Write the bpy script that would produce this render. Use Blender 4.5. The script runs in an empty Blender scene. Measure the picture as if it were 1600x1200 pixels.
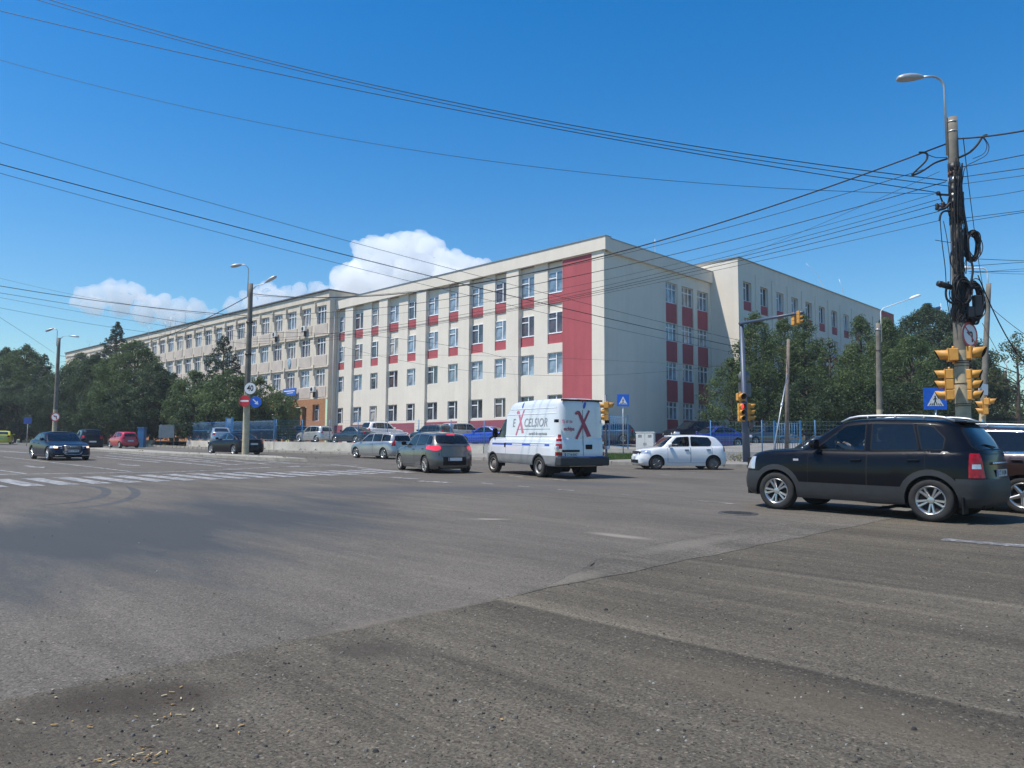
import bpy, bmesh, math, random
from mathutils import Vector, Matrix, noise as mnoise
from mathutils.bvhtree import BVHTree
R = math.radians
rnd = random.Random(7)
scene = bpy.context.scene
COL = scene.collection

# ------------------------------------------------------------------ camera, sky, sun
FPX, PITCH, ROLL, HEAD = 1200.0, R(4.987), R(.357), R(45.38)
EYE = Vector((0, 0, 1.4))
_cp, _sp, _cr, _sr = math.cos(PITCH), math.sin(PITCH), math.cos(ROLL), math.sin(ROLL)
_right = Vector((1, 0, 0)); _up = Vector((0, -_sp, _cp)); _back = Vector((0, -_cp, -_sp))
_r2 = _right * _cr + _up * _sr; _u2 = -_right * _sr + _up * _cr
cam_d = bpy.data.cameras.new('camera'); cam = bpy.data.objects.new('camera', cam_d); COL.objects.link(cam)
cam_d.sensor_width = 36; cam_d.lens = 36 * FPX / 1600; cam_d.clip_start = .1; cam_d.clip_end = 20000
cam.matrix_world = Matrix(((_r2.x, _u2.x, _back.x, EYE.x), (_r2.y, _u2.y, _back.y, EYE.y), (_r2.z, _u2.z, _back.z, EYE.z), (0, 0, 0, 1)))
scene.camera = cam

SUNTO = Vector((-4.07, -1.42, 8.1)).normalized()
world = bpy.data.worlds.new('World'); scene.world = world; world.use_nodes = True
wn = world.node_tree.nodes; wl = world.node_tree.links
bg = wn['Background']; sky = wn.new('ShaderNodeTexSky'); sky.sky_type = 'NISHITA'; sky.sun_disc = False
sky.sun_elevation = math.asin(SUNTO.z); sky.sun_rotation = math.atan2(SUNTO.x, SUNTO.y)
sky.altitude = 0; sky.air_density = 1.35; sky.dust_density = .35; sky.ozone_density = 3.0
hs = wn.new('ShaderNodeHueSaturation'); hs.inputs['Saturation'].default_value = 1.5; wl.new(sky.outputs[0], hs.inputs['Color'])
tn = wn.new('ShaderNodeMix'); tn.data_type = 'RGBA'; tn.blend_type = 'MULTIPLY'; tn.inputs[0].default_value = 1; tcw = wn.new('ShaderNodeTexCoord'); sz = wn.new('ShaderNodeSeparateXYZ'); wl.new(tcw.outputs['Generated'], sz.inputs[0]); rz_ = wn.new('ShaderNodeValToRGB'); rz_.color_ramp.elements[0].position = 0; rz_.color_ramp.elements[1].position = .22
rz_.color_ramp.elements[0].color = (.62, .86, 1, 1); rz_.color_ramp.elements[1].color = (.82, .90, 1, 1); wl.new(sz.outputs['Z'], rz_.inputs[0]); wl.new(rz_.outputs[0], tn.inputs[7]); wl.new(hs.outputs[0], tn.inputs[6]); wl.new(tn.outputs[2], bg.inputs[0]); bg.inputs[1].default_value = .138
sun_d = bpy.data.lights.new('sun', 'SUN'); sun = bpy.data.objects.new('sun', sun_d); COL.objects.link(sun)
sun_d.energy = 5.0; sun_d.angle = R(.53); sun_d.color = (1, .955, .88)
sun.rotation_euler = SUNTO.to_track_quat('Z', 'Y').to_euler(); sun.location = (-40, -10, 90)
vs = scene.view_settings; vs.view_transform = 'Standard'; vs.look = 'None'; vs.exposure = .08; vs.gamma = 1; vs.use_curve_mapping = False
cy = scene.cycles; cy.max_bounces = 26; cy.volume_bounces = 22; cy.diffuse_bounces = 3; cy.glossy_bounces = 3; cy.transmission_bounces = 6; cy.transparent_max_bounces = 12
cy.use_denoising = True; cy.sample_clamp_indirect = 6; cy.caustics_reflective = False; cy.caustics_refractive = False

# ------------------------------------------------------------------ measuring helpers (photo pixels -> points of the place)
def ray(px, py):
    return _r2 * (px - 800) + _u2 * (600 - py) - _back * FPX
def P(px, py, d):
    v = ray(px, py); return EYE + v * (d / v.y)
GY, GX = .0206, -.002
def gz(x, y):
    return GX * max(-60, min(60, x)) + GY * max(-30, min(y, 97))
def G(px, py):
    v = ray(px, py); n = Vector((-GX, -GY, 1)); return EYE - v * (n.dot(EYE) / n.dot(v))
dA = Vector((-math.sin(HEAD), math.cos(HEAD), 0)); dB = Vector((math.cos(HEAD), math.sin(HEAD), 0))

# ------------------------------------------------------------------ materials
def nodes(m):
    return m.node_tree.nodes, m.node_tree.links
MATS = {}
def pm(name, col, rough=.6, metal=0, var=.12, scale=3, bump=0, bscale=60, coat=0, spec=.5, dirt=None, emit=None, dist=.02, streak=0):
    """principled material whose colour wanders a little over the object"""
    if name in MATS: return MATS[name]
    m = bpy.data.materials.new(name); m.use_nodes = True; n, l = nodes(m); b = n['Principled BSDF']
    b.inputs['Roughness'].default_value = rough; b.inputs['Metallic'].default_value = metal
    b.inputs['Coat Weight'].default_value = coat; b.inputs['Coat Roughness'].default_value = .03
    b.inputs['Specular IOR Level'].default_value = spec
    tc = n.new('ShaderNodeTexCoord')
    no = n.new('ShaderNodeTexNoise'); no.inputs['Scale'].default_value = scale; no.inputs['Detail'].default_value = 8; no.inputs['Roughness'].default_value = .62
    l.new(tc.outputs['Object'], no.inputs['Vector'])
    cr = n.new('ShaderNodeValToRGB'); cr.color_ramp.elements[0].position = .3; cr.color_ramp.elements[1].position = .7
    lo = [c * (1 - var) for c in col]; hi = [min(1, c * (1 + var)) for c in col]
    if dirt: lo = dirt
    cr.color_ramp.elements[0].color = (*lo, 1); cr.color_ramp.elements[1].color = (*hi, 1)
    l.new(no.outputs['Fac'], cr.inputs[0]); l.new(cr.outputs[0], b.inputs['Base Color'])
    if streak:                                              # rain-washed streaks running down
        ms = n.new('ShaderNodeVectorMath'); ms.operation = 'MULTIPLY'; ms.inputs[1].default_value = (1.6, 1.6, .10); l.new(tc.outputs['Object'], ms.inputs[0]); ns = n.new('ShaderNodeTexNoise'); ns.inputs['Scale'].default_value = 1.0; ns.inputs['Detail'].default_value = 7; ns.inputs['Roughness'].default_value = .7; l.new(ms.outputs[0], ns.inputs['Vector'])
        rs = n.new('ShaderNodeValToRGB'); rs.color_ramp.elements[0].position = .34; rs.color_ramp.elements[1].position = .60; rs.color_ramp.elements[0].color = (1 - streak, 1 - streak * 1.05, 1 - streak * 1.15, 1); rs.color_ramp.elements[1].color = (1, 1, 1, 1); l.new(ns.outputs['Fac'], rs.inputs[0])
        mm = n.new('ShaderNodeMix'); mm.data_type = 'RGBA'; mm.blend_type = 'MULTIPLY'; mm.inputs[0].default_value = 1; l.new(cr.outputs[0], mm.inputs[6]); l.new(rs.outputs[0], mm.inputs[7]); l.new(mm.outputs[2], b.inputs['Base Color'])
    if bump:
        n2 = n.new('ShaderNodeTexNoise'); n2.inputs['Scale'].default_value = bscale; n2.inputs['Detail'].default_value = 5
        l.new(tc.outputs['Object'], n2.inputs['Vector'])
        bp = n.new('ShaderNodeBump'); bp.inputs['Strength'].default_value = bump; bp.inputs['Distance'].default_value = dist
        l.new(n2.outputs['Fac'], bp.inputs['Height']); l.new(bp.outputs[0], b.inputs['Normal'])
    if emit:
        b.inputs['Emission Color'].default_value = (*emit[0], 1); b.inputs['Emission Strength'].default_value = emit[1]
    MATS[name] = m; return m
def glassmat(name, tint, refl=1.45, transp=.6):
    """window glass: fresnel reflection over a tinted see-through"""
    if name in MATS: return MATS[name]
    m = bpy.data.materials.new(name); m.use_nodes = True; n, l = nodes(m); n.remove(n['Principled BSDF'])
    out = n['Material Output']; tr = n.new('ShaderNodeBsdfTransparent'); tr.inputs[0].default_value = (*tint, 1)
    df = n.new('ShaderNodeBsdfDiffuse'); df.inputs[0].default_value = (.012, .014, .016, 1)
    mx0 = n.new('ShaderNodeMixShader'); mx0.inputs[0].default_value = transp; l.new(df.outputs[0], mx0.inputs[1]); l.new(tr.outputs[0], mx0.inputs[2])
    gl = n.new('ShaderNodeBsdfGlossy'); gl.inputs['Roughness'].default_value = .015; gl.inputs[0].default_value = (1, 1, 1, 1)
    fr = n.new('ShaderNodeFresnel'); fr.inputs[0].default_value = refl
    mx = n.new('ShaderNodeMixShader'); l.new(fr.outputs[0], mx.inputs[0]); l.new(mx0.outputs[0], mx.inputs[1]); l.new(gl.outputs[0], mx.inputs[2])
    l.new(mx.outputs[0], out.inputs[0]); MATS[name] = m; return m

# ------------------------------------------------------------------ object helpers
def tag(o, label=None, cat=None, group=None, kind=None):
    if label: o['label'] = label
    if cat: o['category'] = cat
    if group: o['group'] = group
    if kind: o['kind'] = kind
    return o
def link_mesh(name, me, mats, parent=None, loc=None):
    o = bpy.data.objects.new(name, me); COL.objects.link(o)
    for m in (mats if isinstance(mats, (list, tuple)) else [mats]):
        if m.name not in [x.name for x in me.materials if x]: me.materials.append(m)
    if parent: o.parent = parent
    if loc is not None: o.location = loc
    return o
def finish(name, bm, mats, parent=None, smooth=False, loc=None, recalc=False):
    if recalc: bmesh.ops.recalc_face_normals(bm, faces=bm.faces)
    me = bpy.data.meshes.new(name); bm.to_mesh(me); bm.free()
    if smooth is True:
        me.polygons.foreach_set('use_smooth', [True] * len(me.polygons))
    elif smooth:
        me.polygons.foreach_set('use_smooth', [True] * len(me.polygons)); me.set_sharp_from_angle(angle=R(smooth))
    return link_mesh(name, me, mats, parent, loc)
def thing(name, label, cat, loc=(0, 0, 0), rz=0, group=None):
    o = bpy.data.objects.new(name, None); COL.objects.link(o); o.location = loc; o.rotation_euler = (0, 0, rz); o.empty_display_size = .2
    return tag(o, label, cat, group)
def kids(o):
    return [c for c in KIDS.get(o.name, [])]
def copy_tree(o, parent=None):
    c = o.copy(); COL.objects.link(c)
    if parent: c.parent = parent
    for ch in list(o.children): copy_tree(ch, c)
    return c
def box(bm, x0, x1, y0, y1, z0, z1, mi=0, bev=0):
    vs_ = [bm.verts.new(p) for p in ((x0, y0, z0), (x1, y0, z0), (x1, y1, z0), (x0, y1, z0), (x0, y0, z1), (x1, y0, z1), (x1, y1, z1), (x0, y1, z1))]
    fs = [bm.faces.new([vs_[i] for i in q]) for q in ((3, 2, 1, 0), (4, 5, 6, 7), (0, 1, 5, 4), (1, 2, 6, 5), (2, 3, 7, 6), (3, 0, 4, 7))]
    for f in fs: f.material_index = mi
    if bev:
        es = {e for f in fs for e in f.edges}
        bmesh.ops.bevel(bm, geom=list(es), offset=bev, segments=2, affect='EDGES', profile=.5)
    return vs_
def obox(bm, a, b, w, t, mi=0):
    """a bar from a to b of width w and thickness t"""
    a, b = Vector(a), Vector(b); d = (b - a); L = d.length; q = d.to_track_quat('X', 'Z').to_matrix().to_4x4(); q.translation = a
    vs_ = box(bm, 0, L, -w / 2, w / 2, -t / 2, t / 2, mi)
    for v in vs_: v.co = q @ v.co
def tube(bm, pts, rad, seg=8, mi=0, cap=True):
    """a round tube through pts; rad is a number or one number per point"""
    pts = [Vector(p) for p in pts]; n = len(pts); rad = rad if isinstance(rad, (list, tuple)) else [rad] * n
    rings = []; ref = Vector((0, 0, 1))
    t0 = (pts[1] - pts[0]).normalized()
    if abs(t0.dot(ref)) > .95: ref = Vector((1, 0, 0))
    nrm = t0.cross(ref).normalized()
    for i, p in enumerate(pts):
        t = (pts[min(i + 1, n - 1)] - pts[max(i - 1, 0)]).normalized()
        nrm = (nrm - t * nrm.dot(t)).normalized(); bi = t.cross(nrm)
        rings.append([bm.verts.new(p + (nrm * math.cos(2 * math.pi * k / seg) + bi * math.sin(2 * math.pi * k / seg)) * rad[i]) for k in range(seg)])
    for a, b in zip(rings, rings[1:]):
        for k in range(seg):
            f = bm.faces.new((a[k], a[(k + 1) % seg], b[(k + 1) % seg], b[k])); f.material_index = mi; f.smooth = True
    if cap:
        f = bm.faces.new(rings[0][::-1]); f.material_index = mi; f = bm.faces.new(rings[-1]); f.material_index = mi
def lathe(bm, prof, seg=32, axis='Y', mi=0):
    """prof: (radius, along) pairs turned about an axis"""
    rings = []
    for r_, h_ in prof:
        ring = []
        for k in range(seg):
            a = 2 * math.pi * k / seg; c, s = r_ * math.cos(a), r_ * math.sin(a)
            ring.append(bm.verts.new((c, h_, s) if axis == 'Y' else (c, s, h_) if axis == 'Z' else (h_, c, s)))
        rings.append(ring)
    for a, b in zip(rings, rings[1:]):
        for k in range(seg):
            f = bm.faces.new((a[k], a[(k + 1) % seg], b[(k + 1) % seg], b[k])); f.material_index = mi; f.smooth = True
    return rings
def poly(bm, pts, mi=0):
    f = bm.faces.new([bm.verts.new(p) for p in pts]); f.material_index = mi; return f
def prism(bm, pts, z0, z1, mi=0):
    """pts counter-clockwise in plan"""
    lo = [bm.verts.new((p[0], p[1], z0 if not callable(z0) else z0(p))) for p in pts]; hi = [bm.verts.new((p[0], p[1], z1 if not callable(z1) else z1(p))) for p in pts]
    bm.faces.new(hi).material_index = mi; n = len(pts)
    for k in range(n): bm.faces.new((lo[k], lo[(k + 1) % n], hi[(k + 1) % n], hi[k])).material_index = mi
def text_bm(s, size, shear=0, bold=0, font_width=1.0, align='CENTER', spacing=1.0):
    cu = bpy.data.curves.new('t', 'FONT'); cu.body = s; cu.size = size; cu.shear = shear; cu.offset = bold; cu.align_x = align; cu.align_y = 'CENTER'; cu.space_character = spacing
    cu.resolution_u = 3
    o = bpy.data.objects.new('t', cu); COL.objects.link(o); dg = bpy.context.evaluated_depsgraph_get()
    me = bpy.data.meshes.new_from_object(o.evaluated_get(dg)); bm = bmesh.new(); bm.from_mesh(me)
    bpy.data.objects.remove(o); bpy.data.curves.remove(cu); bpy.data.meshes.remove(me)
    for v in bm.verts: v.co.x *= font_width
    return bm
def interp(tab, x):
    if x <= tab[0][0]: return tab[0][1]
    for (a, b), (c, d) in zip(tab, tab[1:]):
        if x <= c:
            t = (x - a) / (c - a); return b + (d - b) * t
    return tab[-1][1]
def sinterp(tab, x):
    """smooth interpolation (monotone cubic flavour) through a table"""
    if x <= tab[0][0]: return tab[0][1]
    if x >= tab[-1][0]: return tab[-1][1]
    n = len(tab)
    for i in range(n - 1):
        if x <= tab[i + 1][0]:
            x0, y0 = tab[i]; x1, y1 = tab[i + 1]; hh = x1 - x0; t = (x - x0) / hh
            def slope(k):
                if k == 0: return (tab[1][1] - tab[0][1]) / (tab[1][0] - tab[0][0])
                if k == n - 1: return (tab[-1][1] - tab[-2][1]) / (tab[-1][0] - tab[-2][0])
                return (tab[k + 1][1] - tab[k - 1][1]) / (tab[k + 1][0] - tab[k - 1][0])
            m0, m1 = slope(i) * hh, slope(i + 1) * hh
            return (2 * t**3 - 3 * t**2 + 1) * y0 + (t**3 - 2 * t**2 + t) * m0 + (-2 * t**3 + 3 * t**2) * y1 + (t**3 - t**2) * m1

# ------------------------------------------------------------------ ground, road, pavements, markings
def asphalt(name, c0, c1, c2, grain=1.0, lines=0, dark=None, bands=False, bump=.6):
    """worn asphalt: aggregate, wandering wear along the driving line, optional milling grooves and darker newer patches"""
    m = bpy.data.materials.new(name); m.use_nodes = True; n, l = nodes(m); b = n['Principled BSDF']
    b.inputs['Specular IOR Level'].default_value = .2
    tc = n.new('ShaderNodeTexCoord')
    mp = n.new('ShaderNodeMapping'); mp.vector_type = 'TEXTURE'; mp.inputs['Rotation'].default_value = (0, 0, HEAD + math.pi / 2); l.new(tc.outputs['Object'], mp.inputs[0])   # x along the road (dA), y across
    def noise(sc, det=6, rough=.6, vec=None, stretch=None):
        t = n.new('ShaderNodeTexNoise'); t.inputs['Scale'].default_value = sc; t.inputs['Detail'].default_value = det; t.inputs['Roughness'].default_value = rough
        v = vec or mp.outputs[0]
        if stretch:
            s = n.new('ShaderNodeVectorMath'); s.operation = 'MULTIPLY'; s.inputs[1].default_value = stretch; l.new(v, s.inputs[0]); v = s.outputs[0]
        l.new(v, t.inputs['Vector']); return t.outputs['Fac']
    def ramp(fac, a, b_, ca, cb):
        r = n.new('ShaderNodeValToRGB'); r.color_ramp.elements[0].position = a; r.color_ramp.elements[1].position = b_
        r.color_ramp.elements[0].color = (*ca, 1) if not isinstance(ca, (int, float)) else (ca, ca, ca, 1); r.color_ramp.elements[1].color = (*cb, 1) if not isinstance(cb, (int, float)) else (cb, cb, cb, 1)
        l.new(fac, r.inputs[0]); return r.outputs[0]
    def mix(mode, f, a, b_):
        x = n.new('ShaderNodeMix'); x.data_type = 'RGBA'; x.blend_type = mode
        if isinstance(f, (int, float)): x.inputs[0].default_value = f
        else: l.new(f, x.inputs[0])
        for s, i in ((a, 6), (b_, 7)):
            if isinstance(s, tuple): x.inputs[i].default_value = (*s, 1)
            else: l.new(s, x.inputs[i])
        return x.outputs[2]
    wear = ramp(noise(.55, 8, .62, stretch=(.35, 1, 1)), .36, .66, c0, c1)
    broad = ramp(noise(.16, 6, .6), .42, .62, 0, 1)
    col = mix('MIX', broad, wear, c2)
    col = mix('MULTIPLY', 1, col, ramp(noise(1.6, 9, .7, stretch=(.22, 1.6, 1)), .3, .72, .80, 1.16))
    col = mix('MULTIPLY', 1, col, ramp(noise(3.2, 7, .7, stretch=(.10 if bands else .2, 2.6 if bands else 1.2, 1)), .3, .7, .80 if bands else .88, 1.18 if bands else 1.10))
    col = mix('MULTIPLY', 1, col, ramp(noise(38 * grain, 4, .7), .28, .72, .62, 1.36))
    if bands:                                               # the milling machine's passes leave ridges along the road
        sp_ = n.new('ShaderNodeSeparateXYZ'); l.new(mp.outputs[0], sp_.inputs[0]); ms = n.new('ShaderNodeMath'); ms.operation = 'MULTIPLY_ADD'; l.new(noise(1.7, 5, .7, stretch=(.4, 1, 1)), ms.inputs[0]); ms.inputs[1].default_value = -.10
        l.new(sp_.outputs['Y'], ms.inputs[2]); md = n.new('ShaderNodeMath'); md.operation = 'MULTIPLY'; md.inputs[1].default_value = -1 / 12; l.new(ms.outputs[0], md.inputs[0])
        rb = n.new('ShaderNodeValToRGB'); e = rb.color_ramp.elements
        tab = [(2.0, 1.0), (3.0, 1.06), (3.3, .90), (3.42, 1.12), (4.0, 1.06), (4.20, .88), (4.69, .68), (4.745, 1.42), (4.84, 1.04), (5.9, .96), (6.1, 1.16), (6.2, .84), (7.6, 1.02), (7.72, 1.34), (7.84, .78), (8.8, .92), (9.4, 1.06), (10.6, .9), (11.5, 1.0)]
        e[0].position = tab[0][0] / 12; e[0].color = (tab[0][1],) * 3 + (1,); e[1].position = tab[-1][0] / 12; e[1].color = (tab[-1][1],) * 3 + (1,)
        for p_, v_ in tab[1:-1]: x_ = e.new(p_ / 12); x_.color = (v_, v_, v_ * .99, 1)
        l.new(md.outputs[0], rb.inputs[0]); col = mix('MULTIPLY', 1, col, rb.outputs[0])
    # pale and dark aggregate
    vo = n.new('ShaderNodeTexVoronoi'); vo.inputs['Scale'].default_value = 62 * grain; l.new(mp.outputs[0], vo.inputs['Vector'])
    col = mix('MULTIPLY', .8, col, ramp(vo.outputs['Color'], .25, .9, .72, 1.42))
    vo2 = n.new('ShaderNodeTexVoronoi'); vo2.inputs['Scale'].default_value = 48 * grain; l.new(mp.outputs[0], vo2.inputs['Vector'])
    spot = n.new('ShaderNodeSeparateColor'); l.new(vo2.outputs['Color'], spot.inputs[0])
    col = mix('MIX', ramp(spot.outputs[0], .96, .98, 0, .55), col, tuple(min(.4, x * 1.9) for x in c1))
    col = mix('MIX', ramp(spot.outputs[1], .93, .96, 0, .7), col, tuple(x * .35 for x in c0))
    if dark:
        for (cx, cy_, rx, ry, rot, amt, dc) in dark:
            m2 = n.new('ShaderNodeMapping'); m2.vector_type = 'TEXTURE'; m2.inputs['Location'].default_value = (cx, cy_, 0); m2.inputs['Rotation'].default_value = (0, 0, rot); m2.inputs['Scale'].default_value = (rx, ry, 1e3)
            l.new(tc.outputs['Object'], m2.inputs[0])
            ln = n.new('ShaderNodeVectorMath'); ln.operation = 'LENGTH'; l.new(m2.outputs[0], ln.inputs[0])
            ad = n.new('ShaderNodeMath'); ad.operation = 'MULTIPLY_ADD'; l.new(noise(1.0, 10, .72, stretch=(.22, 1.1, 1)), ad.inputs[0]); ad.inputs[1].default_value = 2.2; l.new(ln.outputs['Value'], ad.inputs[2])
            hf = n.new('ShaderNodeMath'); hf.operation = 'MULTIPLY'; hf.inputs[1].default_value = .4; l.new(ad.outputs[0], hf.inputs[0])
            col = mix('MIX', ramp(hf.outputs[0], .60, .88, amt, 0), col, dc)
    b.inputs['Roughness'].default_value = .78
    l.new(col, b.inputs['Base Color'])
    h = n.new('ShaderNodeMath'); h.operation = 'MULTIPLY_ADD'; l.new(noise(55 * grain, 5, .7), h.inputs[0]); h.inputs[1].default_value = .5
    h2 = n.new('ShaderNodeMath'); h2.operation = 'MULTIPLY_ADD'; l.new(noise(9, 6, .65), h2.inputs[0]); h2.inputs[1].default_value = 1.1; l.new(h.outputs[0], h2.inputs[2]); h.inputs[2].default_value = 0
    last = h2
    if lines:
        streak = noise(lines, 4, .65, stretch=(.16, 4.2, 1))
        gate = n.new('ShaderNodeMath'); gate.operation = 'MULTIPLY'; l.new(ramp(noise(.8, 5, .6), .4, .62, .15, 1.2), gate.inputs[0]); l.new(streak, gate.inputs[1])
        h3 = n.new('ShaderNodeMath'); h3.operation = 'MULTIPLY_ADD'; l.new(gate.outputs[0], h3.inputs[0]); h3.inputs[1].default_value = 1.2; l.new(last.outputs[0], h3.inputs[2]); last = h3
    bp = n.new('ShaderNodeBump'); bp.inputs['Strength'].default_value = bump; bp.inputs['Distance'].default_value = .02; l.new(last.outputs[0], bp.inputs['Height']); l.new(bp.outputs[0], b.inputs['Normal'])
    return m
def sheet(name, pts, mat, off, kind='structure', sub=0, parent=None):
    """flat polygon in plan following the ground"""
    bm = bmesh.new(); f = bm.faces.new([bm.verts.new((p[0], p[1], 0)) for p in pts])
    if f.normal.z < 0 or sum((pts[i - 1][0] * pts[i][1] - pts[i][0] * pts[i - 1][1]) for i in range(len(pts))) < 0: f.normal_flip()
    for v in bm.verts: v.co.z = gz(v.co.x, v.co.y) + off
    o = finish(name, bm, mat, parent); o['kind'] = kind; return o
def grid_sheet(name, xs, ys, mat, off):
    bm = bmesh.new(); vv = [[bm.verts.new((x, y, gz(x, y) + off)) for x in xs] for y in ys]
    for j in range(len(ys) - 1):
        for i in range(len(xs) - 1): bm.faces.new((vv[j][i], vv[j][i + 1], vv[j + 1][i + 1], vv[j + 1][i]))
    o = finish(name, bm, mat); o['kind'] = 'structure'; return o
M_dirt = pm('earth', (.125, .115, .10), .95, var=.3, scale=.4, bump=.5, bscale=8)
M_mill = asphalt('milled_asphalt', (.093, .078, .057), (.148, .124, .089), (.113, .096, .072), 1.5, lines=5.5, bump=.7, bands=True, dark=[(-2.05, 4.15, .75, .30, R(20), .75, (.050, .038, .026)), (-2.6, 3.5, 1.0, .45, R(10), .55, (.060, .048, .034)), (-.95, 5.1, .30, .22, 0, .6, (.060, .050, .038)), (1.5, 4.2, 1.4, .35, R(-45), .5, (.120, .095, .064))])
M_strip = asphalt('milled_strip_asphalt', (.106, .092, .073), (.188, .164, .129), (.140, .122, .097), 1.2, lines=4.0, bump=1.3, dark=[(*G(700, 948)[:2], .55, .20, R(46), .7, (.235, .205, .155)), (*G(880, 905)[:2], .9, .22, R(46), .6, (.225, .195, .15)), (*G(1080, 850)[:2], 1.3, .25, R(46), .6, (.215, .19, .15)), (*G(770, 905)[:2], .35, .12, R(20), .7, (.065, .06, .052)), (*G(1190, 818)[:2], 1.2, .3, R(46), .5, (.2, .18, .14))])
M_road = asphalt('road_asphalt', (.104, .090, .072), (.160, .138, .109), (.130, .113, .091), 1.7, bump=.22,
                 dark=[(-5.3, 11.2, 6.4, 3.5, R(80), .92, (.056, .060, .062)), (-2.5, 19.5, 4.6, 1.5, R(12), .7, (.070, .070, .072)), (2.2, 22.5, 3.2, 1.0, R(-8), .6, (.080, .082, .086)), (-13, 15.0, 3, 2.4, R(30), .7, (.062, .062, .064)), (1.5, 10.9, .62, .16, R(-43), .75, (.28, .24, .19)), (-.35, 12.9, .35, .1, R(0), .8, (.36, .31, .25)), (-.8, 5.9, 1.1, .16, R(46), .6, (.17, .14, .11))])
grid_sheet('ground', [-3000, -600, -120, -60, 60, 120, 600, 3000], [-3000, -200, -30, 60, 97, 140, 400, 1200, 4000], M_dirt, -.06)
# coordinates along the milling edge: s along dB, t along -dA
def st(s, t): v = dB * s - dA * t; return (v.x, v.y)
_g = G(670, 958); T0 = -(_g.dot(dA))                       # cut edge of the smooth surfacing
_g = G(900, 848); T1 = T0 - .95                              # far side of the coarse milled strip
sheet('milled_road', [st(-12, T0 - .3), st(-12, 26), st(40, 26), st(40, T0 - .3)], M_mill, 0)
def wig(s, amp=.03): return amp * math.sin(s * 3.1) + amp * .6 * math.sin(s * 7.7 + 1)
S_END = _g.dot(dB) - 3.0
bm = bmesh.new(); a = []; b_ = []
def taper(s):
    k = max(0, min(1, (s - S_END) / 3.2)); return T0 - .95 * k * k * (3 - 2 * k) - .02
N = 120
for i in range(N + 1):
    s = S_END + (16 - S_END) * i / N
    for lst, t, am in ((a, taper(s), .035), (b_, T0, .02)):
        x, y = st(s, t + wig(s, am)); lst.append(bm.verts.new((x, y, gz(x, y) + .004)))
for i in range(N): bm.faces.new((a[i], b_[i], b_[i + 1], a[i + 1]))
finish('milled_strip', bm, M_strip, recalc=True)['kind'] = 'structure'
# the smooth surfacing, 14 mm proud of the milled ground, with its broken edge
bm = bmesh.new(); top = []; edge = []; low = []
N = 260
for i in range(N + 1):
    s = -10 + 26 * i / N
    t = (T0 if s < S_END else taper(s)) + wig(s * 2, .012) + mnoise.noise(Vector((s * 9, 0, 0))) * .02
    x, y = st(s, t); edge.append(bm.verts.new((x, y, gz(x, y) + .006))); x, y = st(s, t + .03); low.append(bm.verts.new((x, y, gz(x, y) - .004)))
for i in range(N): bm.faces.new((edge[i], low[i], low[i + 1], edge[i + 1]))
for (i0, i1) in ((0, N),):
    far = [st(16, -130), st(-10, -130)]
    rows = [[v for v in edge]]
    for t in (-3, -8, -16, -30, -50, -80, -112):
        rows.append([bm.verts.new((*st(-10 + 26 * i / N, t + T0), 0)) for i in range(0, N + 1, 1)])
    for v in [v for r_ in rows[1:] for v in r_]: v.co.z = gz(v.co.x, v.co.y) + .006
    for ra, rb in zip(rows, rows[1:]):
        for i in range(N): bm.faces.new((ra[i], ra[i + 1], rb[i + 1], rb[i]))
# continue to the sides
def strip_quads(s0, s1, ts):
    for ta, tb in zip(ts, ts[1:]):
        q = [st(s0, ta), st(s1, ta), st(s1, tb), st(s0, tb)]
        bm.faces.new([bm.verts.new((x, y, gz(x, y) + .006)) for x, y in q])
strip_quads(16, 34, [T1, -20, -40, -60]); strip_quads(34, 120, [8, -20, -40, -60])
strip_quads(-40, -10, [T0, -10, -30, -60, -112, -130])
o = finish('road', bm, M_road, recalc=True); o['kind'] = 'structure'
if o.data.polygons[-1].normal.z < 0: o.data.flip_normals()

# painted markings: worn white paint
def paint(name, cover):
    m = bpy.data.materials.new(name); m.use_nodes = True; n, l = nodes(m); b = n['Principled BSDF']; b.inputs['Roughness'].default_value = .7
    tc = n.new('ShaderNodeTexCoord'); t = n.new('ShaderNodeTexNoise'); t.inputs['Scale'].default_value = 5; t.inputs['Detail'].default_value = 9; t.inputs['Roughness'].default_value = .75; l.new(tc.outputs['Object'], t.inputs['Vector'])
    r = n.new('ShaderNodeValToRGB'); r.color_ramp.elements[0].position = cover; r.color_ramp.elements[1].position = cover + .14; r.color_ramp.elements[0].color = (.125, .116, .106, 1); r.color_ramp.elements[1].color = (.40, .385, .36, 1)
    l.new(t.outputs['Fac'], r.inputs[0]); l.new(r.outputs[0], b.inputs['Base Color']); return m
M_paint = paint('worn_white_paint', .43); M_paint2 = paint('very_worn_white_paint', .44); M_paint3 = paint('nearly_gone_white_paint', .50)
def mark(a, b, w, mat=None, name='road_marking', z=.019):
    a, b = Vector((a[0], a[1])), Vector((b[0], b[1])); d = (b - a).normalized(); q = Vector((-d.y, d.x)) * w / 2
    return sheet(name, [tuple(a - q), tuple(b - q), tuple(b + q), tuple(a + q)], mat or M_paint, z)
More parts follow.
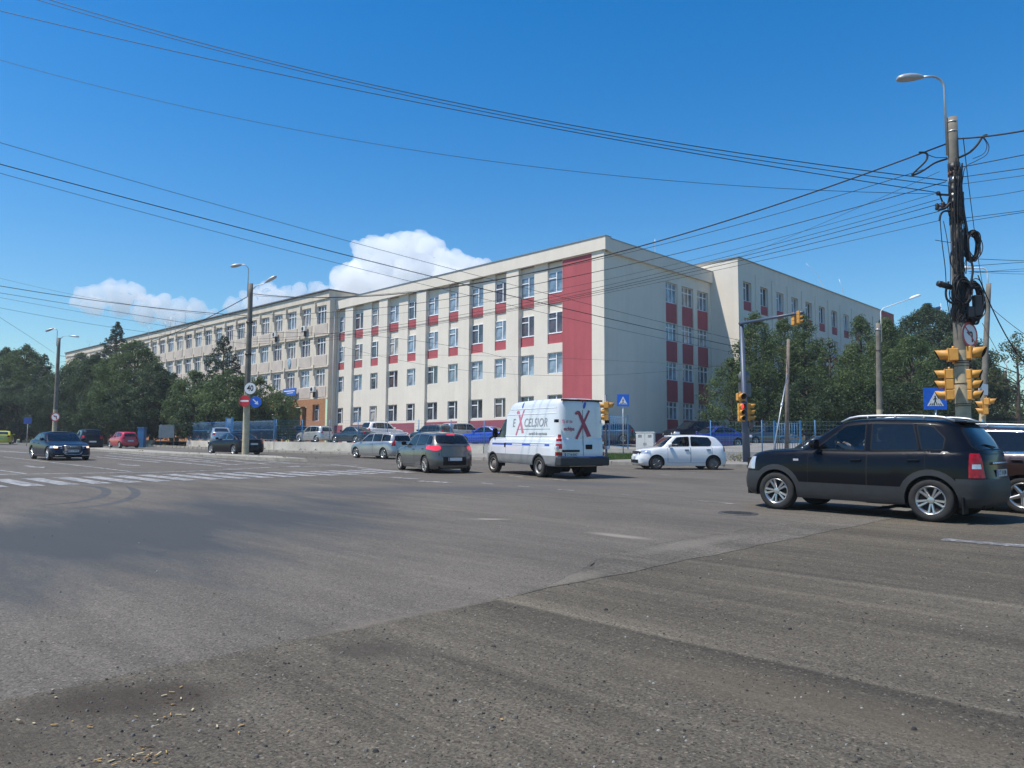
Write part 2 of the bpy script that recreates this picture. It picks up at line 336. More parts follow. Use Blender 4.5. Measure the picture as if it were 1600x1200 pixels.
# zebra crossing: stripes along the road, set out across it
bm = bmesh.new()
z0 = G(55, 760); z1 = G(556, 742); dz = (z1 - z0); nst = 13
for k in range(-3, nst + 3):
    c = z0 + dz * (k / (nst - 1) if nst > 1 else 0); c = Vector((c.x, c.y))
    q = Vector((dB.x, dB.y)) * .24; e = Vector((dA.x, dA.y)) * 3.8
    if k > 9: e *= .8
    pts = [c - q, c + q, c + q + e, c - q + e]
    f = bm.faces.new([bm.verts.new((p.x, p.y, gz(p.x, p.y) + .012)) for p in pts])
    if f.normal.z < 0: f.normal_flip()
finish('zebra_crossing', bm, M_paint)['kind'] = 'structure'
for a, b, w, mt in [((-30, 742.2), (262, 738), .3, M_paint2), ((262, 738), (375, 733.5), .26, M_paint2), ((375, 733.5), (470, 728.3), .22, M_paint2),
                ((5, 714), (206, 737.4), .14, M_paint), ((-60, 727), (42, 741), .14, M_paint), ((-20, 703.5), (46, 708), .5, M_paint2),
                ((795, 743.7), (817, 746), .12, M_paint), ((857, 749), (887, 751), .12, M_paint), ((752, 755), (770, 757), .12, M_paint2), ((810, 760), (827, 761), .12, M_paint2),
                ((872, 765.5), (897, 767), .12, M_paint2), ((972, 774), (990, 775), .12, M_paint2), ((1090, 783), (1155, 789), .10, M_paint), ((1225, 795), (1325, 801), .10, M_paint2),
                ((1030, 742), (1050, 743), .2, M_paint2), ((655, 752), (702, 754.5), .3, M_paint2), ((610, 746), (650, 749), .3, M_paint2), ((740, 741), (790, 739), .16, M_paint2),
                ((1472, 843), (1640, 857), .30, M_paint3)]:
    mark(G(*a), G(*b), w, mt, z=.006 if a[0] > 1400 else .012)
# hatched area between the crossing and the island
bm = bmesh.new()
for (a, b) in [((215, 707.5), (300, 715)), ((180, 706.5), (345, 722)), ((170, 708), (372, 727)), ((165, 712), (345, 729)), ((150, 714), (250, 723)), ((300, 714), (420, 726)), ((335, 713.5), (455, 724)),
               ((430, 724), (520, 726)), ((455, 730), (560, 727)), ((350, 733), (470, 729)), ((520, 726), (600, 735)), ((560, 733), (640, 737)), ((300, 722), (400, 718)), ((350, 727), (440, 722))]:
    p, q = G(*a), G(*b); d = (q - p); d.z = 0; d.normalize(); nn = Vector((-d.y, d.x, 0)) * .13
    f = bm.faces.new([bm.verts.new((v.x, v.y, gz(v.x, v.y) + .012)) for v in (p - nn, q - nn, q + nn, p + nn)])
    if f.normal.z < 0: f.normal_flip()
finish('hatched_marking', bm, M_paint2)['kind'] = 'structure'
M_rub = pm('tyre_rubber_smear', (.066, .063, .058), .8, var=.3, scale=5)
for (pts, w) in (([(60, 790), (120, 785), (158, 776), (166, 767), (150, 761), (110, 757)], .20), ([(95, 797), (165, 789), (205, 778), (212, 768), (195, 759)], .2)):
    q = [G(*p) for p in pts]; out = []
    for i in range(len(q) - 1):
        for k in range(8):
            t_ = k / 8; p0, p1, p2, p3 = q[max(0, i - 1)], q[i], q[i + 1], q[min(len(q) - 1, i + 2)]
            out.append(.5 * ((2 * p1) + (p2 - p0) * t_ + (2 * p0 - 5 * p1 + 4 * p2 - p3) * t_**2 + (3 * p1 - p0 - 3 * p2 + p3) * t_**3))
    bm = bmesh.new(); pr_ = None; n_ = len(out)
    for i, p in enumerate(out):
        d_ = out[min(n_ - 1, i + 1)] - out[max(0, i - 1)]; d_.z = 0; d_.normalize(); s_ = Vector((-d_.y, d_.x, 0)) * w / 2 * min(1, .15 + i / 6, .15 + (n_ - 1 - i) / 6); a_, c_ = p - s_, p + s_
        c2 = [bm.verts.new((v.x, v.y, gz(v.x, v.y) + .0072)) for v in (a_, c_)]
        if pr_: f = bm.faces.new((pr_[0], c2[0], c2[1], pr_[1]))
        pr_ = c2
    bmesh.ops.recalc_face_normals(bm, faces=bm.faces)
    o = finish('tyre_mark', bm, M_rub); o['kind'] = 'structure'
    if o.data.polygons[0].normal.z < 0: o.data.flip_normals()
# two lane arrows
for (px, py) in ((55, 730), (203, 727)):
    c = G(px, py); f_ = Vector((dA.x, dA.y)) * -1; q = Vector((dB.x, dB.y)); c = Vector((c.x, c.y))
    pts = [c - f_ * 1.4 - q * .1, c - q * .1, c - q * .35, c + f_ * 1.2, c + q * .35, c + q * .1, c - f_ * 1.4 + q * .1]
    sheet('lane_arrow', [tuple(p) for p in pts], M_paint2, .012)
# manhole cover
g = G(1153, 803); bm = bmesh.new(); M_iron = pm('cast_iron', (.085, .078, .068), .6, .3, .3, 20)
lathe(bm, [(0, .0), (.30, 0), (.31, .006), (.345, .006), (.36, -.01)], 40, 'Z')
for k in range(-4, 5):
    for j in range(-4, 5):
        if (k * k + j * j) ** .5 < 4.4: box(bm, k * .06 - .017, k * .06 + .017, j * .06 - .017, j * .06 + .017, .0, .008)
o = finish('manhole_cover', bm, M_iron, loc=(g.x, g.y, gz(g.x, g.y) + .018), recalc=True); tag(o, 'round cast iron manhole cover flush in the asphalt before the black off-roader', 'manhole cover')
o.rotation_euler = (math.atan(GY), 0, .4)

# median island with its kerb, pavement by the wall
M_kerb = pm('kerb_concrete', (.32, .29, .24), .9, var=.25, scale=2.5, bump=.4, bscale=30)
M_pave = pm('pavement', (.235, .215, .185), .92, var=.2, scale=1.2, bump=.4, bscale=40)
near = [G(482, 721.5), G(430, 720), G(378, 717.2), G(240, 711), G(144, 704.6), G(60, 699)]
near = [Vector((p.x, p.y)) for p in near]; far = [p + Vector((dB.x, dB.y)) * w for p, w in zip(near, (.0, 1.1, 1.9, 2.1, 2.2, 2.2))]
ring = near + far[::-1][:-1]
if sum((ring[i - 1].x * ring[i].y - ring[i].x * ring[i - 1].y) for i in range(len(ring))) < 0: ring = ring[::-1]
bm = bmesh.new(); prism(bm, [tuple(p) for p in ring], lambda p: gz(*p) - .05, lambda p: gz(*p) + .15)
o = finish('median_island', bm, [M_kerb]); o['kind'] = 'structure'
cen = sum(ring, Vector((0, 0))) / len(ring)
# wall line (retaining wall under the fence) and the raised car park behind it
WALL = [(-110, 147, 2.7), (-65, 103, 2.45), (-36.06, 77.6, 2.28), (-18.4, 60, 2.02), (-9, 55.6, 1.9), (-1.9, 53.2, 1.78), (9.2, 52.6, 1.55), (11.2, 43.6, 1.44), (22, 40.6, 1.4), (48, 30, 1.15)]
KERB = [(-107, 144), (-62, 100), (-33, 73.5), (-18, 57.2), (-11.6, 52.2), (-1.5, 42.6), (4.9, 37.8), (9.8, 35.6), (20, 33.5), (46, 24)]
bm = bmesh.new()
for (a, b, c, d) in zip(WALL, WALL[1:], KERB, KERB[1:]):
    q = [(c[0], c[1]), (d[0], d[1]), (b[0], b[1]), (a[0], a[1])]
    top = [bm.verts.new((x, y, gz(x, y) + .13)) for x, y in q]; bm.faces.new(top)
    lo = [bm.verts.new((x, y, gz(x, y) - .05)) for x, y in q[:2]]; bm.faces.new((lo[0], lo[1], top[1], top[0]))
o = finish('pavement', bm, M_pave); o['kind'] = 'structure'
bm = bmesh.new()
for c, d in zip(KERB, KERB[1:]):
    c, d = Vector(c), Vector(d); L = (d - c).length; k = max(1, int(L / 1.0)); nn = Vector((-(d - c).y, (d - c).x)).normalized() * .14
    for i in range(k):
        p, q = c.lerp(d, i / k + .004), c.lerp(d, (i + 1) / k - .004); h = .150 + rnd.uniform(-.012, .012)
        prism(bm, [tuple(p - nn * .15), tuple(q - nn * .15), tuple(q + nn), tuple(p + nn)], lambda v: gz(*v) - .05, lambda v, h=h: gz(*v) + h)
o = finish('kerb', bm, M_kerb); o['kind'] = 'structure'
M_lot = pm('car_park_surface', (.22, .205, .18), .92, var=.22, scale=.8, bump=.3, bscale=30)
bm = bmesh.new()
for a, b in zip(WALL, WALL[1:]):
    za, zb = a[2] - .1, b[2] - .1
    m1, m2 = Vector((a[0], a[1])), Vector((b[0], b[1])); back = Vector((.35, .94)) * 9
    p3, p4 = m2 + back, m1 + back
    v = [bm.verts.new((m1.x, m1.y, za)), bm.verts.new((m2.x, m2.y, zb)), bm.verts.new((p3.x, p3.y, max(2.02, zb))), bm.verts.new((p4.x, p4.y, max(2.02, za)))]
    bm.faces.new(v)
    w = [v[3], v[2], bm.verts.new((p3.x + 25, p3.y + 70, 2.05)), bm.verts.new((p4.x + 25, p4.y + 70, 2.05))]; bm.faces.new(w)
o = finish('car_park', bm, M_lot); o['kind'] = 'structure'

# ------------------------------------------------------------------ buildings
M_cream = pm('cream_render', (.76, .685, .57), .85, var=.05, scale=.5, streak=.06, bump=.12, bscale=25)
M_red = pm('brick_red_render', (.43, .088, .10), .85, var=.09, scale=.6, streak=.12, bump=.12, bscale=25)
M_plinth = pm('dark_red_plinth', (.30, .07, .09), .85, var=.1, scale=1)
M_cap = pm('grey_sheet_metal', (.33, .34, .35), .45, .6, .1, 2)
M_reveal = M_cream
M_pvc = pm('white_pvc', (.80, .80, .80), .35, var=.03)
def pane_mat(name, col, ior, rough=.03):
    if name in MATS: return MATS[name]
    m = bpy.data.materials.new(name); m.use_nodes = True; n, l = nodes(m); n.remove(n['Principled BSDF']); out = n['Material Output']
    df = n.new('ShaderNodeBsdfDiffuse'); tc = n.new('ShaderNodeTexCoord'); no = n.new('ShaderNodeTexNoise'); no.inputs['Scale'].default_value = 1.3; l.new(tc.outputs['Object'], no.inputs['Vector'])
    r = n.new('ShaderNodeValToRGB'); r.color_ramp.elements[0].position = .4; r.color_ramp.elements[1].position = .6; r.color_ramp.elements[0].color = (*[c * .6 for c in col], 1); r.color_ramp.elements[1].color = (*[c * 1.3 for c in col], 1)
    l.new(no.outputs['Fac'], r.inputs[0]); l.new(r.outputs[0], df.inputs[0])
    gl = n.new('ShaderNodeBsdfGlossy'); gl.inputs['Roughness'].default_value = rough
    fr = n.new('ShaderNodeFresnel'); fr.inputs[0].default_value = ior; mx = n.new('ShaderNodeMixShader')
    l.new(fr.outputs[0], mx.inputs[0]); l.new(df.outputs[0], mx.inputs[1]); l.new(gl.outputs[0], mx.inputs[2]); l.new(mx.outputs[0], out.inputs[0]); MATS[name] = m; return m
M_panes = [pane_mat('window_glass_dark', (.06, .068, .082), 2.1), pane_mat('window_glass_painted_sky', (.16, .21, .26), 2.6), pane_mat('window_glass_curtain', (.22, .20, .19), 1.9), pane_mat('window_glass_plum', (.085, .062, .072), 1.9), pane_mat('window_glass_painted_pale_sky', (.24, .30, .36), 2.2), pane_mat('window_glass_blind', (.40, .38, .34), 1.7)]  # the two bluest panes have the sky's reflection painted into their diffuse colour

O_ = Vector((7.12, 58.81, 0)); RZ = HEAD - math.pi / 2
bld = thing('school_building', 'four storey cream building with brick red panels and flat roof on the corner', 'building', (O_.x, O_.y, 0), RZ)
# local frame: x toward the right front (-dA), y into the plot (dB)
def FA(y0):  # wall facing -y; u = -x
    return lambda u, z, w: (-u, y0 + w, z)
def FB(x0):  # wall facing +x; u = y
    return lambda u, z, w: (x0 - w, u, z)
def fbox(bm, F, u0, u1, z0, z1, w0, w1, mi=0):
    if not isinstance(bm, bmesh.types.BMesh):
        own = bmesh.new(); RED.append(own); bm = own
    c = [F(u, z, w) for u in (u0, u1) for z in (z0, z1) for w in (w0, w1)]
    xs, ys, zs = zip(*c); box(bm, min(xs), max(xs), min(ys), max(ys), min(zs), max(zs), mi)
def pierced(bm, F, U, Z, holes, depth, mi=0):
    """a wall sheet over U x Z with openings and their reveals"""
    us = sorted({U[0], U[1], *[h[0] for h in holes], *[h[1] for h in holes]}); zs = sorted({Z[0], Z[1], *[h[2] for h in holes], *[h[3] for h in holes]})
    for a, b in zip(us, us[1:]):
        for c, d in zip(zs, zs[1:]):
            mu, mz = (a + b) / 2, (c + d) / 2
            if any(h[0] < mu < h[1] and h[2] < mz < h[3] for h in holes): continue
            poly(bm, [F(a, c, 0), F(b, c, 0), F(b, d, 0), F(a, d, 0)], mi)
    for (a, b, c, d) in [h[:4] for h in holes]:
        for (p, q) in (((a, c), (b, c)), ((b, c), (b, d)), ((b, d), (a, d)), ((a, d), (a, c))):
            poly(bm, [F(p[0], p[1], 0), F(q[0], q[1], 0), F(q[0], q[1], depth), F(p[0], p[1], depth)], mi)
def window_meshes(name, w, h, style):
    """frame mesh and pane mesh, local: x 0..w, z 0..h, y = depth (outside is -y)"""
    f = bmesh.new(); p = bmesh.new(); t = .06
    def bar(x0, x1, z0, z1, y0=-.05, y1=.03): box(f, x0, x1, y0, y1, z0, z1)
    bar(0, t, 0, h); bar(w - t, w, 0, h); bar(t, w - t, 0, t); bar(t, w - t, h - t, h)
    if style == 'new':
        m = w * .56; bar(m - .05, m + .05, t, h - t, -.06, .02); zt = h * .70; bar(t, m - .05, zt - .045, zt + .045, -.058, .02)
        box(f, .0, w, -.10, -.051, -.04, .0)
    else:
        for k in (1, 2): bar(w * k / 3 - .05, w * k / 3 + .05, t, h - t, -.06, .02)
        zt = h * .70
        for k in range(3): bar(w * k / 3 + (t if k == 0 else .05), w * (k + 1) / 3 - (t if k == 2 else .05), zt - .045, zt + .045, -.058, .02)
    poly(p, [(0, .0, 0), (w, .0, 0), (w, .0, h), (0, .0, h)])
    mf = bpy.data.meshes.new(name); f.to_mesh(mf); f.free(); mf.materials.append(M_pvc)
    mps = []
    for mm in M_panes:
        mp_ = bpy.data.meshes.new('pane'); p.to_mesh(mp_); mp_.materials.append(mm); mps.append(mp_)
    p.free(); return mf, mps
WCACHE = {}
def put_window(parent, loc, rz, w, h, style, which):
    k = (round(w, 2), round(h, 2), style)
    if k not in WCACHE: WCACHE[k] = window_meshes('window', w, h, style)
    mf, mps = WCACHE[k]
    o = bpy.data.objects.new('window', mf); COL.objects.link(o); o.parent = parent; o.location = loc; o.rotation_euler = (0, 0, rz)
    q = bpy.data.objects.new('pane', mps[which]); COL.objects.link(q); q.parent = o
    return o
wall = bmesh.new(); RED = []
class _Red: pass
redb = _Red(); plin = bmesh.new(); cap = bmesh.new()
# --- long sunlit front
A = FA(0); ROWS = [(14.5, 16.27), (11.12, 12.88), (7.77, 9.5), (4.3, 6.02)]
COLS = [(4.45 + 3.15 * k, 4.45 + 3.15 * k + 1.62) for k in range(11)]
END_A = 37.75
holes = []
for (u0, u1) in COLS:
    holes.append((u0, u1, 10.25, 17.1)); holes += [(u0, u1, *ROWS[2]), (u0, u1, *ROWS[3])]
pierced(wall, FA(.18), (0, END_A), (2.0, 17.1), holes, .2)
DW = .37                                                     # depth of the bay infill from the front plane
for i, (u0, u1) in enumerate(COLS):
    B = FA(DW)
    poly(wall, [B(u0, 12.88, 0), B(u1, 12.88, 0), B(u1, 13.62, 0), B(u0, 13.62, 0)]); poly(wall, [B(u0, 16.27, 0), B(u1, 16.27, 0), B(u1, 17.1, 0), B(u0, 17.1, 0)])
    for r_ in (0, 1):
        zb = ROWS[r_][0]; zc = 13.62 if r_ == 0 else 10.25
        R_ = FA(DW - .10); fbox(redb, R_, u0 + .001, u1 - .001, zc, zb - .03, 0, .099)
    for r_ in range(4):
        z0, z1 = ROWS[r_]
        which = rnd.choices([0, 1, 2, 3, 4, 5], [3, 5 if r_ < 3 else 1, 1, 2, 4 if r_ < 3 else 0, .4])[0]  # upper rows draw more panes with the painted sky reflection
        put_window(bld, (-u1 + .0, DW - .03, z0), 0, u1 - u0, z1 - z0, 'new', which)
# pilasters: broad ones full height, slim ones on the two upper floors
for k in range(12):
    ua = (COLS[k - 1][1] if k else 4.3 - .1); ub = COLS[k][0] if k < 11 else END_A
    if k == 0: continue
    if k % 2 == 0: fbox(wall, FA(0), ua + .02, ub - .02, 2.0, 17.098, -.05, .2)
fbox(wall, FA(0), .0, 1.22, 2.0, 17.098, -.02, .178); fbox(redb, FA(0), 1.222, 4.3, 2.6, 17.02, .02, .3); fbox(wall, FA(0), 1.221, 4.3, 17.02, 17.098, .02, .3)
fbox(redb, FA(0), 4.301, 4.452, 13.62, 14.47, .1, .6); fbox(redb, FA(0), 4.301, 4.452, 10.25, 11.09, .1, .6)
fbox(wall, FA(0), -.25, END_A, 17.1, 18.15, -.16, .5)       # parapet band
fbox(cap, FA(0), -.29, END_A, 18.15, 18.21, -.22, .6)
for k in range(0, 12, 2):                                    # plinth between the broad pilasters
    ua = COLS[k][0] if k < 11 else END_A; ub = COLS[k + 1][1] if k + 1 < 11 else END_A
    if k < 11: fbox(plin, FA(0), ua - .05, ub + .05, 2.0, 4.1, .10, .179)
# --- shaded end
BX = -.25; ROWB = [(14.35, 16.1), (11.0, 12.62), (7.6, 9.2), (4.2, 5.72)]; COLB = [(8.93, 10.78), (11.48, 13.4), (14.05, 15.97)]
pierced(wall, FB(BX), (.18, 16.5), (2.0, 18.15), [(c[0], c[1], 2.9, 16.1) for c in COLB], .25)
fbox(wall, FB(0), -.159, 16.46, 17.1, 18.15, 0, .24)
fbox(cap, FB(0), -.21, 16.46, 18.152, 18.212, -.05, .55)
fbox(plin, FB(BX), .0, 16.5, 2.0, 2.95, -.06, -.003)
for c in COLB:
    prev = 2.9
    for (z0, z1) in ROWB[::-1]:
        fbox(redb, FB(BX), c[0] + .001, c[1] - .001, prev, z0 - .03, .10, .24)
        put_window(bld, (BX - .24, c[0], z0), math.pi / 2, c[1] - c[0], z1 - z0, 'old', rnd.choice([0, 1, 1, 2, 4, 5])); prev = z1
# --- right hand wing, its sunlit end and long shaded side
CX = 2.55; CY = 16.46; CT = 19.12; LC = 57.0
pierced(wall, FA(CY), (-CX, .3), (2.0, CT), [], .2)
COLC = [(CY + .95 + 3.32 * k, CY + .95 + 3.32 * k + 1.55) for k in range(11)]; ROWC = [(15.33, 17.1), (11.97, 13.7), (8.6, 10.35)]
pierced(wall, FB(CX), (CY, LC), (2.0, CT), [(c[0], c[1], z0 - .92, z1) for c in COLC for (z0, z1) in ROWC], .3)
for c in COLC:
    for (z0, z1) in ROWC:
        fbox(redb, FB(CX), c[0] + .001, c[1] - .001, z0 - .92, z0 - .03, .08, .29)
        put_window(bld, (CX - .27, c[0], z0), math.pi / 2, c[1] - c[0], z1 - z0, 'new', rnd.choice([0, 0, 1, 3, 4]))
    fbox(wall, FB(CX), c[0] - 1.05, c[0] - .25, 2.0, 18.0, -.10, -.004) if c is not COLC[0] else None
fbox(redb, FB(CX), LC - 4.2, LC + .02, 2.0, CT + .02, -.05, -.003); fbox(cap, FB(CX), CY - .05, LC, CT, CT + .06, -.12, .6); fbox(cap, FA(CY), -CX - .11, 12, CT + .001, CT + .061, -.1, .5)
# backs and roofs
for (x0, x1, y0, y1, zt) in ((-END_A, -.3, .55, 16.4, 17.95), (-14, CX - .35, CY + .3, LC - .01, CT - .15)):
    poly(wall, [(x0, y0, zt), (x1, y0, zt), (x1, y1, zt), (x0, y1, zt)])
poly(wall, [(-END_A, 16.4, 2), (-.5, 16.4, 2), (-.5, 16.4, 17.95), (-END_A, 16.4, 17.95)]); poly(wall, [(CX, LC, 2), (-14, LC, 2), (-14, LC, CT), (CX, LC, CT)]); poly(wall, [(-14, CY, 17), (-14, LC, 17), (-14, LC, CT), (-14, CY, CT)])
fbox(wall, FA(CY), .3, 14, 17.5, CT, .001, .2)
finish('wall', wall, M_cream, bld); [finish('red_panel', q, M_red, bld) for q in RED]; finish('plinth', plin, M_plinth, bld); finish('roof_edging', cap, M_cap, bld)
bm = bmesh.new(); tube(bm, [(-END_A - .08, -.28, 2.2), (-END_A - .08, -.28, 16.9)], .075, 10); tube(bm, [(-END_A - .08, -.28, 16.85), (-END_A - .08, .0, 17.3)], .075, 10)
finish('downpipe', bm, M_pvc, bld)
def antenna(px, py, base_py, d, label, lean=0, n=0):
    g = P(px, base_py, d); t = P(px, py, d); h = t.z - g.z; bm = bmesh.new(); tube(bm, [(0, 0, -.6), (lean * .4, 0, h * .5), (lean, 0, h)], [.03, .025, .015], 6)
    for k in range(n): zz = h * (.95 - .12 * k); wd = .5 + .12 * k; tube(bm, [(-wd, 0, zz), (wd, 0, zz)], .015, 5)
    o = finish('roof_antenna', bm, pm('antenna_metal', (.55, .55, .55), .4, .7), loc=g); tag(o, label, 'antenna', 'antennas on the roofs'); return o
antenna(1289, 412, 446, 92, 'thin leaning white aerial on the wing roof, nearer the road', -2.2)
antenna(1319, 436, 462, 98, 'thin short white aerial on the wing roof, further back', -.6)
antenna(1023.5, 373, 390, 68, 'thin mast on the roof edge of the shaded end')

# --- older beige block on the left
Jy = -1.15
old = thing('old_building', 'older beige concrete block with rows of white windows left of the cream building', 'building', (O_.x, O_.y, 0), RZ)
M_bei = pm('beige_concrete', (.70, .61, .485), .9, var=.10, scale=.7, streak=.16, bump=.2, bscale=18)
M_span = pm('stained_spandrel', (.56, .475, .40), .9, var=.12, scale=.9, dirt=(.48, .41, .34))
M_edge = pm('dark_felt_and_entrance_shade', (.14, .135, .13), .8)
M_brick = bpy.data.materials.new('orange_brick'); M_brick.use_nodes = True
n, l = nodes(M_brick); tc = n.new('ShaderNodeTexCoord'); mpn = n.new('ShaderNodeMapping'); mpn.inputs['Rotation'].default_value = (R(90), 0, 0); bt = n.new('ShaderNodeTexBrick'); bt.inputs['Scale'].default_value = 2.2
bt.inputs['Color1'].default_value = (.50, .20, .06, 1); bt.inputs['Color2'].default_value = (.36, .13, .045, 1); bt.inputs['Mortar'].default_value = (.30, .22, .15, 1); bt.inputs['Mortar Size'].default_value = .03
l.new(tc.outputs['Object'], mpn.inputs[0]); l.new(mpn.outputs[0], bt.inputs[0]); l.new(bt.outputs[0], n['Principled BSDF'].inputs['Base Color']); n['Principled BSDF'].inputs['Roughness'].default_value = .9
OU = 37.78; OL = 97.0; TILT = .0115                          # the roof line climbs a little with the ground
SPF = []
ow = bmesh.new(); br = bmesh.new(); ed = bmesh.new()
ROWO = [(15.57, 17.66), (12.02, 14.05), (8.47, 10.48)]; COLO = [(OU + .73 + 3.27 * k, OU + .73 + 3.27 * k + 1.95) for k in range(28)]
F = FA(Jy + .28)
holes = [(a, b, z0, z1) for (a, b) in COLO for (z0, z1) in ROWO]
pierced(ow, F, (OU, OU + OL), (7.1, 19.2), holes, .26)
for (a, b) in COLO:
    for (z0, z1) in ROWO:
        sp = bmesh.new(); SPF.append(('spandrel', sp, M_span)); fbox(sp, FA(Jy), a - .35, b + .35, z0 - 1.2, z0 - .06, .22, .279)
        for uu in (b + .10,):
            fin = bmesh.new(); SPF.append(('sun_fin', fin, M_bei)); fbox(fin, FA(Jy), uu + .04, uu + .15, z1 - .75, z1 + .5, .06, .279)
fbox(ow, FA(Jy), OU, OU + OL, 18.35, 19.15, .14, .279)
fbox(ed, FA(Jy), OU - .15, OU + OL, 19.2, 19.32, -.05, 12)
for zz in (14.25, 10.7, 7.1): fbox(ow, FA(Jy), OU, OU + OL, zz - .10, zz + .08, .16, .2785)
box(ow, -OU - .01, -OU, Jy + .28, 12, 2, 19.2)
holes = [(OU + 1.3, OU + 2.7, 4.6, 6.45), (OU + 4.0, OU + 9.2, 2.0, 6.3)] + [(OU + 11 + 3.27 * k, OU + 12.9 + 3.27 * k, 4.2, 6.3) for k in range(24)]
pierced(br, FA(Jy + .06), (OU + .03, OU + OL), (2.0, 7.08), holes, .4)
fbox(ed, FA(Jy), OU + 4, OU + 9.2, 2.0, 6.3, 1.2, 1.3)  # dark sheet standing in for the shade inside the recessed entrance
for k in (0, 1): fbox(br, FA(Jy), OU + 5.2 + 2.4 * k, OU + 5.6 + 2.4 * k, 2.0, 6.3, .2, .6)
def shear(bm):
    for v in bm.verts: v.co.z += TILT * max(0, -v.co.x - OU) * min(1, max(0, (v.co.z - 2) / 10))
for b_ in [ow, br, ed] + [q[1] for q in SPF]: shear(b_)
finish('wall', ow, M_bei, old); [finish(nm_, q, mt_, old) for nm_, q, mt_ in SPF]; finish('brick_base', br, M_brick, old); finish('roof_edging', ed, M_edge, old)
for i, (a, b) in enumerate(COLO):
    for r_, (z0, z1) in enumerate(ROWO):
        put_window(old, (-b, Jy + .28 + .2, z0 + TILT * (a - OU) * min(1, (z0 - 2) / 10)), 0, b - a, z1 - z0, 'old', rnd.choices([0, 1, 2, 3, 4, 5], [4, 3, 2, 3, 1, 1])[0])
put_window(old, (-OU - 2.7, Jy + .4, 4.6), 0, 1.4, 1.85, 'new', 0)
for k in range(24): put_window(old, (-OU - 12.9 - 3.27 * k, Jy + .4, 4.2), 0, 1.9, 2.1, 'old', 0)
# air conditioners, name board and emblem hung on the old block
def on_old(px, py, w=0):
    v = ray(px, py); nrm = Vector((dB.x, dB.y, 0)); p0 = O_ + dB * (Jy + .28 - w); return EYE + v * ((p0 - EYE).dot(nrm) / v.dot(nrm))
bm = bmesh.new(); box(bm, -.42, .42, -.32, 0, -.3, .3, 0, .03)
ac0 = None; M_acw = pm('off_white_casing', (.72, .70, .66), .5); M_blk = pm('black_plastic', (.02, .02, .022), .5, var=.2)
for (px, py, lab) in ((477, 514, 'white air conditioner below the second window of the top floor'), (431.5, 523, 'white air conditioner under the fifth top floor window, beside the lamp pole'), (491, 608.5, 'white air conditioner above the orange brick ground floor')):
    g = on_old(px, py, .2)
    t = thing('air_conditioner', lab, 'air conditioner', g, RZ, 'air conditioners on the old block')
    if ac0 is None:
        ac0 = finish('casing', bm, M_acw, t)
        fb = bmesh.new(); lathe(fb, [(.001, -.335), (.22, -.335), (.24, -.325), (.24, -.318)], 20, 'Y'); fan0 = finish('fan_grille', fb, M_blk, t, loc=(-.1, 0, 0))
        fb = bmesh.new(); obox(fb, (-.3, -.05, -.33), (-.3, -.3, -.33), .05, .05); obox(fb, (.3, -.05, -.33), (.3, -.3, -.33), .05, .05); obox(fb, (.0, -.02, -.3), (0, -.02, -.9), .3, .03); brk0 = finish('bracket', fb, M_blk, t)
    else:
        for q in (ac0, fan0, brk0): c = q.copy(); COL.objects.link(c); c.parent = t
g = on_old(453, 613, .3); bm = bmesh.new(); box(bm, -1.5, 1.5, -.1, 0, -.45, .45, 0, .02); b2 = bmesh.new(); box(b2, -1.25, 1.25, -.104, -.101, .08, .2); box(b2, -.9, .9, -.104, -.101, -.14, -.06)
o = finish('name_board', bm, pm('blue_board', (.03, .13, .52), .4), loc=g); o.rotation_euler = (0, 0, RZ); tag(o, 'blue name board on the old block above the entrance trees', 'sign'); finish('lettering', b2, M_pvc, o)
g = on_old(452.5, 568, .05); bm = bmesh.new(); lathe(bm, [(.001, -.1), (.42, -.1), (.5, -.06), (.5, 0)], 24, 'Y'); o = finish('wall_emblem', bm, pm('pale_blue_enamel', (.33, .43, .47), .5, var=.4, scale=4), loc=g); o.scale = (.75, 1, 1.3); o.rotation_euler = (0, 0, RZ)
tag(o, 'oval pale blue emblem on the spandrel of the old block', 'emblem')
for (px, y0, y1, d, nn, lab) in ((232, 510, 526, 118, 2, 'branched aerial on the old roof, leftmost of a close cluster'), (258, 503, 521, 112, 2, 'squat branched aerial on the old roof, second of a cluster'), (266, 495, 518, 112, 3, 'tall branched aerial on the old roof'), (274, 490, 516, 110, 1, 'slim tall aerial pole on the old roof, next to the tallest cluster'), (289, 482, 512, 107, 0, 'thin bare mast on the old roof'), (139, 531, 545, 150, 2, 'small aerial at the far left end of the old roof')):
    antenna(px, y0, y1, d, lab, 0, nn)
# far buildings at the right edge
p = P(1600, 661, 96); sh = thing('low_building', 'low grey shed with a pale metal roof behind the right hand poles', 'building', (p.x, p.y, 1.6), .1)
bm = bmesh.new(); box(bm, -4, 14, 0, 8, 0, 2.4); finish('wall', bm, pm('grey_block', (.2, .2, .2), .9), sh); bm = bmesh.new(); poly(bm, [(-4.4, -.5, 2.4), (14.4, -.5, 2.4), (14.4, 4, 3.7), (-4.4, 4, 3.7)]); poly(bm, [(-4.4, 8.5, 2.4), (14.4, 8.5, 2.4), (14.4, 4, 3.7), (-4.4, 4, 3.7)]); finish('roof', bm, pm('pale_metal_roof', (.42, .45, .47), .5, .3), sh)
bm = bmesh.new()
for k in range(12): box(bm, -3.6 + k * 1.4, -2.8 + k * 1.4, -.02, -.003, .6, 1.9)
finish('shutter', bm, M_blk, sh)
p = P(1588, 650, 125); o = thing('brick_house', 'low red brick house far off at the right edge behind the shed', 'building', (p.x, p.y, 2.0), .1)
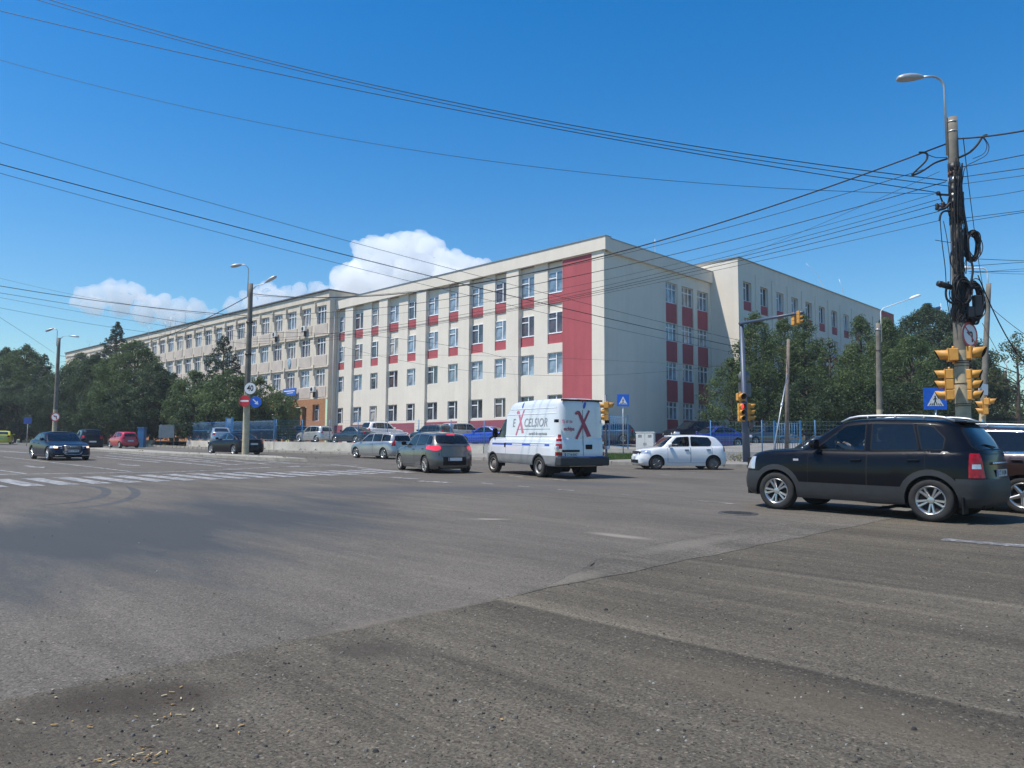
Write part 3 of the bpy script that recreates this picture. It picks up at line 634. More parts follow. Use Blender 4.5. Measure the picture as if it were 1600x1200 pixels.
bm = bmesh.new(); box(bm, -4, 12, 0, 8, 0, 5.2); finish('wall', bm, pm('far_red_brick', (.30, .11, .09), .9, var=.3, scale=1), o); bm = bmesh.new(); box(bm, -4.3, 12.3, -.3, 8.3, 5.2, 5.5); finish('roof', bm, pm('far_roof', (.35, .25, .22), .9), o)

# ------------------------------------------------------------------ wall, fences, gates
M_wallw = pm('whitewashed_concrete', (.62, .57, .48), .9, var=.12, scale=.8, dirt=(.42, .38, .31), bump=.2, bscale=20)
M_walld = pm('grey_concrete_wall', (.30, .29, .28), .9, var=.2, scale=1.2, bump=.3, bscale=20)  # darker and greyer than the whitewashed wall
M_blue = pm('blue_paint', (.04, .17, .35), .5, var=.15, scale=4)
M_mesh = pm('blue_mesh_wire', (.055, .22, .38), .6, var=.1)
def wall_run(pts, mat, label, h=.0):
    bm = bmesh.new()
    for a, b in zip(pts, pts[1:]):
        p, q = Vector(a[:2]), Vector(b[:2]); nn = Vector((-(q - p).y, (q - p).x)).normalized() * .14; L = (q - p).length; k = max(1, int(L / 6))
        for i in range(k):
            r, s = p.lerp(q, i / k), p.lerp(q, (i + 1) / k); za, zb = a[2] + (b[2] - a[2]) * i / k, a[2] + (b[2] - a[2]) * (i + 1) / k
            e = (q - p).normalized() * .01
            v = [bm.verts.new((*w, z)) for w, z in ((r - nn + e, gz(*r) - .1), (s - nn - e, gz(*s) - .1), (s + nn - e, gz(*s) - .1), (r + nn + e, gz(*r) - .1), (r - nn + e, za), (s - nn - e, zb), (s + nn - e, zb), (r + nn + e, za))]
            for f in ((0, 1, 5, 4), (1, 2, 6, 5), (2, 3, 7, 6), (3, 0, 4, 7), (4, 5, 6, 7)): bm.faces.new([v[i_] for i_ in f])
    o = finish('low_wall', bm, mat, recalc=True); return tag(o, label, 'wall', 'low walls round the school plot')
wall_run(WALL[0:3], M_wallw, 'low whitewashed wall under the trees left of the gate')
g_l = Vector((-34.4, 76.0)); wall_run([(-30.2, 71.9, 2.2), WALL[3], WALL[4], WALL[5], WALL[6]], M_wallw, 'long low whitewashed wall under the blue fence behind the cars')
wall_run([(9.5, 52.0, 1.5), WALL[7], WALL[8], WALL[9]], M_walld, 'low grey concrete wall behind the signal mast')
def fence_run(pts, h, label, step=2.5, wire=.17, post_r=.03, solid=False, prefix='mesh_fence'):
    """wire mesh fence on posts following a polyline of (x, y, base z)"""
    base = pts[0]; t = thing(prefix, label, 'fence', (base[0], base[1], base[2]), 0, 'blue fences round the school plot')
    O = Vector(base); wb = bmesh.new(); pb = bmesh.new(); posts = []
    for a, b in zip(pts, pts[1:]):
        a, b = Vector(a) - O, Vector(b) - O; L = (b - a).length; k = max(1, round(L / step))
        for i in range(k + 1):
            p = a.lerp(b, i / k)
            if not posts or (p - posts[-1]).length > .5: posts.append(p)
        nrow = int(h / .2); d = (b - a) / L; up = Vector((0, 0, 1))
        for i in range(nrow + 1):
            z = h * i / nrow; r_ = .0042
            q = [a + up * (z - r_), b + up * (z - r_), b + up * (z + r_), a + up * (z + r_)]; wb.faces.new([wb.verts.new(v) for v in q])
        m = int(L / wire)
        for i in range(m + 1):
            p = a + d * (L * i / m); r_ = .0022; q = [p - d * r_, p + d * r_, p + d * r_ + up * h, p - d * r_ + up * h]; wb.faces.new([wb.verts.new(v) for v in q])
    finish('wire_panel', wb, M_mesh, t)
    bm = bmesh.new(); tube(bm, [(0, 0, -.1), (0, 0, h + .08)], post_r, 8); po = None
    for p in posts:
        if po is None: po = finish('post', bm, M_blue, t, loc=p)
        else: c = po.copy(); COL.objects.link(c); c.location = p
    return t
fence_run([(-18.4, 60.05, 2.02), (-9, 55.65, 1.9), (-1.9, 53.25, 1.78), (6.2, 52.8, 1.62)], 1.65, 'blue wire mesh fence on the white wall before the parked cars')
fence_run([(-110, 147.1, 2.7), (-65, 103.1, 2.45), (-36.6, 78.1, 2.28)], 1.75, 'dark blue mesh fence under the trees at the far left', 3, .25)
fence_run([(11.3, 43.7, 1.44), (22, 40.7, 1.4), (48, 30.1, 1.15)], 1.7, 'blue mesh fence on the grey wall behind the signal mast')
def bar_fence(a, b, h, label, name='bar_fence', step=.16, r_=.014, post=.045):
    a, b = Vector(a), Vector(b); t = thing(name, label, 'gate' if 'gate' in name else 'fence', a, 0, 'blue fences round the school plot'); d = b - a; L = d.length; bm = bmesh.new()
    for i in range(1, int(L / step)): p = d * (i * step / L); tube(bm, [p + Vector((0, 0, .08)), p + Vector((0, 0, h))], r_, 5)
    finish('bars', bm, M_blue, t)
    for z in (.12, h * .55, h - .06): bm = bmesh.new(); tube(bm, [Vector((0, 0, z)), d + Vector((0, 0, z))], .022, 6); finish('rail', bm, M_blue, t)
    bm = bmesh.new(); box(bm, -post, post, -post, post, -.2, h + .12); po = finish('post', bm, M_blue, t); c = po.copy(); COL.objects.link(c); c.location = d
    return t
bar_fence((-30.2, 72.0, 2.2), (-24.6, 66.2, 2.12), 1.65, 'bright blue barred fence left of the lamp post with the speed sign')
bar_fence((-23.6, 65.0, 2.1), (-18.6, 60.2, 2.03), 1.65, 'bright blue barred fence behind the black saloon')
bar_fence((-24.5, 66.0, 2.1), (-23.7, 65.2, 2.1), 1.9, 'narrow blue gate leaf between the two barred fences', 'barred_gate', .1, .02, .08)
q = P(952, 690, 54); q2 = P(981, 690, 53); bar_fence((q.x, q.y, 1.7), (q2.x, q2.y, 1.6), 2.2, 'tall blue barred gate by the shaded building corner', 'barred_gate', .15, .014, .04)
q = P(1216, 700, 45); bar_fence((q.x - .2, q.y, 1.4), (q.x + 1.2, q.y - .3, 1.4), 1.75, 'blue barred gate beside the leaning guy wire', 'barred_gate', .14, .018, .05)
# blue gate pillar and white info board left of the fence
g = G(221, 699); t = tag(finish('gate_pillar', (lambda b: (box(b, -.28, .28, -.28, .28, 0, 1.75, 0, .02), box(b, -.32, .32, -.32, .32, 1.75, 1.85), b)[2])(bmesh.new()), M_blue, loc=(g.x, g.y, gz(g.x, g.y))), 'square bright blue gate pillar beside the red hatchback', 'pillar')
g = P(260, 690, 74); t = thing('notice_board', 'pale notice board on two legs in front of the shaded trees', 'notice board', (g.x, g.y, 1.7), R(-20))
bm = bmesh.new(); box(bm, -.95, .95, -.05, .05, .75, 2.0); finish('panel', bm, pm('shade_darkened_board', (.08, .11, .135), .6, var=.25, scale=2), t)  # panel colour darkened to stand for the shade of the trees
for sx in (-.8, .8): bm = bmesh.new(); tube(bm, [(sx, .06, 0), (sx, .06, 2.05)], .035, 6); finish('leg', bm, M_blue, t)
g = G(275.5, 697.5); t = tag(finish('litter_bin', (lambda b: (lathe(b, [(.001, .25), (.19, .25), (.23, .75), (.25, .78), (.21, .80), (.001, .74)], 16, 'Z'), tube(b, [(0, .22, 0), (0, .22, .9)], .025, 6), b)[2])(bmesh.new()), M_blk, loc=(g.x, g.y, gz(g.x, g.y) + .12)), 'small black litter bin at the end of the white wall', 'bin')
# electric cabinet
g = P(1009, 712, 47); t = thing('electric_cabinet', 'white electric cabinet with double doors behind the white hatchback', 'cabinet', (g.x, g.y, gz(g.x, g.y) + .1), R(-20))
M_cab = pm('cabinet_white', (.66, .65, .62), .5, var=.08, scale=2)
bm = bmesh.new(); box(bm, -.55, .55, -.25, .25, .12, 1.5, 0, .012); box(bm, -.58, .58, -.28, .28, 1.5, 1.56, 0, .01); finish('casing', bm, M_cab, t)
bm = bmesh.new(); box(bm, -.56, .56, -.26, .26, 0, .12); finish('base', bm, M_walld, t)
for sx in (-1, 1):
    bm = bmesh.new(); box(bm, min(.01 * sx, .52 * sx), max(.01 * sx, .52 * sx), -.268, -.251, .18, 1.46, 0, .004); d_ = finish('door', bm, M_cab, t)
    bm = bmesh.new(); box(bm, sx * .06 - .012, sx * .06 + .012, -.285, -.269, .75, .9)
    for k in range(5): box(bm, sx * .3 - .11, sx * .3 + .11, -.2715, -.2685, 1.22 + k * .035, 1.235 + k * .035)
    finish('handle', bm, M_blk, d_)

# ------------------------------------------------------------------ poles, lamps
M_conc = pm('spun_concrete', (.225, .205, .17), .9, var=.2, scale=2.2, streak=.3, dirt=(.14, .125, .10), bump=.25, bscale=25)
M_cpaint = pm('faded_cream_paint', (.52, .43, .27), .8, var=.15, scale=3.5, dirt=(.33, .28, .19))
M_galv = pm('galvanised_steel', (.50, .51, .52), .45, .7, .12, 4)
M_lamp = pm('lamp_grey', (.42, .43, .43), .45, .3, .08)
M_lampw = pm('lamp_white', (.75, .75, .74), .4)
M_lens = pm('lamp_lens', (.30, .26, .22), .25, spec=.6)
def lamp_arm(parent, z, rise, reach, az, shape, mat=M_galv, headmat=M_lamp, hl=.75, r_=.03):
    """bracket rising from the pole side and a cobra head at its end"""
    t = bpy.data.objects.new('lamp_arm', None); COL.objects.link(t); t.parent = parent
    bm = bmesh.new()
    if shape == 'crook':
        pts = [(.0, 0, z - .8), (0, 0, z + rise - .35)] + [(.35 * (1 - math.cos(a)), 0, z + rise - .35 + .35 * math.sin(a)) for a in (R(20), R(45), R(70), R(90))] + [(reach, 0, z + rise - .02)]
    elif shape == 'knee':
        pts = [(.0, 0, z - .6), (0, 0, z + rise * .62)] + [(.18, 0, z + rise * .72)] + [(reach, 0, z + rise)]
    else: pts = [(0, 0, z), (.25, 0, z + .25), (.6, 0, z + .33), (reach, 0, z + rise)]
    tube(bm, pts, r_, 8); a = finish('lamp_arm', bm, mat, parent); bpy.data.objects.remove(t)
    a.rotation_euler = (0, 0, az)
    e = Vector(pts[-1]); d = (e - Vector(pts[-2])).normalized(); sl = math.atan2(d.z, d.x)
    bm = bmesh.new(); secs = [(0, .05, .05), (.08, .08, .085), (.22, .14, .115), (.42, .18, .125), (.60, .17, .11), (.72, .12, .07), (.75, .05, .03)]
    rings = [[bm.verts.new((s * hl / .75, w * math.cos(q), max(-.05, hh * math.sin(q)))) for q in [2 * math.pi * k / 14 for k in range(14)]] for s, w, hh in secs]
    for p, q in zip(rings, rings[1:]):
        for k in range(14): bm.faces.new((p[k], p[(k + 1) % 14], q[(k + 1) % 14], q[k]))
    bm.faces.new(rings[0]); bm.faces.new(rings[-1])
    h = finish('lamp_head', bm, headmat, a, smooth=50, recalc=True); h.location = e; h.rotation_euler = (0, -sl, 0)
    bm = bmesh.new(); rings = []
    for s, w, dz in ((.24, .02, 0), (.27, .085, -.03), (.42, .12, -.055), (.58, .11, -.05), (.68, .06, -.02), (.70, .02, 0)):
        rings.append([bm.verts.new((s * hl / .75, w * math.cos(q), -.021 + dz * max(0, math.sin(q)))) for q in [math.pi * k / 8 for k in range(9)]])
    for p, q in zip(rings, rings[1:]):
        for k in range(8): bm.faces.new((p[k], p[k + 1], q[k + 1], q[k]))
    return a
def concrete_pole(label, base, top_z, r0, r1, paint_to=None, cat='lamp post', name='street_lamp', lean=0):
    t = thing(name, label, cat, base); bm = bmesh.new(); H = top_z - base.z; n = 14; zs = [0, .02] + [H * k / n for k in range(1, n + 1)]
    if paint_to: zs = sorted(zs + [paint_to - base.z, paint_to - base.z + .01])
    rings = []
    for z in zs:
        r_ = r0 + (r1 - r0) * z / H; rings.append([bm.verts.new((r_ * math.cos(2 * math.pi * k / 20) + lean * z / H, r_ * math.sin(2 * math.pi * k / 20), z)) for k in range(20)])
    for (a, b, z) in zip(rings, rings[1:], zs):
        for k in range(20):
            f = bm.faces.new((a[k], a[(k + 1) % 20], b[(k + 1) % 20], b[k])); f.smooth = True; f.material_index = 1 if paint_to and z < paint_to - base.z - .005 else 0
    bm.faces.new(rings[-1]); finish('pole', bm, [M_conc, M_cpaint], t); return t
def band(parent, z, r_, h=.06, mat=None, name='steel_band', x=0):
    bm = bmesh.new(); lathe(bm, [(r_, z), (r_ + .006, z), (r_ + .006, z + h), (r_, z + h)], 20, 'Z'); o = finish(name, bm, mat or M_galv, parent); o.location.x = x; return o

# main corner pole
bp = P(1509.5, 762, 22); BP = Vector((bp.x, bp.y, gz(bp.x, bp.y))); tp = P(1487.5, 184, 22)
LEAN = tp.x - BP.x
POLE = concrete_pole('tall concrete street lamp pole laden with cables and signals at the right', BP, tp.z, .215, .135, P(1508, 548, 22).z, lean=LEAN)
HP = tp.z - BP.z
def on_pole(py): # centre of the main pole at an image height
    z = P(1500, py, 22).z; return Vector((BP.x + LEAN * (z - BP.z) / HP, BP.y, z))
def rpole(z): return .215 - .08 * (z - BP.z) / HP
a = lamp_arm(POLE, HP - .35, 1.62, .62, math.pi, 'crook', hl=.78, r_=.035); a.location = (LEAN - .19, 0, 0)
for py in (192, 207): z = on_pole(py).z; band(POLE, z - BP.z, rpole(z) + .004, .035, x=LEAN * (z - BP.z) / HP)
# pole with the speed sign on the island
b0 = G(383, 714); B0 = Vector((b0.x, b0.y, gz(b0.x, b0.y) + .14)); t0 = P(392, 443, b0.y)
P385 = concrete_pole('concrete lamp pole on the median island carrying three round signs', B0, t0.z, .20, .13, P(383, 607, b0.y).z, lean=t0.x - B0.x)
a = lamp_arm(P385, t0.z - B0.z, 1.15, .45, math.pi, 'crook', hl=.62, r_=.028); a.location = (t0.x - B0.x - .17, 0, 0)
a = lamp_arm(P385, t0.z - B0.z - .35, .42, .75, 0, 'arc', hl=.75, r_=.026); a.location = (t0.x - B0.x + .12, 0, 0)
for py in (505, 555): z = P(390, py, b0.y).z; band(P385, z - B0.z, .19, .10, M_blk, 'cable_clamp', (t0.x - B0.x) * .8)
b1 = G(84, 694.5); B1 = Vector((b1.x, b1.y, gz(b1.x, b1.y))); b1y = 74; c = P(84, 694, b1y); B1 = Vector((c.x, c.y, gz(c.x, c.y))); t1 = P(92.3, 528, b1y)
P85 = concrete_pole('distant concrete lamp pole with two lamps behind the dark blue saloon', B1, t1.z, .22, .14, P(84, 640, b1y).z, lean=t1.x - B1.x)
a = lamp_arm(P85, t1.z - B1.z, .95, .4, math.pi, 'crook', hl=.8, r_=.03); a.location = (t1.x - B1.x - .2, 0, 0)
a = lamp_arm(P85, t1.z - B1.z - .1, .3, .9, 0, 'arc', hl=.9, r_=.028); a.location = (t1.x - B1.x + .13, 0, 0)
d = 49; c = P(1375.5, 720, d); B2 = Vector((c.x, c.y, gz(c.x, c.y))); t2 = P(1371.8, 505, d)
P1373 = concrete_pole('concrete lamp pole with one white lamp before the right hand trees', B2, t2.z, .20, .14, P(1374, 640, d).z, lean=t2.x - B2.x)
a = lamp_arm(P1373, t2.z - B2.z - .6, 2.2, 1.9, R(0), 'knee', M_lampw, M_lampw, .75, .03); a.location = (t2.x - B2.x + .2, 0, 0)
for py in (516, 549, 583): z = P(1373, py, d).z; band(P1373, z - B2.z, .165, .08, M_galv if py < 520 else M_blk, x=(t2.x - B2.x) * .9)
d = 45; c = P(1532, 727, d); B3 = Vector((c.x, c.y, gz(c.x, c.y))); t3 = P(1545, 443, d)
P1545 = concrete_pole('leaning concrete lamp pole just behind the main corner pole', B3, t3.z, .19, .13, P(1534, 640, d).z, lean=t3.x - B3.x)
a = lamp_arm(P1545, t3.z - B3.z - .1, 1.05, .9, math.pi, 'crook', M_lampw, M_lampw, .7, .04); a.location = (t3.x - B3.x - .05, 0, 0)
d = 96; c = P(1573, 690, d); B4 = Vector((c.x, c.y, 1.9)); t4 = P(1570, 579, d)
P1570 = concrete_pole('farthest concrete lamp pole at the right, arm pointing out of view', B4, t4.z, .26, .2, P(1572, 655, d).z, lean=t4.x - B4.x)
a = lamp_arm(P1570, t4.z - B4.z - .2, 2.1, 3.2, 0, 'knee', M_lampw, M_lampw, 1.2, .07); a.location = (t4.x - B4.x + .2, 0, 0)
# wooden pole and guy wire
M_wood = pm('weathered_wood', (.20, .155, .125), .95, var=.3, scale=5, bump=.5, bscale=14)
d = 44; c = P(1229, 702, d); t5 = P(1232, 530, d); bm = bmesh.new(); tube(bm, [(0, 0, 0), ((t5.x - c.x) * .4, 0, (t5.z - 1.4) * .5), (t5.x - c.x, 0, t5.z - 1.4)], [.125, .11, .085], 12)
WP = tag(finish('wooden_pole', bm, M_wood, loc=(c.x, c.y, 1.4)), 'slim weathered wooden pole with a guy wire in front of the trees', 'pole')
q = P(1231, 580, d); e = P(1209, 701, d - 2.2); bm = bmesh.new(); tube(bm, [q, e], .035, 8); m_ = q.lerp(e, .45); tube(bm, [m_ - (e - q).normalized() * .12, m_ + (e - q).normalized() * .12], .07, 8)
tag(finish('guy_wire', bm, M_galv), 'slanting grey guy wire staying the wooden pole', 'guy wire')

# ------------------------------------------------------------------ traffic signals
M_yel = pm('signal_yellow', (.66, .32, .055), .5, var=.1, scale=5, dirt=(.52, .25, .05))
M_vis = pm('visor_inside', (.015, .014, .012), .8)
M_ldark = {k: pm('lens_' + k, c, .2, spec=.6) for k, c in (('red', (.12, .012, .01)), ('amber', (.12, .055, .008)), ('green', (.006, .05, .03)))}
M_lred = pm('lens_red_lit', (.5, .01, .01), .3, emit=((1, .03, .03), 3.2))
def signal(label, loc, az, lamps, s=1.0, big=False, name='traffic_light', roll=0):
    """signal head facing local -y; lamps top to bottom"""
    t = thing(name, label, 'traffic light', loc, az, 'yellow traffic lights'); n = len(lamps); hgt = .32 * s; W = .30 * s
    if roll: t.rotation_euler = (0, roll, az)
    bm = bmesh.new()
    for i in range(n): box(bm, -W / 2, W / 2, -.02 * s, .20 * s, -hgt * (i + 1) + .006, -hgt * i - .006, 0, .02 * s)
    box(bm, -W / 2 - .012, W / 2 + .012, -.035 * s, -.0205 * s, -hgt * n - .01, .01, 0, .006)
    tube(bm, [(0, .1 * s, -.01), (0, .1 * s, .06 * s)], .03 * s, 8); tube(bm, [(0, .1 * s, -hgt * n), (0, .1 * s, -hgt * n - .06 * s)], .03 * s, 8)
    finish('housing', bm, M_yel, t)
    for i, lp in enumerate(lamps):
        zc = -hgt * (i + .5); bm = bmesh.new(); rr = .122 * s
        L0, L1 = (.28 * s, .17 * s); n2 = 24; a0, a1 = R(-62), R(242); ro, ri = [], []
        for k in range(n2 + 1):
            q = a0 + (a1 - a0) * k / n2; top = (math.sin(q) + 1) / 2; Ly = -.036 * s - (L1 + (L0 - L1) * top)
            o_ = [bm.verts.new((rr * math.cos(q) * f_, y_, zc + rr * math.sin(q) * f_)) for f_, y_ in ((1.06, -.036 * s), (1.06, Ly), (1, Ly), (1, -.036 * s))]
            ro.append(o_)
        for p, q in zip(ro, ro[1:]):
            for j, mi in ((0, 0), (1, 0), (2, 1)): f = bm.faces.new((p[j], p[j + 1], q[j + 1], q[j])); f.material_index = mi; f.smooth = True
        finish('visor', bm, [M_yel, M_vis], t)
        bm = bmesh.new(); lathe(bm, [(.001, -.062 * s), (.06 * s, -.058 * s), (.105 * s, -.045 * s), (.118 * s, -.037 * s)], 20, 'Y'); bmesh.ops.translate(bm, verts=bm.verts, vec=(0, 0, zc))
        finish('lens', bm, M_lred if lp == 'lit' else M_ldark[lp], t, smooth=True, recalc=True)
    return t
RAG = ('red', 'amber', 'green')
def sig_px(label, px, py, d, az, lamps, s=1.0, roll=0):
    return signal(label, P(px, py, d), az, lamps, s, roll=roll)
YC = BP.y
sig_px('big single lamp traffic light high on the left of the corner pole', 1482, 545, YC - .02, R(-112), ('red',), 1.15)
sig_px('three lamp traffic light facing left on the corner pole, outer of the pair', 1477, 577, YC - .25, R(-114), RAG, .92)
sig_px('three lamp traffic light close against the left side of the corner pole', 1490, 576, YC + .20, R(-150), RAG, .92)
sig_px('big single lamp traffic light high on the right of the corner pole', 1518, 541, YC - .12, R(44), ('red',), 1.2)
sig_px('three lamp traffic light facing right on the corner pole', 1517, 577, YC - .15, R(48), RAG, .92)
sig_px('small two lamp traffic light low on the leaning pole, facing left', 1535, 626, 44.5, R(-108), ('red', 'green'), 1.25)
sig_px('single round traffic light sticking out right of the leaning pole', 1545, 622, 44.3, R(50), ('red',), 1.2)
# mast with an arm
d = 39; c = P(1167, 727, d); MB = Vector((c.x, c.y, gz(c.x, c.y) + .1)); mt = P(1158.5, 505, d)
t = thing('signal_mast', 'grey blue steel mast with a long arm over the road at centre right', 'signal mast', MB); M_mast = pm('mast_blue_grey', (.075, .10, .145), .45, .1, .1, 3)
H = mt.z - MB.z; lx = mt.x - MB.x; bm = bmesh.new(); tube(bm, [(0, 0, 0), (lx * .42, 0, H * .42), (lx * .43, 0, H * .43), (lx, 0, H)], [.19, .175, .13, .11], 16); finish('pole', bm, M_mast, t)
e = P(1256, 488, d - 3.2) - MB; bm = bmesh.new(); tube(bm, [(lx - .1, 0, H - .02), tuple(e)], [.085, .055], 12); finish('mast_arm', bm, M_mast, t)
bm = bmesh.new(); lathe(bm, [(.32, 0), (.32, .03), (.19, .05)], 16, 'Z'); finish('base_plate', bm, M_mast, t)
sig_px('single lamp traffic light at the top of the mast, unlit', 1158, 614, d - .3, R(8), ('red',), 1.2)
sig_px('three lamp traffic light on the mast showing red', 1158.5, 630, d - .3, R(8), ('lit', 'amber', 'green'), .95)
sig_px('three lamp traffic light on the right of the mast seen from behind', 1171, 630, d - .05, R(75), RAG, .95)
sig_px('traffic light hung at the end of the mast arm, turned away', 1241, 489, d - 2.6, R(115), RAG, .62)
sig_px('second traffic light at the mast arm end, nearer the tip', 1249, 486, d - 3.0, R(60), RAG, .62)
# signs on the mast (seen from behind) and the small pole signal by the van
M_signback = pm('sign_back', (.17, .175, .18), .5, .3)
def disc_sign(label, loc, az, rad, face, name='road_sign', sq=False, back=True):
    """round sign facing local -y"""
    t = thing(name, label, 'road sign', loc, az); bm = bmesh.new(); lathe(bm, [(.001, .0), (rad, .0), (rad + .006, .008), (rad, .016), (.001, .016)], 36, 'Y'); finish('plate', bm, M_signback, t, recalc=True)
    for (r0, r1, m, y) in face:
        bm = bmesh.new(); lathe(bm, [(max(.001, r0), y), (r1, y)], 36, 'Y'); finish('sign_face', bm, m, t)
    return t
M_swhite = pm('sign_white', (.78, .78, .77), .4, var=.04); M_sred = pm('sign_red', (.55, .02, .03), .4, var=.06); M_sblue = pm('sign_blue', (.012, .13, .62), .4, var=.05); M_sblack = pm('sign_black', (.012, .012, .012), .5)
disc_sign('round sign seen from behind low on the mast', P(1174, 660, d - .0), R(100), .3, [])
bm = bmesh.new(); box(bm, -.30, .34, -.02, 0, -.42, .30, 0, .005); o = finish('road_sign', bm, M_signback, loc=P(1163, 607, d + .16)); tag(o, 'grey rectangular sign back behind the mast above the signals', 'road sign')
bm = bmesh.new(); lathe(bm, [(.001, 0), (.30, 0), (.305, .01), (.30, .02), (.001, .02)], 30, 'Y'); o = finish('road_sign', bm, M_signback, loc=P(1163, 588, d + .17)); tag(o, 'round sign back behind the mast over the rectangular one', 'road sign')
d = 38.5; c = P(947.5, 728, d); tt = P(946.5, 617, d); bm = bmesh.new(); tube(bm, [(0, 0, 0), (tt.x - c.x, 0, tt.z - gz(c.x, c.y))], .055, 10); o = finish('signal_post', bm, M_mast, loc=(c.x, c.y, gz(c.x, c.y))); tag(o, 'thin dark signal post just right of the white van', 'post')
sig_px('three lamp traffic light on the thin post, left side, beside the van', 944.5, 629, d, R(-88), RAG, .95)
sig_px('single lamp traffic light pointing right on the thin post', 950, 628, d - .05, R(80), ('red',), 1.0)
# pedestrian crossing signs
def crossing_sign(label, loc, az, s, base_z, pole_off=0):
    t = thing('crossing_sign', label, 'road sign', (loc.x, loc.y, base_z), az, 'blue pedestrian crossing signs'); h = loc.z - base_z
    bm = bmesh.new(); tube(bm, [(pole_off, .04, 0), (pole_off, .04, h + s * .4)], .03, 10); finish('post', bm, M_galv, t)
    bm = bmesh.new(); box(bm, -s / 2, s / 2, -.012, .0, h - s / 2, h + s / 2, 0, .004); pl = finish('plate', bm, M_sblue, t)
    bm = bmesh.new(); k = s * .36; poly(bm, [(-k, -.0135, h - s * .33), (k, -.0135, h - s * .33), (0, -.0135, h + s * .33)]); finish('white_triangle', bm, M_swhite, pl)
    bm = bmesh.new(); y = -.016; z0 = h - s * .33
    def q(pts): poly(bm, [(x * s, y, z0 + z * s) for x, z in pts])
    def bar(x0, z0_, x1, z1_, w):
        dx, dz = x1 - x0, z1_ - z0_; L = math.hypot(dx, dz); nx, nz = -dz / L * w / 2, dx / L * w / 2; q([(x0 - nx, z0_ - nz), (x1 - nx, z1_ - nz), (x1 + nx, z1_ + nz), (x0 + nx, z0_ + nz)])
    q([(math.cos(a) * .032, .44 + math.sin(a) * .032) for a in [2 * math.pi * i / 12 for i in range(12)]])
    bar(0, .22, .0, .41, .055); bar(0, .23, -.085, .06, .035); bar(0, .23, .075, .05, .035); bar(.0, .38, -.085, .27, .026); bar(0, .38, .08, .30, .026)
    for x in (-.26, -.16, -.05, .07, .17, .27): bar(x, .02, x * .72, .11, .035)
    bmesh.ops.recalc_face_normals(bm, faces=bm.faces); finish('walker_figure', bm, M_sblack, pl); return t
l = P(1461, 623, 24.5); crossing_sign('blue pedestrian crossing sign beside the corner pole above the black off-roader', l, R(-8), .7, gz(l.x, l.y), .02)
l = P(973.5, 625.5, 46); crossing_sign('small blue pedestrian crossing sign on a thin post by the shaded wall', l, R(0), .72, gz(l.x, l.y) + .1)
# signs on the island pole
def flat(bm, pts, y): return poly(bm, [(x, y, z) for x, z in pts])
dd = b0.y - .26
t = disc_sign('round white speed sign reading 40 on the island pole', P(391, 607, dd), 0, .36, [(0, .36, M_sblack, -.002), (0, .335, M_swhite, -.004)])
bm = text_bm('40', .46, 0, .012, .82)
for v in bm.verts: v.co = Vector((v.co.x, -.0065, v.co.y))
finish('numeral', bm, M_sblack, t)
t = disc_sign('red no entry sign on the island pole', P(382, 626.5, dd - .01), R(-6), .34, [(0, .34, M_sred, -.002)])
bm = bmesh.new(); flat(bm, [(-.25, -.05), (.25, -.05), (.25, .05), (-.25, .05)], -.005); finish('white_bar', bm, M_swhite, t)
t = disc_sign('round blue keep right arrow sign on the island pole', P(399.5, 628, dd + .03), R(8), .33, [(0, .33, M_sblue, -.002)])
bm = bmesh.new(); c45 = math.sqrt(.5)
flat(bm, [((x + z) * c45, (z - x) * c45) for x, z in ((-.22, -.035), (.03, -.035), (.03, -.13), (.22, 0), (.03, .13), (.03, .035), (-.22, .035))], -.005)
finish('arrow', bm, M_swhite, t)
def no_turn(label, loc, az, rad):
    t = disc_sign(label, loc, az, rad, [(0, rad, M_sred, -.002), (0, rad * .80, M_swhite, -.004)])
    bm = bmesh.new(); s = rad / .35
    flat(bm, [(x * s, z * s) for x, z in ((.06, -.2), (.12, -.2), (.12, .06), (.06, .10))], -.0065); flat(bm, [(x * s, z * s) for x, z in ((.06, .10), (.12, .06), (-.03, .02), (-.03, .08))], -.0065); flat(bm, [(x * s, z * s) for x, z in ((-.03, -.03), (-.03, .13), (-.15, .05))], -.0065)
    bmesh.ops.recalc_face_normals(bm, faces=bm.faces); finish('turn_arrow', bm, M_sblack, t)
    bm = bmesh.new(); flat(bm, [(x * s, z * s) for x, z in ((-.215, .185), (-.185, .215), (.215, -.185), (.185, -.215))], -.008); finish('red_slash', bm, M_sred, t); return t
no_turn('round no left turn sign at an angle beside the corner pole above the signals', P(1515.5, 523, YC - .12), R(28), .37)
no_turn('round no left turn sign on the distant pole behind the dark blue saloon', P(86.5, 651.5, b1y - .28), R(4), .42)
l = P(43.5, 657, 72); t = thing('street_sign', 'small blue plate on a thin post at the far left fence', 'road sign', (l.x, l.y, gz(l.x, l.y)), 0); bm = bmesh.new(); tube(bm, [(0, .03, 0), (0, .03, l.z - gz(l.x, l.y) + .3)], .035, 6); finish('post', bm, M_galv, t)
bm = bmesh.new(); box(bm, -.38, .38, -.02, 0, l.z - gz(l.x, l.y) - .32, l.z - gz(l.x, l.y) + .3); finish('plate', bm, pm('navy_plate', (.02, .06, .26), .5), t)
l = P(1536, 608, 44.4); bm = bmesh.new(); box(bm, -.42, .42, -.02, 0, -.32, .32); o = finish('road_sign', bm, M_swhite, loc=l); o.rotation_euler = (0, R(4), R(25)); tag(o, 'small white rectangular plate on the leaning pole, with a dark figure', 'road sign')
bm = text_bm('6', .3)
for v in bm.verts: v.co = Vector((v.co.x - .2, -.024, v.co.y - .05))
finish('numeral', bm, M_sblack, o)

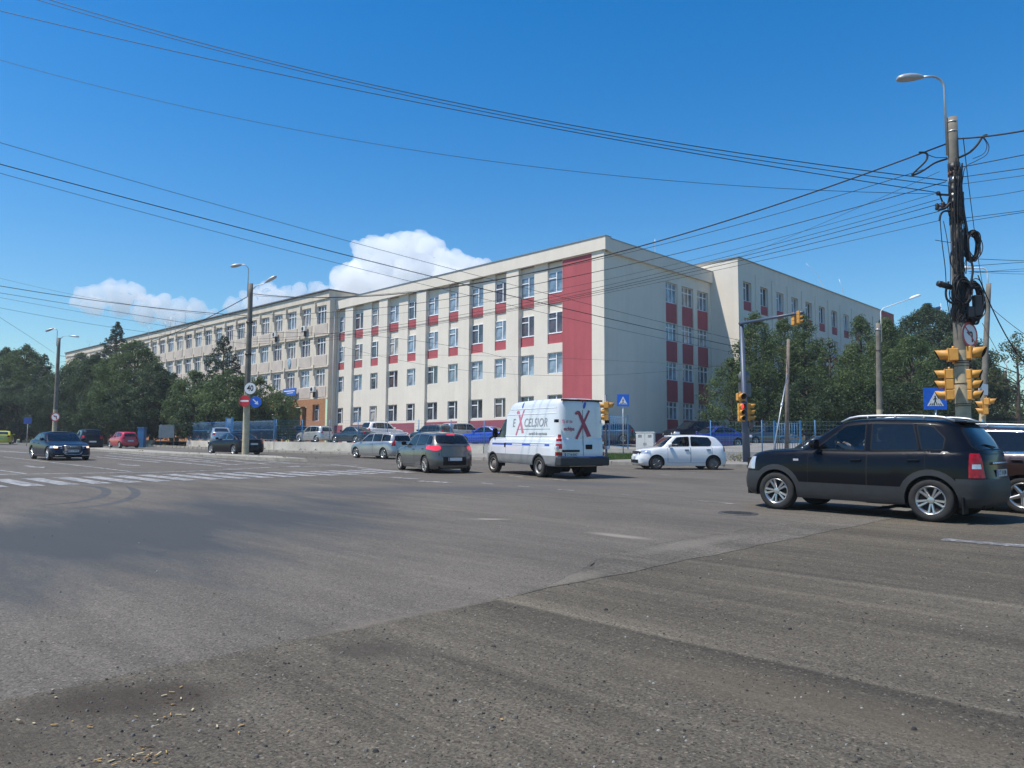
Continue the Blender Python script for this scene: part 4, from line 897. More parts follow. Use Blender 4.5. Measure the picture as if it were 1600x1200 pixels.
# ------------------------------------------------------------------ cables
M_wire = pm('black_cable', (.009, .009, .010), .6)
def cable(label, pts, d0, d1, r_=.012, name='overhead_cable', wob=0, grp='overhead cables'):
    """a hanging cable: image start, way-point and end; its depth runs evenly from d0 to d1"""
    a = P(*pts[0], d0); b = P(*pts[-1], d1); m = pts[1] if len(pts) > 2 else None
    # sag from the way-point
    sag = 0
    if m:
        best = None
        for i in range(1, 60):
            q = a.lerp(b, i / 60); v = cam.matrix_world.inverted() @ q; sx = 800 + FPX * v.x / -v.z
            if best is None or abs(sx - m[0]) < best[0]: best = (abs(sx - m[0]), i / 60, q)
        k = best[1]; q = best[2]; w = P(m[0], m[1], q.y); sag = (w.z - q.z) / (4 * k * (1 - k))
    n = 34; out = []; k0 = -.3 if pts[0][0] < 45 else 0; k1 = 1.5 if pts[-1][0] >= 1640 else 1     # run on past the picture's edges
    for i in range(n + 1):
        k = k0 + (k1 - k0) * i / n; q = a.lerp(b, k); q.z += 4 * sag * k * (1 - k); out.append(q)
    bm = bmesh.new(); tube(bm, out, r_, 6); o = finish(name, bm, M_wire); tag(o, label, 'cable', grp); return o
D = 22
CAB = [
 ('topmost cable over the street, the outer of the upper pair', [(40, -12), (800, 176), (1480, 282)], 26, D, .016),
 ('second highest cable over the street, just under the topmost', [(20, -12), (800, 181), (1485, 291)], 25.5, D, .014),
 ('third cable from the top of the sky, meeting the pole bracket', [(-20, 12), (800, 187), (1465, 301)], 25, D, .015),
 ('lone thin cable across the mid sky, fourth from the top', [(-20, 88), (800, 257.5), (1468, 303)], 24, D, .009),
 ('cable crossing in front of the big cloud, upper of three', [(-20, 217), (400, 335), (1228, 548)], 24, 44, .011),
 ('thick cable crossing in front of the big cloud, middle of three', [(-20, 251), (400, 361), (1230, 558)], 24, 44, .020),
 ('thin cable below the big cloud, lower of three', [(-20, 265), (400, 377), (1230, 566)], 24, 44, .010),
 ('thick dark cable running from the pole top down to the island lamp', [(1478, 225), (943, 402), (395, 459)], D, 45, .028),
 ('thin cable twisted under the thick one toward the island lamp', [(1452, 262), (1000, 389), (395, 462)], D, 45, .012),
 ('cable from the pole clamp past the building corner, upper of two', [(1478, 284), (943, 424), (395, 492)], D, 45, .015),
 ('slim cable from the pole clamp past the building corner, lower of two', [(1470, 300), (943, 436), (395, 497)], D, 45, .008),
 ('low cable from the pole over the wing roof, highest of the low bundle', [(1472, 310), (1080, 413), (395, 530)], D, 45, .010),
 ('low cable over the wing roof, second of the low bundle', [(1470, 318), (1080, 419), (395, 534)], D, 45, .012),
 ('low cable over the wing roof, third of the low bundle', [(1468, 330), (1080, 424), (395, 538)], D, 45, .012),
 ('low cable over the wing roof, lowest of the low bundle', [(1466, 345), (1080, 430), (395, 545)], D, 45, .009),
 ('faint slack cable from the pole to the shaded building end', [(1468, 268), (1290, 345), (1100, 420)], D, 60, .008),
 ('cable from far left to the island lamp, highest of the left fan', [(-10, 432), (200, 475), (388, 497)], 50, 45, .010),
 ('thick cable from far left to the island lamp, second of the left fan', [(-10, 445), (200, 476), (388, 493.5)], 40, 45, .022),
 ('cable from far left to the island lamp, third of the left fan', [(-10, 456), (200, 490), (388, 520)], 40, 45, .014),
 ('thin cable from far left to the island lamp, fourth of the left fan', [(-10, 463), (200, 500), (388, 528)], 40, 45, .009),
 ('cable from far left to the island lamp, lowest of the left fan', [(-10, 479), (150, 508), (388, 537)], 40, 45, .010),
 ('thin steep cable reaching the distant lamp pole from the left edge', [(-10, 490), (40, 522), (85, 552)], 50, 74, .012),
 ('thick cable linking the island lamp to the distant lamp pole', [(386, 464), (300, 508), (94, 556)], 45, 74, .028),
 ('thin lower cable linking the island lamp to the distant lamp pole', [(386, 505), (300, 525), (94, 566)], 45, 74, .014),
 ('level cable from the island lamp across the old block', [(395, 520), (470, 520), (850, 578)], 45, 70, .014),
 ('slack cable low across the red panel to the shaded wall', [(530, 540), (880, 587), (1130, 571)], 70, 52, .014),
 ('faint cable low across the red panel, above the slack one', [(530, 556), (880, 560), (1160, 575)], 70, 45, .010),
 ('thick cable leaving the pole top to the right edge', [(1492, 217), (1540, 213), (1640, 196)], D, 20, .030),
 ('cable leaving the pole to the right edge, second from the top', [(1498, 262), (1550, 252), (1640, 234)], D, 20, .016),
 ('cable leaving the pole to the right edge, third from the top', [(1500, 277), (1550, 270), (1640, 257)], D, 20, .014),
 ('reddish thin cable leaving the pole to the right edge, fourth from the top', [(1500, 288), (1550, 281), (1640, 269)], D, 20, .010),
 ('cable leaving the pole to the right edge, fifth from the top', [(1505, 311), (1550, 306), (1640, 289)], D, 20, .010),
 ('paired cable leaving the pole to the right edge, upper strand', [(1505, 341), (1560, 334), (1640, 324)], D, 20, .011),
 ('paired cable leaving the pole to the right edge, lower strand', [(1510, 346), (1560, 338), (1640, 326)], D, 20, .010),
 ('level cable behind the corner pole to the right, highest of five', [(1512, 404), (1560, 406), (1640, 409)], 23, 30, .012),
 ('level cable behind the corner pole to the right, second of five', [(1512, 416), (1560, 412.5), (1640, 407)], 23, 30, .012),
 ('level cable behind the corner pole to the right, third of five', [(1515, 427), (1560, 423), (1640, 418)], 23, 30, .009),
 ('level cable behind the corner pole to the right, fourth of five', [(1515, 424), (1560, 424.5), (1640, 421)], 23, 30, .010),
 ('level cable behind the corner pole to the right, lowest of five', [(1512, 424), (1560, 427), (1640, 428)], 23, 30, .008),
 ('thin diagonal cable dropping past the leaning pole to the lower right', [(1505, 215), (1525, 400), (1546, 470)], D, 40, .014),
 ('thick diagonal cable from the leaning pole to the lower right edge', [(1528, 430), (1565, 515), (1640, 595)], 24, 26, .024),
 ('thin diagonal cable above the thick one at the right edge', [(1548, 480), (1575, 503), (1640, 548)], 44, 40, .02),
 ('pair of thin cables descending from the leaning pole, upper one', [(1535, 505), (1565, 560), (1600, 600)], 44, 80, .02),
]
for lab, pts, d0, d1, r_ in CAB: cable(lab, pts, d0, d1, r_ * .82)
# cables, clamps and coils on the corner pole
def pole_cable(label, px_pts, r_, dep=-.18, name='pole_cable'):
    out = []
    pts = [P(x, y, YC + dep) for x, y in px_pts]
    for i in range(len(pts) - 1):
        for k in range(6):
            t_ = k / 6; p0 = pts[max(0, i - 1)]; p1 = pts[i]; p2 = pts[i + 1]; p3 = pts[min(len(pts) - 1, i + 2)]
            out.append(.5 * ((2 * p1) + (p2 - p0) * t_ + (2 * p0 - 5 * p1 + 4 * p2 - p3) * t_**2 + (3 * p1 - p0 - 3 * p2 + p3) * t_**3))
    out.append(pts[-1]); bm = bmesh.new(); tube(bm, out, r_, 6); o = finish(name, bm, M_wire); return tag(o, label, 'cable', 'cables fixed to the corner pole')
pole_cable('stout bent cable linking the two clamps left of the pole top', [(1436, 238), (1448, 240), (1446, 252), (1425, 273), (1440, 268), (1460, 255), (1480, 248)], .03)
pole_cable('thin cable looping beneath the left clamp of the pole top', [(1446, 240), (1462, 246), (1480, 246)], .011)
pole_cable('thick cable sheath rising to the right clamp of the pole top', [(1499, 246), (1515, 238), (1527, 226), (1535, 214), (1542, 211)], .035)
pole_cable('slack loop hanging under the right clamp of the pole top', [(1537, 214), (1545, 228), (1541, 242), (1524, 252), (1508, 262), (1503, 290)], .011)
pole_cable('inner slack loop hanging under the right clamp', [(1535, 214), (1542, 226), (1537, 240), (1520, 248)], .010)
pole_cable('thick black cable running down the right side of the pole', [(1503, 255), (1502, 290), (1506, 330), (1512, 365), (1514, 395), (1520, 420), (1516, 445), (1508, 470)], .03)
pole_cable('second black cable down the right side of the pole', [(1499, 270), (1502, 310), (1508, 350), (1513, 372)], .02)
pole_cable('thin drop cable hanging free left of the pole, outer', [(1469, 345), (1472, 380), (1477, 420), (1480, 470), (1488, 510)], .012)
pole_cable('thin drop cable hanging free left of the pole, inner', [(1474, 345), (1480, 375), (1485, 420), (1484, 470), (1486, 497)], .010)
pole_cable('cable hugging the pole face, left strand', [(1483, 265), (1487, 320), (1488, 360), (1490, 420), (1493, 470)], .016, -.24)
pole_cable('cable hugging the pole face, middle strand', [(1491, 270), (1491, 330), (1494, 380), (1496, 430), (1499, 480)], .020, -.25)
pole_cable('cable hugging the pole face, right strand', [(1498, 275), (1496, 330), (1500, 400), (1503, 440), (1504, 490)], .016, -.24)
pole_cable('short crooked cable bundle at the left of the pole middle', [(1466, 328), (1477, 325), (1484, 318), (1492, 316)], .04)
pole_cable('curled cable end under the left bundle', [(1468, 345), (1470, 335), (1476, 330), (1484, 330)], .03)
pole_cable('thin wire bracket sticking out left of the pole', [(1461, 375), (1472, 377), (1486, 379)], .009)
pole_cable('short stub cable hanging at the left of the black closure', [(1482, 440), (1478, 455), (1480, 468), (1490, 475)], .03)
t = thing('insulator_bracket', 'rusty steel bracket with insulators on the left of the corner pole', 'bracket', P(1480, 322, YC - .05)); M_rust = pm('rusty_steel', (.16, .085, .06), .9, .2, .3, 12)
bm = bmesh.new(); obox(bm, (-.30, 0, -.02), (.45, 0, .12), .07, .07); finish('arm', bm, M_rust, t)
for (x, z) in ((-.3, -.02), (-.12, .03)): bm = bmesh.new(); lathe(bm, [(.001, z - .1), (.04, z - .1), (.06, z - .05), (.04, z), (.06, z + .05), (.03, z + .1), (.001, z + .1)], 12, 'Z'); o = finish('insulator', bm, M_blk, t, loc=(x, 0, 0))
t = thing('insulator_bracket', 'small dark bracket with a peg left of the corner pole near its upper third', 'bracket', P(1478, 304, YC - .05)); bm = bmesh.new(); obox(bm, (-.22, 0, 0), (.2, 0, -.02), .05, .05); tube(bm, [(-.2, 0, .05), (-.08, 0, -.32)], .022, 6); finish('arm', bm, M_blk, t)
bm = bmesh.new(); lathe(bm, [(.001, -.06), (.05, -.06), (.06, 0), (.04, .05), (.001, .06)], 10, 'Z'); finish('insulator', bm, M_blk, t, loc=(-.22, 0, .04))
for (py, h, mt) in ((262, .25, M_blk), (272, .12, M_rust), (282, .16, M_galv), (297, .22, M_blk), (306, .10, M_galv), (318, .3, M_blk), (333, .16, M_rust), (345, .22, M_blk), (396, .08, M_blk), (478, .9, M_blk)):
    p = on_pole(py); band(POLE, p.z - BP.z - h / 2, rpole(p.z) + .012, h, mt, 'strapping', LEAN * (p.z - BP.z) / HP)
for py in (565, 568, 573, 600, 632, 635): p = on_pole(py); band(POLE, p.z - BP.z, rpole(p.z) + .006, .02, M_blk, 'strapping', LEAN * (p.z - BP.z) / HP)
def coil(label, c, rx, rz, n, r_, seed):
    rr = random.Random(seed); bm = bmesh.new()
    for i in range(n):
        kx, kz = rr.uniform(.72, 1.08), rr.uniform(.78, 1.06); ox, oz, oy = rr.uniform(-.04, .04), rr.uniform(-.06, .06), rr.uniform(-.1, .1); tl = rr.uniform(-.25, .25)
        pts = []
        for k in range(25):
            a = 2 * math.pi * k / 24; x, z = rx * kx * math.cos(a), rz * kz * math.sin(a); pts.append((ox + x * math.cos(tl) - z * math.sin(tl) * .4, oy + .06 * math.cos(a * 2 + i), oz + z + x * math.sin(tl) * .4))
        tube(bm, pts, r_, 6, cap=False)
    o = finish('cable_coil', bm, M_wire, loc=c); return tag(o, label, 'cable coil', 'coils of spare cable on the corner pole')
coil('upper coil of spare black cable right of the corner pole', P(1519, 384, YC - .1), .21, .44, 22, .013, 1)
coil('lower, denser coil of spare black cable on the corner pole', P(1521, 472, YC - .12), .27, .58, 40, .015, 2)
coil('small coil of cable wound close to the pole above the junction boxes', P(1503, 455, YC - .22), .24, .42, 22, .014, 3)
t = thing('cable_closure', 'black cylindrical cable closure sticking out left of the pole', 'cable closure', P(1470, 444, YC - .15), 0); t.rotation_euler = (0, R(14), R(8))
bm = bmesh.new(); lathe(bm, [(.001, -.1), (.075, -.1), (.085, -.06), (.085, .28), (.07, .3), (.07, .46), (.001, .47)], 16, 'X'); finish('body', bm, M_blk, t)
bm = bmesh.new(); lathe(bm, [(.086, .0), (.096, .0), (.096, .03), (.086, .03)], 16, 'X'); finish('clamp_ring', bm, M_blk, t)
for (x, y, w, h, lab) in ((1527, 478, .24, .62, 'large black junction box inside the lower cable coil'), (1516, 488, .2, .34, 'small black junction box low against the corner pole')):
    t = thing('junction_box', lab, 'junction box', P(x, y, YC - .2)); bm = bmesh.new(); box(bm, -w / 2, w / 2, -.07, .07, -h / 2, h / 2, 0, .03); finish('casing', bm, M_blk, t); bm = bmesh.new(); box(bm, -w / 2 + .02, w / 2 - .02, -.082, -.071, -h / 2 + .03, h / 2 - .03, 0, .004); finish('lid', bm, M_blk, t)

def tangle(label, py0, py1, n, seed, wide=.10):
    """loose strands running up and down the pole face"""
    rr = random.Random(seed); bm = bmesh.new()
    for _ in range(n):
        y0 = rr.uniform(py0, py1 - 10); y1 = min(py1, y0 + rr.uniform(18, 70)); a, b = on_pole(y0), on_pole(y1); side = rr.uniform(-1, 1); o0, o1 = side * .17 + rr.gauss(0, .03), side * .17 + rr.gauss(0, .06); bul = rr.gauss(0, wide); pts = []
        for k in range(13):
            t_ = k / 12; p = a.lerp(b, t_); x = o0 + (o1 - o0) * t_ + bul * math.sin(math.pi * t_); pts.append((p.x + x, p.y - math.sqrt(max(.0, .21 ** 2 - min(.2, abs(x)) ** 2)) - .02, p.z))
        tube(bm, pts, rr.choice([.007, .009, .012, .016]), 5)
    return tag(finish('cable_tangle', bm, M_wire), label, 'cable tangle', 'tangles of loose cable on the corner pole')
tangle('tangle of loose cables round the upper part of the corner pole', 250, 345, 34, 5, .07)
tangle('tangle of loose cables round the middle of the corner pole', 310, 430, 30, 6, .09)
tangle('tangle of loose cables above the black boxes on the corner pole', 420, 505, 36, 7, .12)

l = P(1470, 478, 92); t = thing('flag', 'blue flag on a pole behind the tallest right hand tree', 'flag', (l.x, l.y, 2.0)); h = l.z - 2.0
bm = bmesh.new(); tube(bm, [(0, 0, 0), (0, 0, h + .3)], [.06, .03], 8); finish('flag_pole', bm, M_lampw, t)
bm = bmesh.new(); pr_ = None
for k in range(13):
    x = -.12 * k; y = .12 * math.sin(k * .8); q = [bm.verts.new((x, y, h - .0 - .035 * k)), bm.verts.new((x * .9, y + .03, h - 1.1 - .05 * k))]
    if pr_: bm.faces.new((pr_[0], pr_[1], q[1], q[0]))
    pr_ = q
finish('cloth', bm, pm('flag_blue', (.02, .05, .30), .8), t, True)

# ------------------------------------------------------------------ vehicles
M_tyre = pm('tyre_rubber', (.022, .021, .02), .85, var=.3, scale=8)
M_rim = pm('alloy', (.52, .52, .52), .28, .85, .05); M_rimd = pm('dusty_alloy', (.34, .32, .29), .5, .4, .1)
M_seam = pm('panel_gap', (.006, .006, .006), .9); M_trim = pm('black_trim', (.010, .010, .011), .6, var=.2, spec=.2)
M_under = pm('underbody', (.010, .010, .010), .95)
M_clad = pm('charcoal_cladding', (.030, .031, .033), .55, var=.12, scale=6, bump=.1, bscale=200)
M_int = pm('dark_upholstery', (.03, .03, .032), .85, var=.2); M_intg = pm('grey_upholstery', (.11, .11, .11), .85, var=.15)
M_tail = pm('tail_lamp_red', (.34, .006, .010), .25, coat=.6, var=.45, scale=16, spec=.2); M_taillit = pm('tail_lamp_glowing', (.55, .02, .04), .15, coat=.6, var=.35, scale=12, emit=((1, .05, .08), .55))
M_clear = pm('clear_lamp', (.55, .56, .58), .08, .3, .25, 18, coat=1); M_amber = pm('amber_lamp', (.75, .22, .02), .15, coat=1); M_headlit = pm('lit_headlamp', (.8, .6, .4), .1, coat=1, emit=((1, .6, .3), 2.0))
M_chrome = pm('chrome', (.62, .63, .64), .12, 1, .05)
M_plate = pm('plate_white', (.62, .63, .64), .4, var=.05); M_plateb = pm('plate_band', (.02, .05, .35), .4)
G_clear = glassmat('car_glass', (.80, .87, .86), 1.45, .97); G_tint = glassmat('car_glass_tinted', (.34, .38, .40), 1.5, .7); G_dark = glassmat('car_glass_dark', (.10, .11, .12), 1.55, .45)
def paintmat(name, col, metal=.0, rough=.35, coat=1, dirt=None):
    return pm('paint_' + name, col, rough, metal, .06, 1.2, coat=coat, dirt=dirt)

def carve(bm, lay, planes, newtag, filt):
    """cut the faces accepted by filt along the planes and tag those inside all of them"""
    fs = [f for f in bm.faces if f.is_valid and filt(f)]
    for co, no in planes:
        if not fs: return []
        ins, crs = [], []
        for f in fs:
            d = [(v.co - co).dot(no) for v in f.verts]
            if max(d) <= 1e-5: ins.append(f)
            elif min(d) < -1e-5: crs.append(f)
        if crs:
            geom = set(crs)
            for f in crs: geom.update(f.edges); geom.update(f.verts)
            res = bmesh.ops.bisect_plane(bm, geom=list(geom), dist=1e-5, plane_co=co, plane_no=no)
            ins += [f for f in res['geom'] if isinstance(f, bmesh.types.BMFace) and f.is_valid and (f.calc_center_median() - co).dot(no) < 0]
        fs = ins
    for f in fs: f[lay] = newtag
    return fs
def side_planes(pts, grow=0):
    """planes of a convex polygon given in (x, z), extruded along y"""
    c = Vector((sum(p[0] for p in pts) / len(pts), 0, sum(p[1] for p in pts) / len(pts))); out = []
    for a, b in zip(pts, pts[1:] + pts[:1]):
        a3, b3 = Vector((a[0], 0, a[1])), Vector((b[0], 0, b[1])); n = (b3 - a3).cross(Vector((0, 1, 0)))
        if n.length < 1e-6: continue
        n.normalize()
        if (c - a3).dot(n) > 0: n = -n
        out.append((a3 + n * grow, n))
    return out
def front_planes(pts, grow=0):
    """planes of a convex polygon given in (y, z), extruded along x"""
    c = Vector((0, sum(p[0] for p in pts) / len(pts), sum(p[1] for p in pts) / len(pts))); out = []
    for a, b in zip(pts, pts[1:] + pts[:1]):
        a3, b3 = Vector((0, a[0], a[1])), Vector((0, b[0], b[1])); n = (b3 - a3).cross(Vector((1, 0, 0)))
        if n.length < 1e-6: continue
        n.normalize()
        if (c - a3).dot(n) > 0: n = -n
        out.append((a3 + n * grow, n))
    return out
def rounded(pts, r_, n=3):
    """round the corners of a convex polygon"""
    out = []; N = len(pts)
    for i in range(N):
        p = Vector(pts[i]); a = (Vector(pts[i - 1]) - p); b = (Vector(pts[(i + 1) % N]) - p); k = min(r_, a.length * .45, b.length * .45)
        p0, p1 = p + a.normalized() * k, p + b.normalized() * k
        for j in range(n + 1): t = j / n; q = p0 * (1 - t)**2 + p * 2 * t * (1 - t) + p1 * t * t; out.append((q.x, q.y))
    return out
def outline(xf, xr, xc, w, qf, qr, pf, pr, N):
    """half outline in plan from the front centre to the rear centre, N points by arc length in each half"""
    def half(a, q, p):
        raw = []
        for i in range(401):
            t = i / 400 * math.pi / 2; c, s = math.cos(t), math.sin(t); raw.append((a * (c ** (2 / p)), w * (s ** (2 / q))))
        L = [0]
        for (x0, y0), (x1, y1) in zip(raw, raw[1:]): L.append(L[-1] + math.hypot(x1 - x0, y1 - y0))
        out = []; j = 0
        for i in range(N + 1):
            s = L[-1] * i / N
            while j < 400 and L[j + 1] < s: j += 1
            j = min(j, 399); d = L[j + 1] - L[j]; t = (s - L[j]) / d if d else 0
            out.append((raw[j][0] + (raw[j + 1][0] - raw[j][0]) * t, raw[j][1] + (raw[j + 1][1] - raw[j][1]) * t))
        return out
    f = [(xc + x, y) for x, y in half(xf - xc, qf, pf)]; r_ = [(xc - x, y) for x, y in half(xc - xr, qr, pr)]
    return f + r_[::-1][1:]
def wheel_meshes(r_, wd, style, rimmat, rimr):
    t = bmesh.new(); h = wd / 2
    lathe(t, [(rimr * .98, -h * .8), (rimr * 1.04, -h * .96), (r_ * .86, -h), (r_ * .96, -h * .86), (r_, -h * .6), (r_ * .995, -h * .58), (r_ * .995, -h * .5), (r_, -h * .48), (r_, -h * .05), (r_ * .99, -h * .03), (r_ * .99, h * .03), (r_, h * .05), (r_, h * .6), (r_ * .96, h * .86), (r_ * .86, h), (rimr, h * .9), (rimr * .9, h * .5)], 40)
    lathe(t, [(rimr, -h * .55), (rimr * .5, -h * .35), (.001, -h * .35)], 32)
    r = bmesh.new()
    lathe(r, [(rimr * .86, -h * .52), (rimr * .93, -h * .88), (rimr * 1.0, -h * .985), (rimr * 1.03, -h * .93)], 40)
    def spoke(a, r0, r1, w0, w1, y0, y1, th=.02):
        ca, sa = math.cos(a), math.sin(a); vs_ = []
        for rr, w_, y_ in ((r0, w0, y0), (r1, w1, y1)):
            for sx, dy in ((-1, 0), (-.45, -th * .7), (.45, -th * .7), (1, 0)): vs_.append(r.verts.new((rr * ca - sx * w_ * sa, y_ + dy, rr * sa + sx * w_ * ca)))
        for k in range(3): r.faces.new((vs_[k], vs_[k + 1], vs_[k + 5], vs_[k + 4]))
        for k in (0, 3): b0 = r.verts.new(vs_[k].co + Vector((0, .03, 0))); b1 = r.verts.new(vs_[k + 4].co + Vector((0, .03, 0))); r.faces.new((vs_[k], vs_[k + 4], b1, b0))
    if style == 'twin5':
        for k in range(5):
            a = R(90 + 72 * k)
            for s in (-1, 1): spoke(a + s * R(11), rimr * .26, rimr * .95, rimr * .085, rimr * .105, -h * .66, -h * .84)
    elif style == 'multi':
        for k in range(10): spoke(R(36 * k), rimr * .2, rimr * .95, rimr * .05, rimr * .06, -h * .7, -h * .86)
    elif style == 'five':
        for k in range(5): spoke(R(90 + 72 * k), rimr * .18, rimr * .96, rimr * .16, rimr * .12, -h * .7, -h * .85)
    elif style == 'cover':
        lathe(r, [(rimr * .92, -h * .86), (rimr * .6, -h * .93), (rimr * .3, -h * .9), (.001, -h * .92)], 36)
        for k in range(8): spoke(R(45 * k), rimr * .3, rimr * .85, rimr * .05, rimr * .09, -h * .93, -h * .91, .012)
    elif style == 'steel':
        lathe(r, [(rimr * .9, -h * .5), (rimr * .62, -h * .25), (rimr * .56, -h * .62), (rimr * .3, -h * .7), (rimr * .26, -h * .9), (.001, -h * .92)], 32)
    elif style == 'dual':
        lathe(r, [(rimr * .95, -h * .7), (rimr * .8, h * .1), (rimr * .5, h * .15), (rimr * .42, -h * .5), (rimr * .3, -h * .55), (.001, -h * .55)], 32)
    if style not in ('steel', 'dual', 'cover'): lathe(r, [(rimr * .27, -h * .68), (rimr * .24, -h * .78), (rimr * .1, -h * .82), (.001, -h * .82)], 24)
    for f in r.faces: f.smooth = True
    bmesh.ops.recalc_face_normals(t, faces=t.faces); bmesh.ops.recalc_face_normals(r, faces=r.faces)
    mt = bpy.data.meshes.new('wheel'); t.to_mesh(mt); t.free(); mt.materials.append(M_tyre); mr = bpy.data.meshes.new('rim'); r.to_mesh(mr); r.free(); mr.materials.append(rimmat); mr.set_sharp_from_angle(angle=R(40))
    return mt, mr

def build_car(name, label, cat, X, Y, th, S, scale=1, base=None, group=None, pitch=True):
    """S: measures of the vehicle; s = metres behind the front bumper, x = forward, z = up"""
    L, W, H, wb, fo, rr = S['L'], S['W'], S['H'], S['wb'], S['fo'], S['r']; xf = wb / 2 + fo; X_ = lambda s: xf - s
    hw = W / 2; clr = S.get('clr', .2); belt = [(a, b) for a, b in S['belt']]; roof = S['roof']
    zb = lambda s: sinterp(belt, s); zr = lambda s: sinterp(roof, s)
    crown = S.get('crown', .045)
    bm = bmesh.new(); lay = bm.faces.layers.int.new('tag'); zon = bm.faces.layers.int.new('zone')
    N = S.get('N', 44); xc = X_(L * .5)
    pf, pr, qf, qr = S.get('pf', 9), S.get('pr', 12), S.get('qf', 2.6), S.get('qr', 3.2)
    # lower body: level, width, front and rear inset
    LEV = S.get('lev') or [(0, .93, .16, .10), (.06, .955, .06, .05), (.16, .975, .012, .012), (.30, .99, 0, 0), (.42, 1.0, .005, .005), (.55, 1.0, .03, .03), (.70, .995, .05, .05), (.84, .975, .085, .06), (.94, .945, .14, .075), (1, .905, .22, .09)]
    top_fi, top_ri = LEV[-1][2], LEV[-1][3]
    rings = []; K = 2 * N + 1
    for (t, wf, fi, ri) in LEV:
        ol = outline(xf - fi, X_(L) + ri, xc, hw * wf, qf, qr, pf, pr, N); rg = []
        for i, (x, y) in enumerate(ol):
            z = clr + (zb(xf - x) - clr) * t; rg.append((x, y, z))
        rings.append(rg)
    def loft(rings, zone):
        vv = []
        for rg in rings:
            left = [bm.verts.new(p) for p in rg]; right = [left[0]] + [bm.verts.new((x, -y, z)) for x, y, z in rg[1:-1]] + [left[-1]]
            vv.append((left, right))
        for (l0, r0), (l1, r1) in zip(vv, vv[1:]):
            for i in range(K - 1):
                for a, b, fl in ((l0, l1, 0), (r0, r1, 1)):
                    q = (a[i + 1], a[i], b[i], b[i + 1]) if fl else (a[i], a[i + 1], b[i + 1], b[i])
                    f = bm.faces.new(q); f[zon] = zone; f.smooth = True
        return vv
    def capfill(ring, zone, height, M=8):
        l, r_ = ring; rows = []
        for i in range(K):
            y = l[i].co.y
            if i in (0, K - 1): rows.append([l[i]] * (2 * M + 1)); continue
            row = [l[i]]
            for j in range(1, 2 * M):
                u = 1 - j / M; yy = y * (abs(u) ** .9) * (1 if u > 0 else -1 if u < 0 else 0); row.append(bm.verts.new((l[i].co.x, yy, l[i].co.z + height(l[i].co.x, y) * (1 - abs(u) ** 2.2))))
            row.append(r_[i]); rows.append(row)
        for a, b in zip(rows, rows[1:]):
            for j in range(2 * M):
                q = []
                for v in (a[j], b[j], b[j + 1], a[j + 1]):
                    if v not in q: q.append(v)
                if len(q) > 2:
                    f = bm.faces.new(q); f[zon] = zone; f.smooth = True; f.normal_update()
                    if f.normal.z < 0: f.normal_flip()
    v1 = loft(rings, 0)
    capfill(v1[-1], 2, lambda x, y: crown * min(1, y / (hw * .8)) + S.get('deckx', lambda s: 0)(xf - x) * min(1, y / (hw * .7)))
    # cabin
    a0, a1, b1, b0 = S['a0'], S['a1'], S['b1'], S['b0']; w0, w1 = S.get('w0', .905) * hw, S.get('w1', .74) * hw
    bulf, bulr = S.get('bulf', .03), S.get('bulr', .03); qcf, qcr = S.get('qcf', 3.0), S.get('qcr', 3.4)
    TL = [0, .12, .26, .40, .54, .68, .80, .89, .95, .985, 1]; crings = []
    bot = outline(X_(a0), X_(b0), xc, w0, qcf, qcr, 8, 12, N); topo = outline(X_(a1), X_(b1), xc, w1, qcf, qcr, 8, 12, N)
    for t in TL:
        te = t; kr = max(0, (t - .86) / .14); wv = w0 + (w1 - w0) * (t ** 1.12) - .055 * hw * kr ** 2
        fx = X_(a0 + (a1 - a0) * t) + bulf * 4 * t * (1 - t) - .06 * kr ** 2 * S.get('rnd', 1); rx = X_(b0 + (b1 - b0) * t) - bulr * 4 * t * (1 - t) + .05 * kr ** 2 * S.get('rnd', 1)
        ol = outline(fx, rx, xc, wv, qcf, qcr, 8, 12, N); rg = []
        for i, (x, y) in enumerate(ol):
            s0, s1 = xf - bot[i][0], xf - topo[i][0]; zlo = zb(s0) - .03; zhi = zr(s1)
            rg.append((x, y, zlo + (zhi - zlo) * t))
        crings.append(rg)
    v2 = loft(crings, 1); capfill(v2[-1], 3, lambda x, y: S.get('rcrown', .05) * min(1, y / (w1 * .8)))
    # the deck under the cabin is open
    for f in [f for f in bm.faces if f[zon] == 2]:
        c = f.calc_center_median(); s = xf - c.x
        if a0 + .38 < s < b0 - .25 and abs(c.y) < w0 - .1: f[lay] = -1
    bm.normal_update()
    root = thing(name, label, cat, (X, Y, base if base is not None else gz(X, Y)), 0, group)
    nrm = Vector((-GX, -GY, 1)).normalized() if pitch else Vector((0, 0, 1)); fw = Vector((math.cos(th), math.sin(th), 0)); fw = (fw - nrm * fw.dot(nrm)).normalized(); lf = nrm.cross(fw)
    root.rotation_euler = Matrix((fw, lf, nrm)).transposed().to_euler(); root.scale = (scale,) * 3
    TAGS = {}; mats = {}
    def tg(key, mat, pname=None):
        if key not in TAGS: TAGS[key] = len(TAGS) + 1; mats[TAGS[key]] = (pname or key, mat)
        return TAGS[key]
    side = lambda f, sgn, zones=(0, 1, 2, 3), ny=.30: f[zon] in zones and f[lay] >= 0 and f.calc_center_median().y * sgn > .25 * hw and f.normal.y * sgn > ny
    # wheel arches
    ra = S.get('ra', rr + .045); wz = rr
    for wx in (wb / 2, -wb / 2):
        circ = lambda q: [(wx + q * math.cos(2 * math.pi * k / 30), wz + q * math.sin(2 * math.pi * k / 30)) for k in range(30)]
        for sgn in (1, -1):
            flt = lambda f: side(f, sgn, (0,), .05) and abs(f.calc_center_median().x - wx) < ra + .35
            if S.get('flare'):
                carve(bm, lay, side_planes(circ(ra + S['flare'])), tg('wheel_arch' + str(wx) + str(sgn), M_clad, 'wheel_arch'), flt)
            carve(bm, lay, side_planes(circ(ra)), -1, flt)
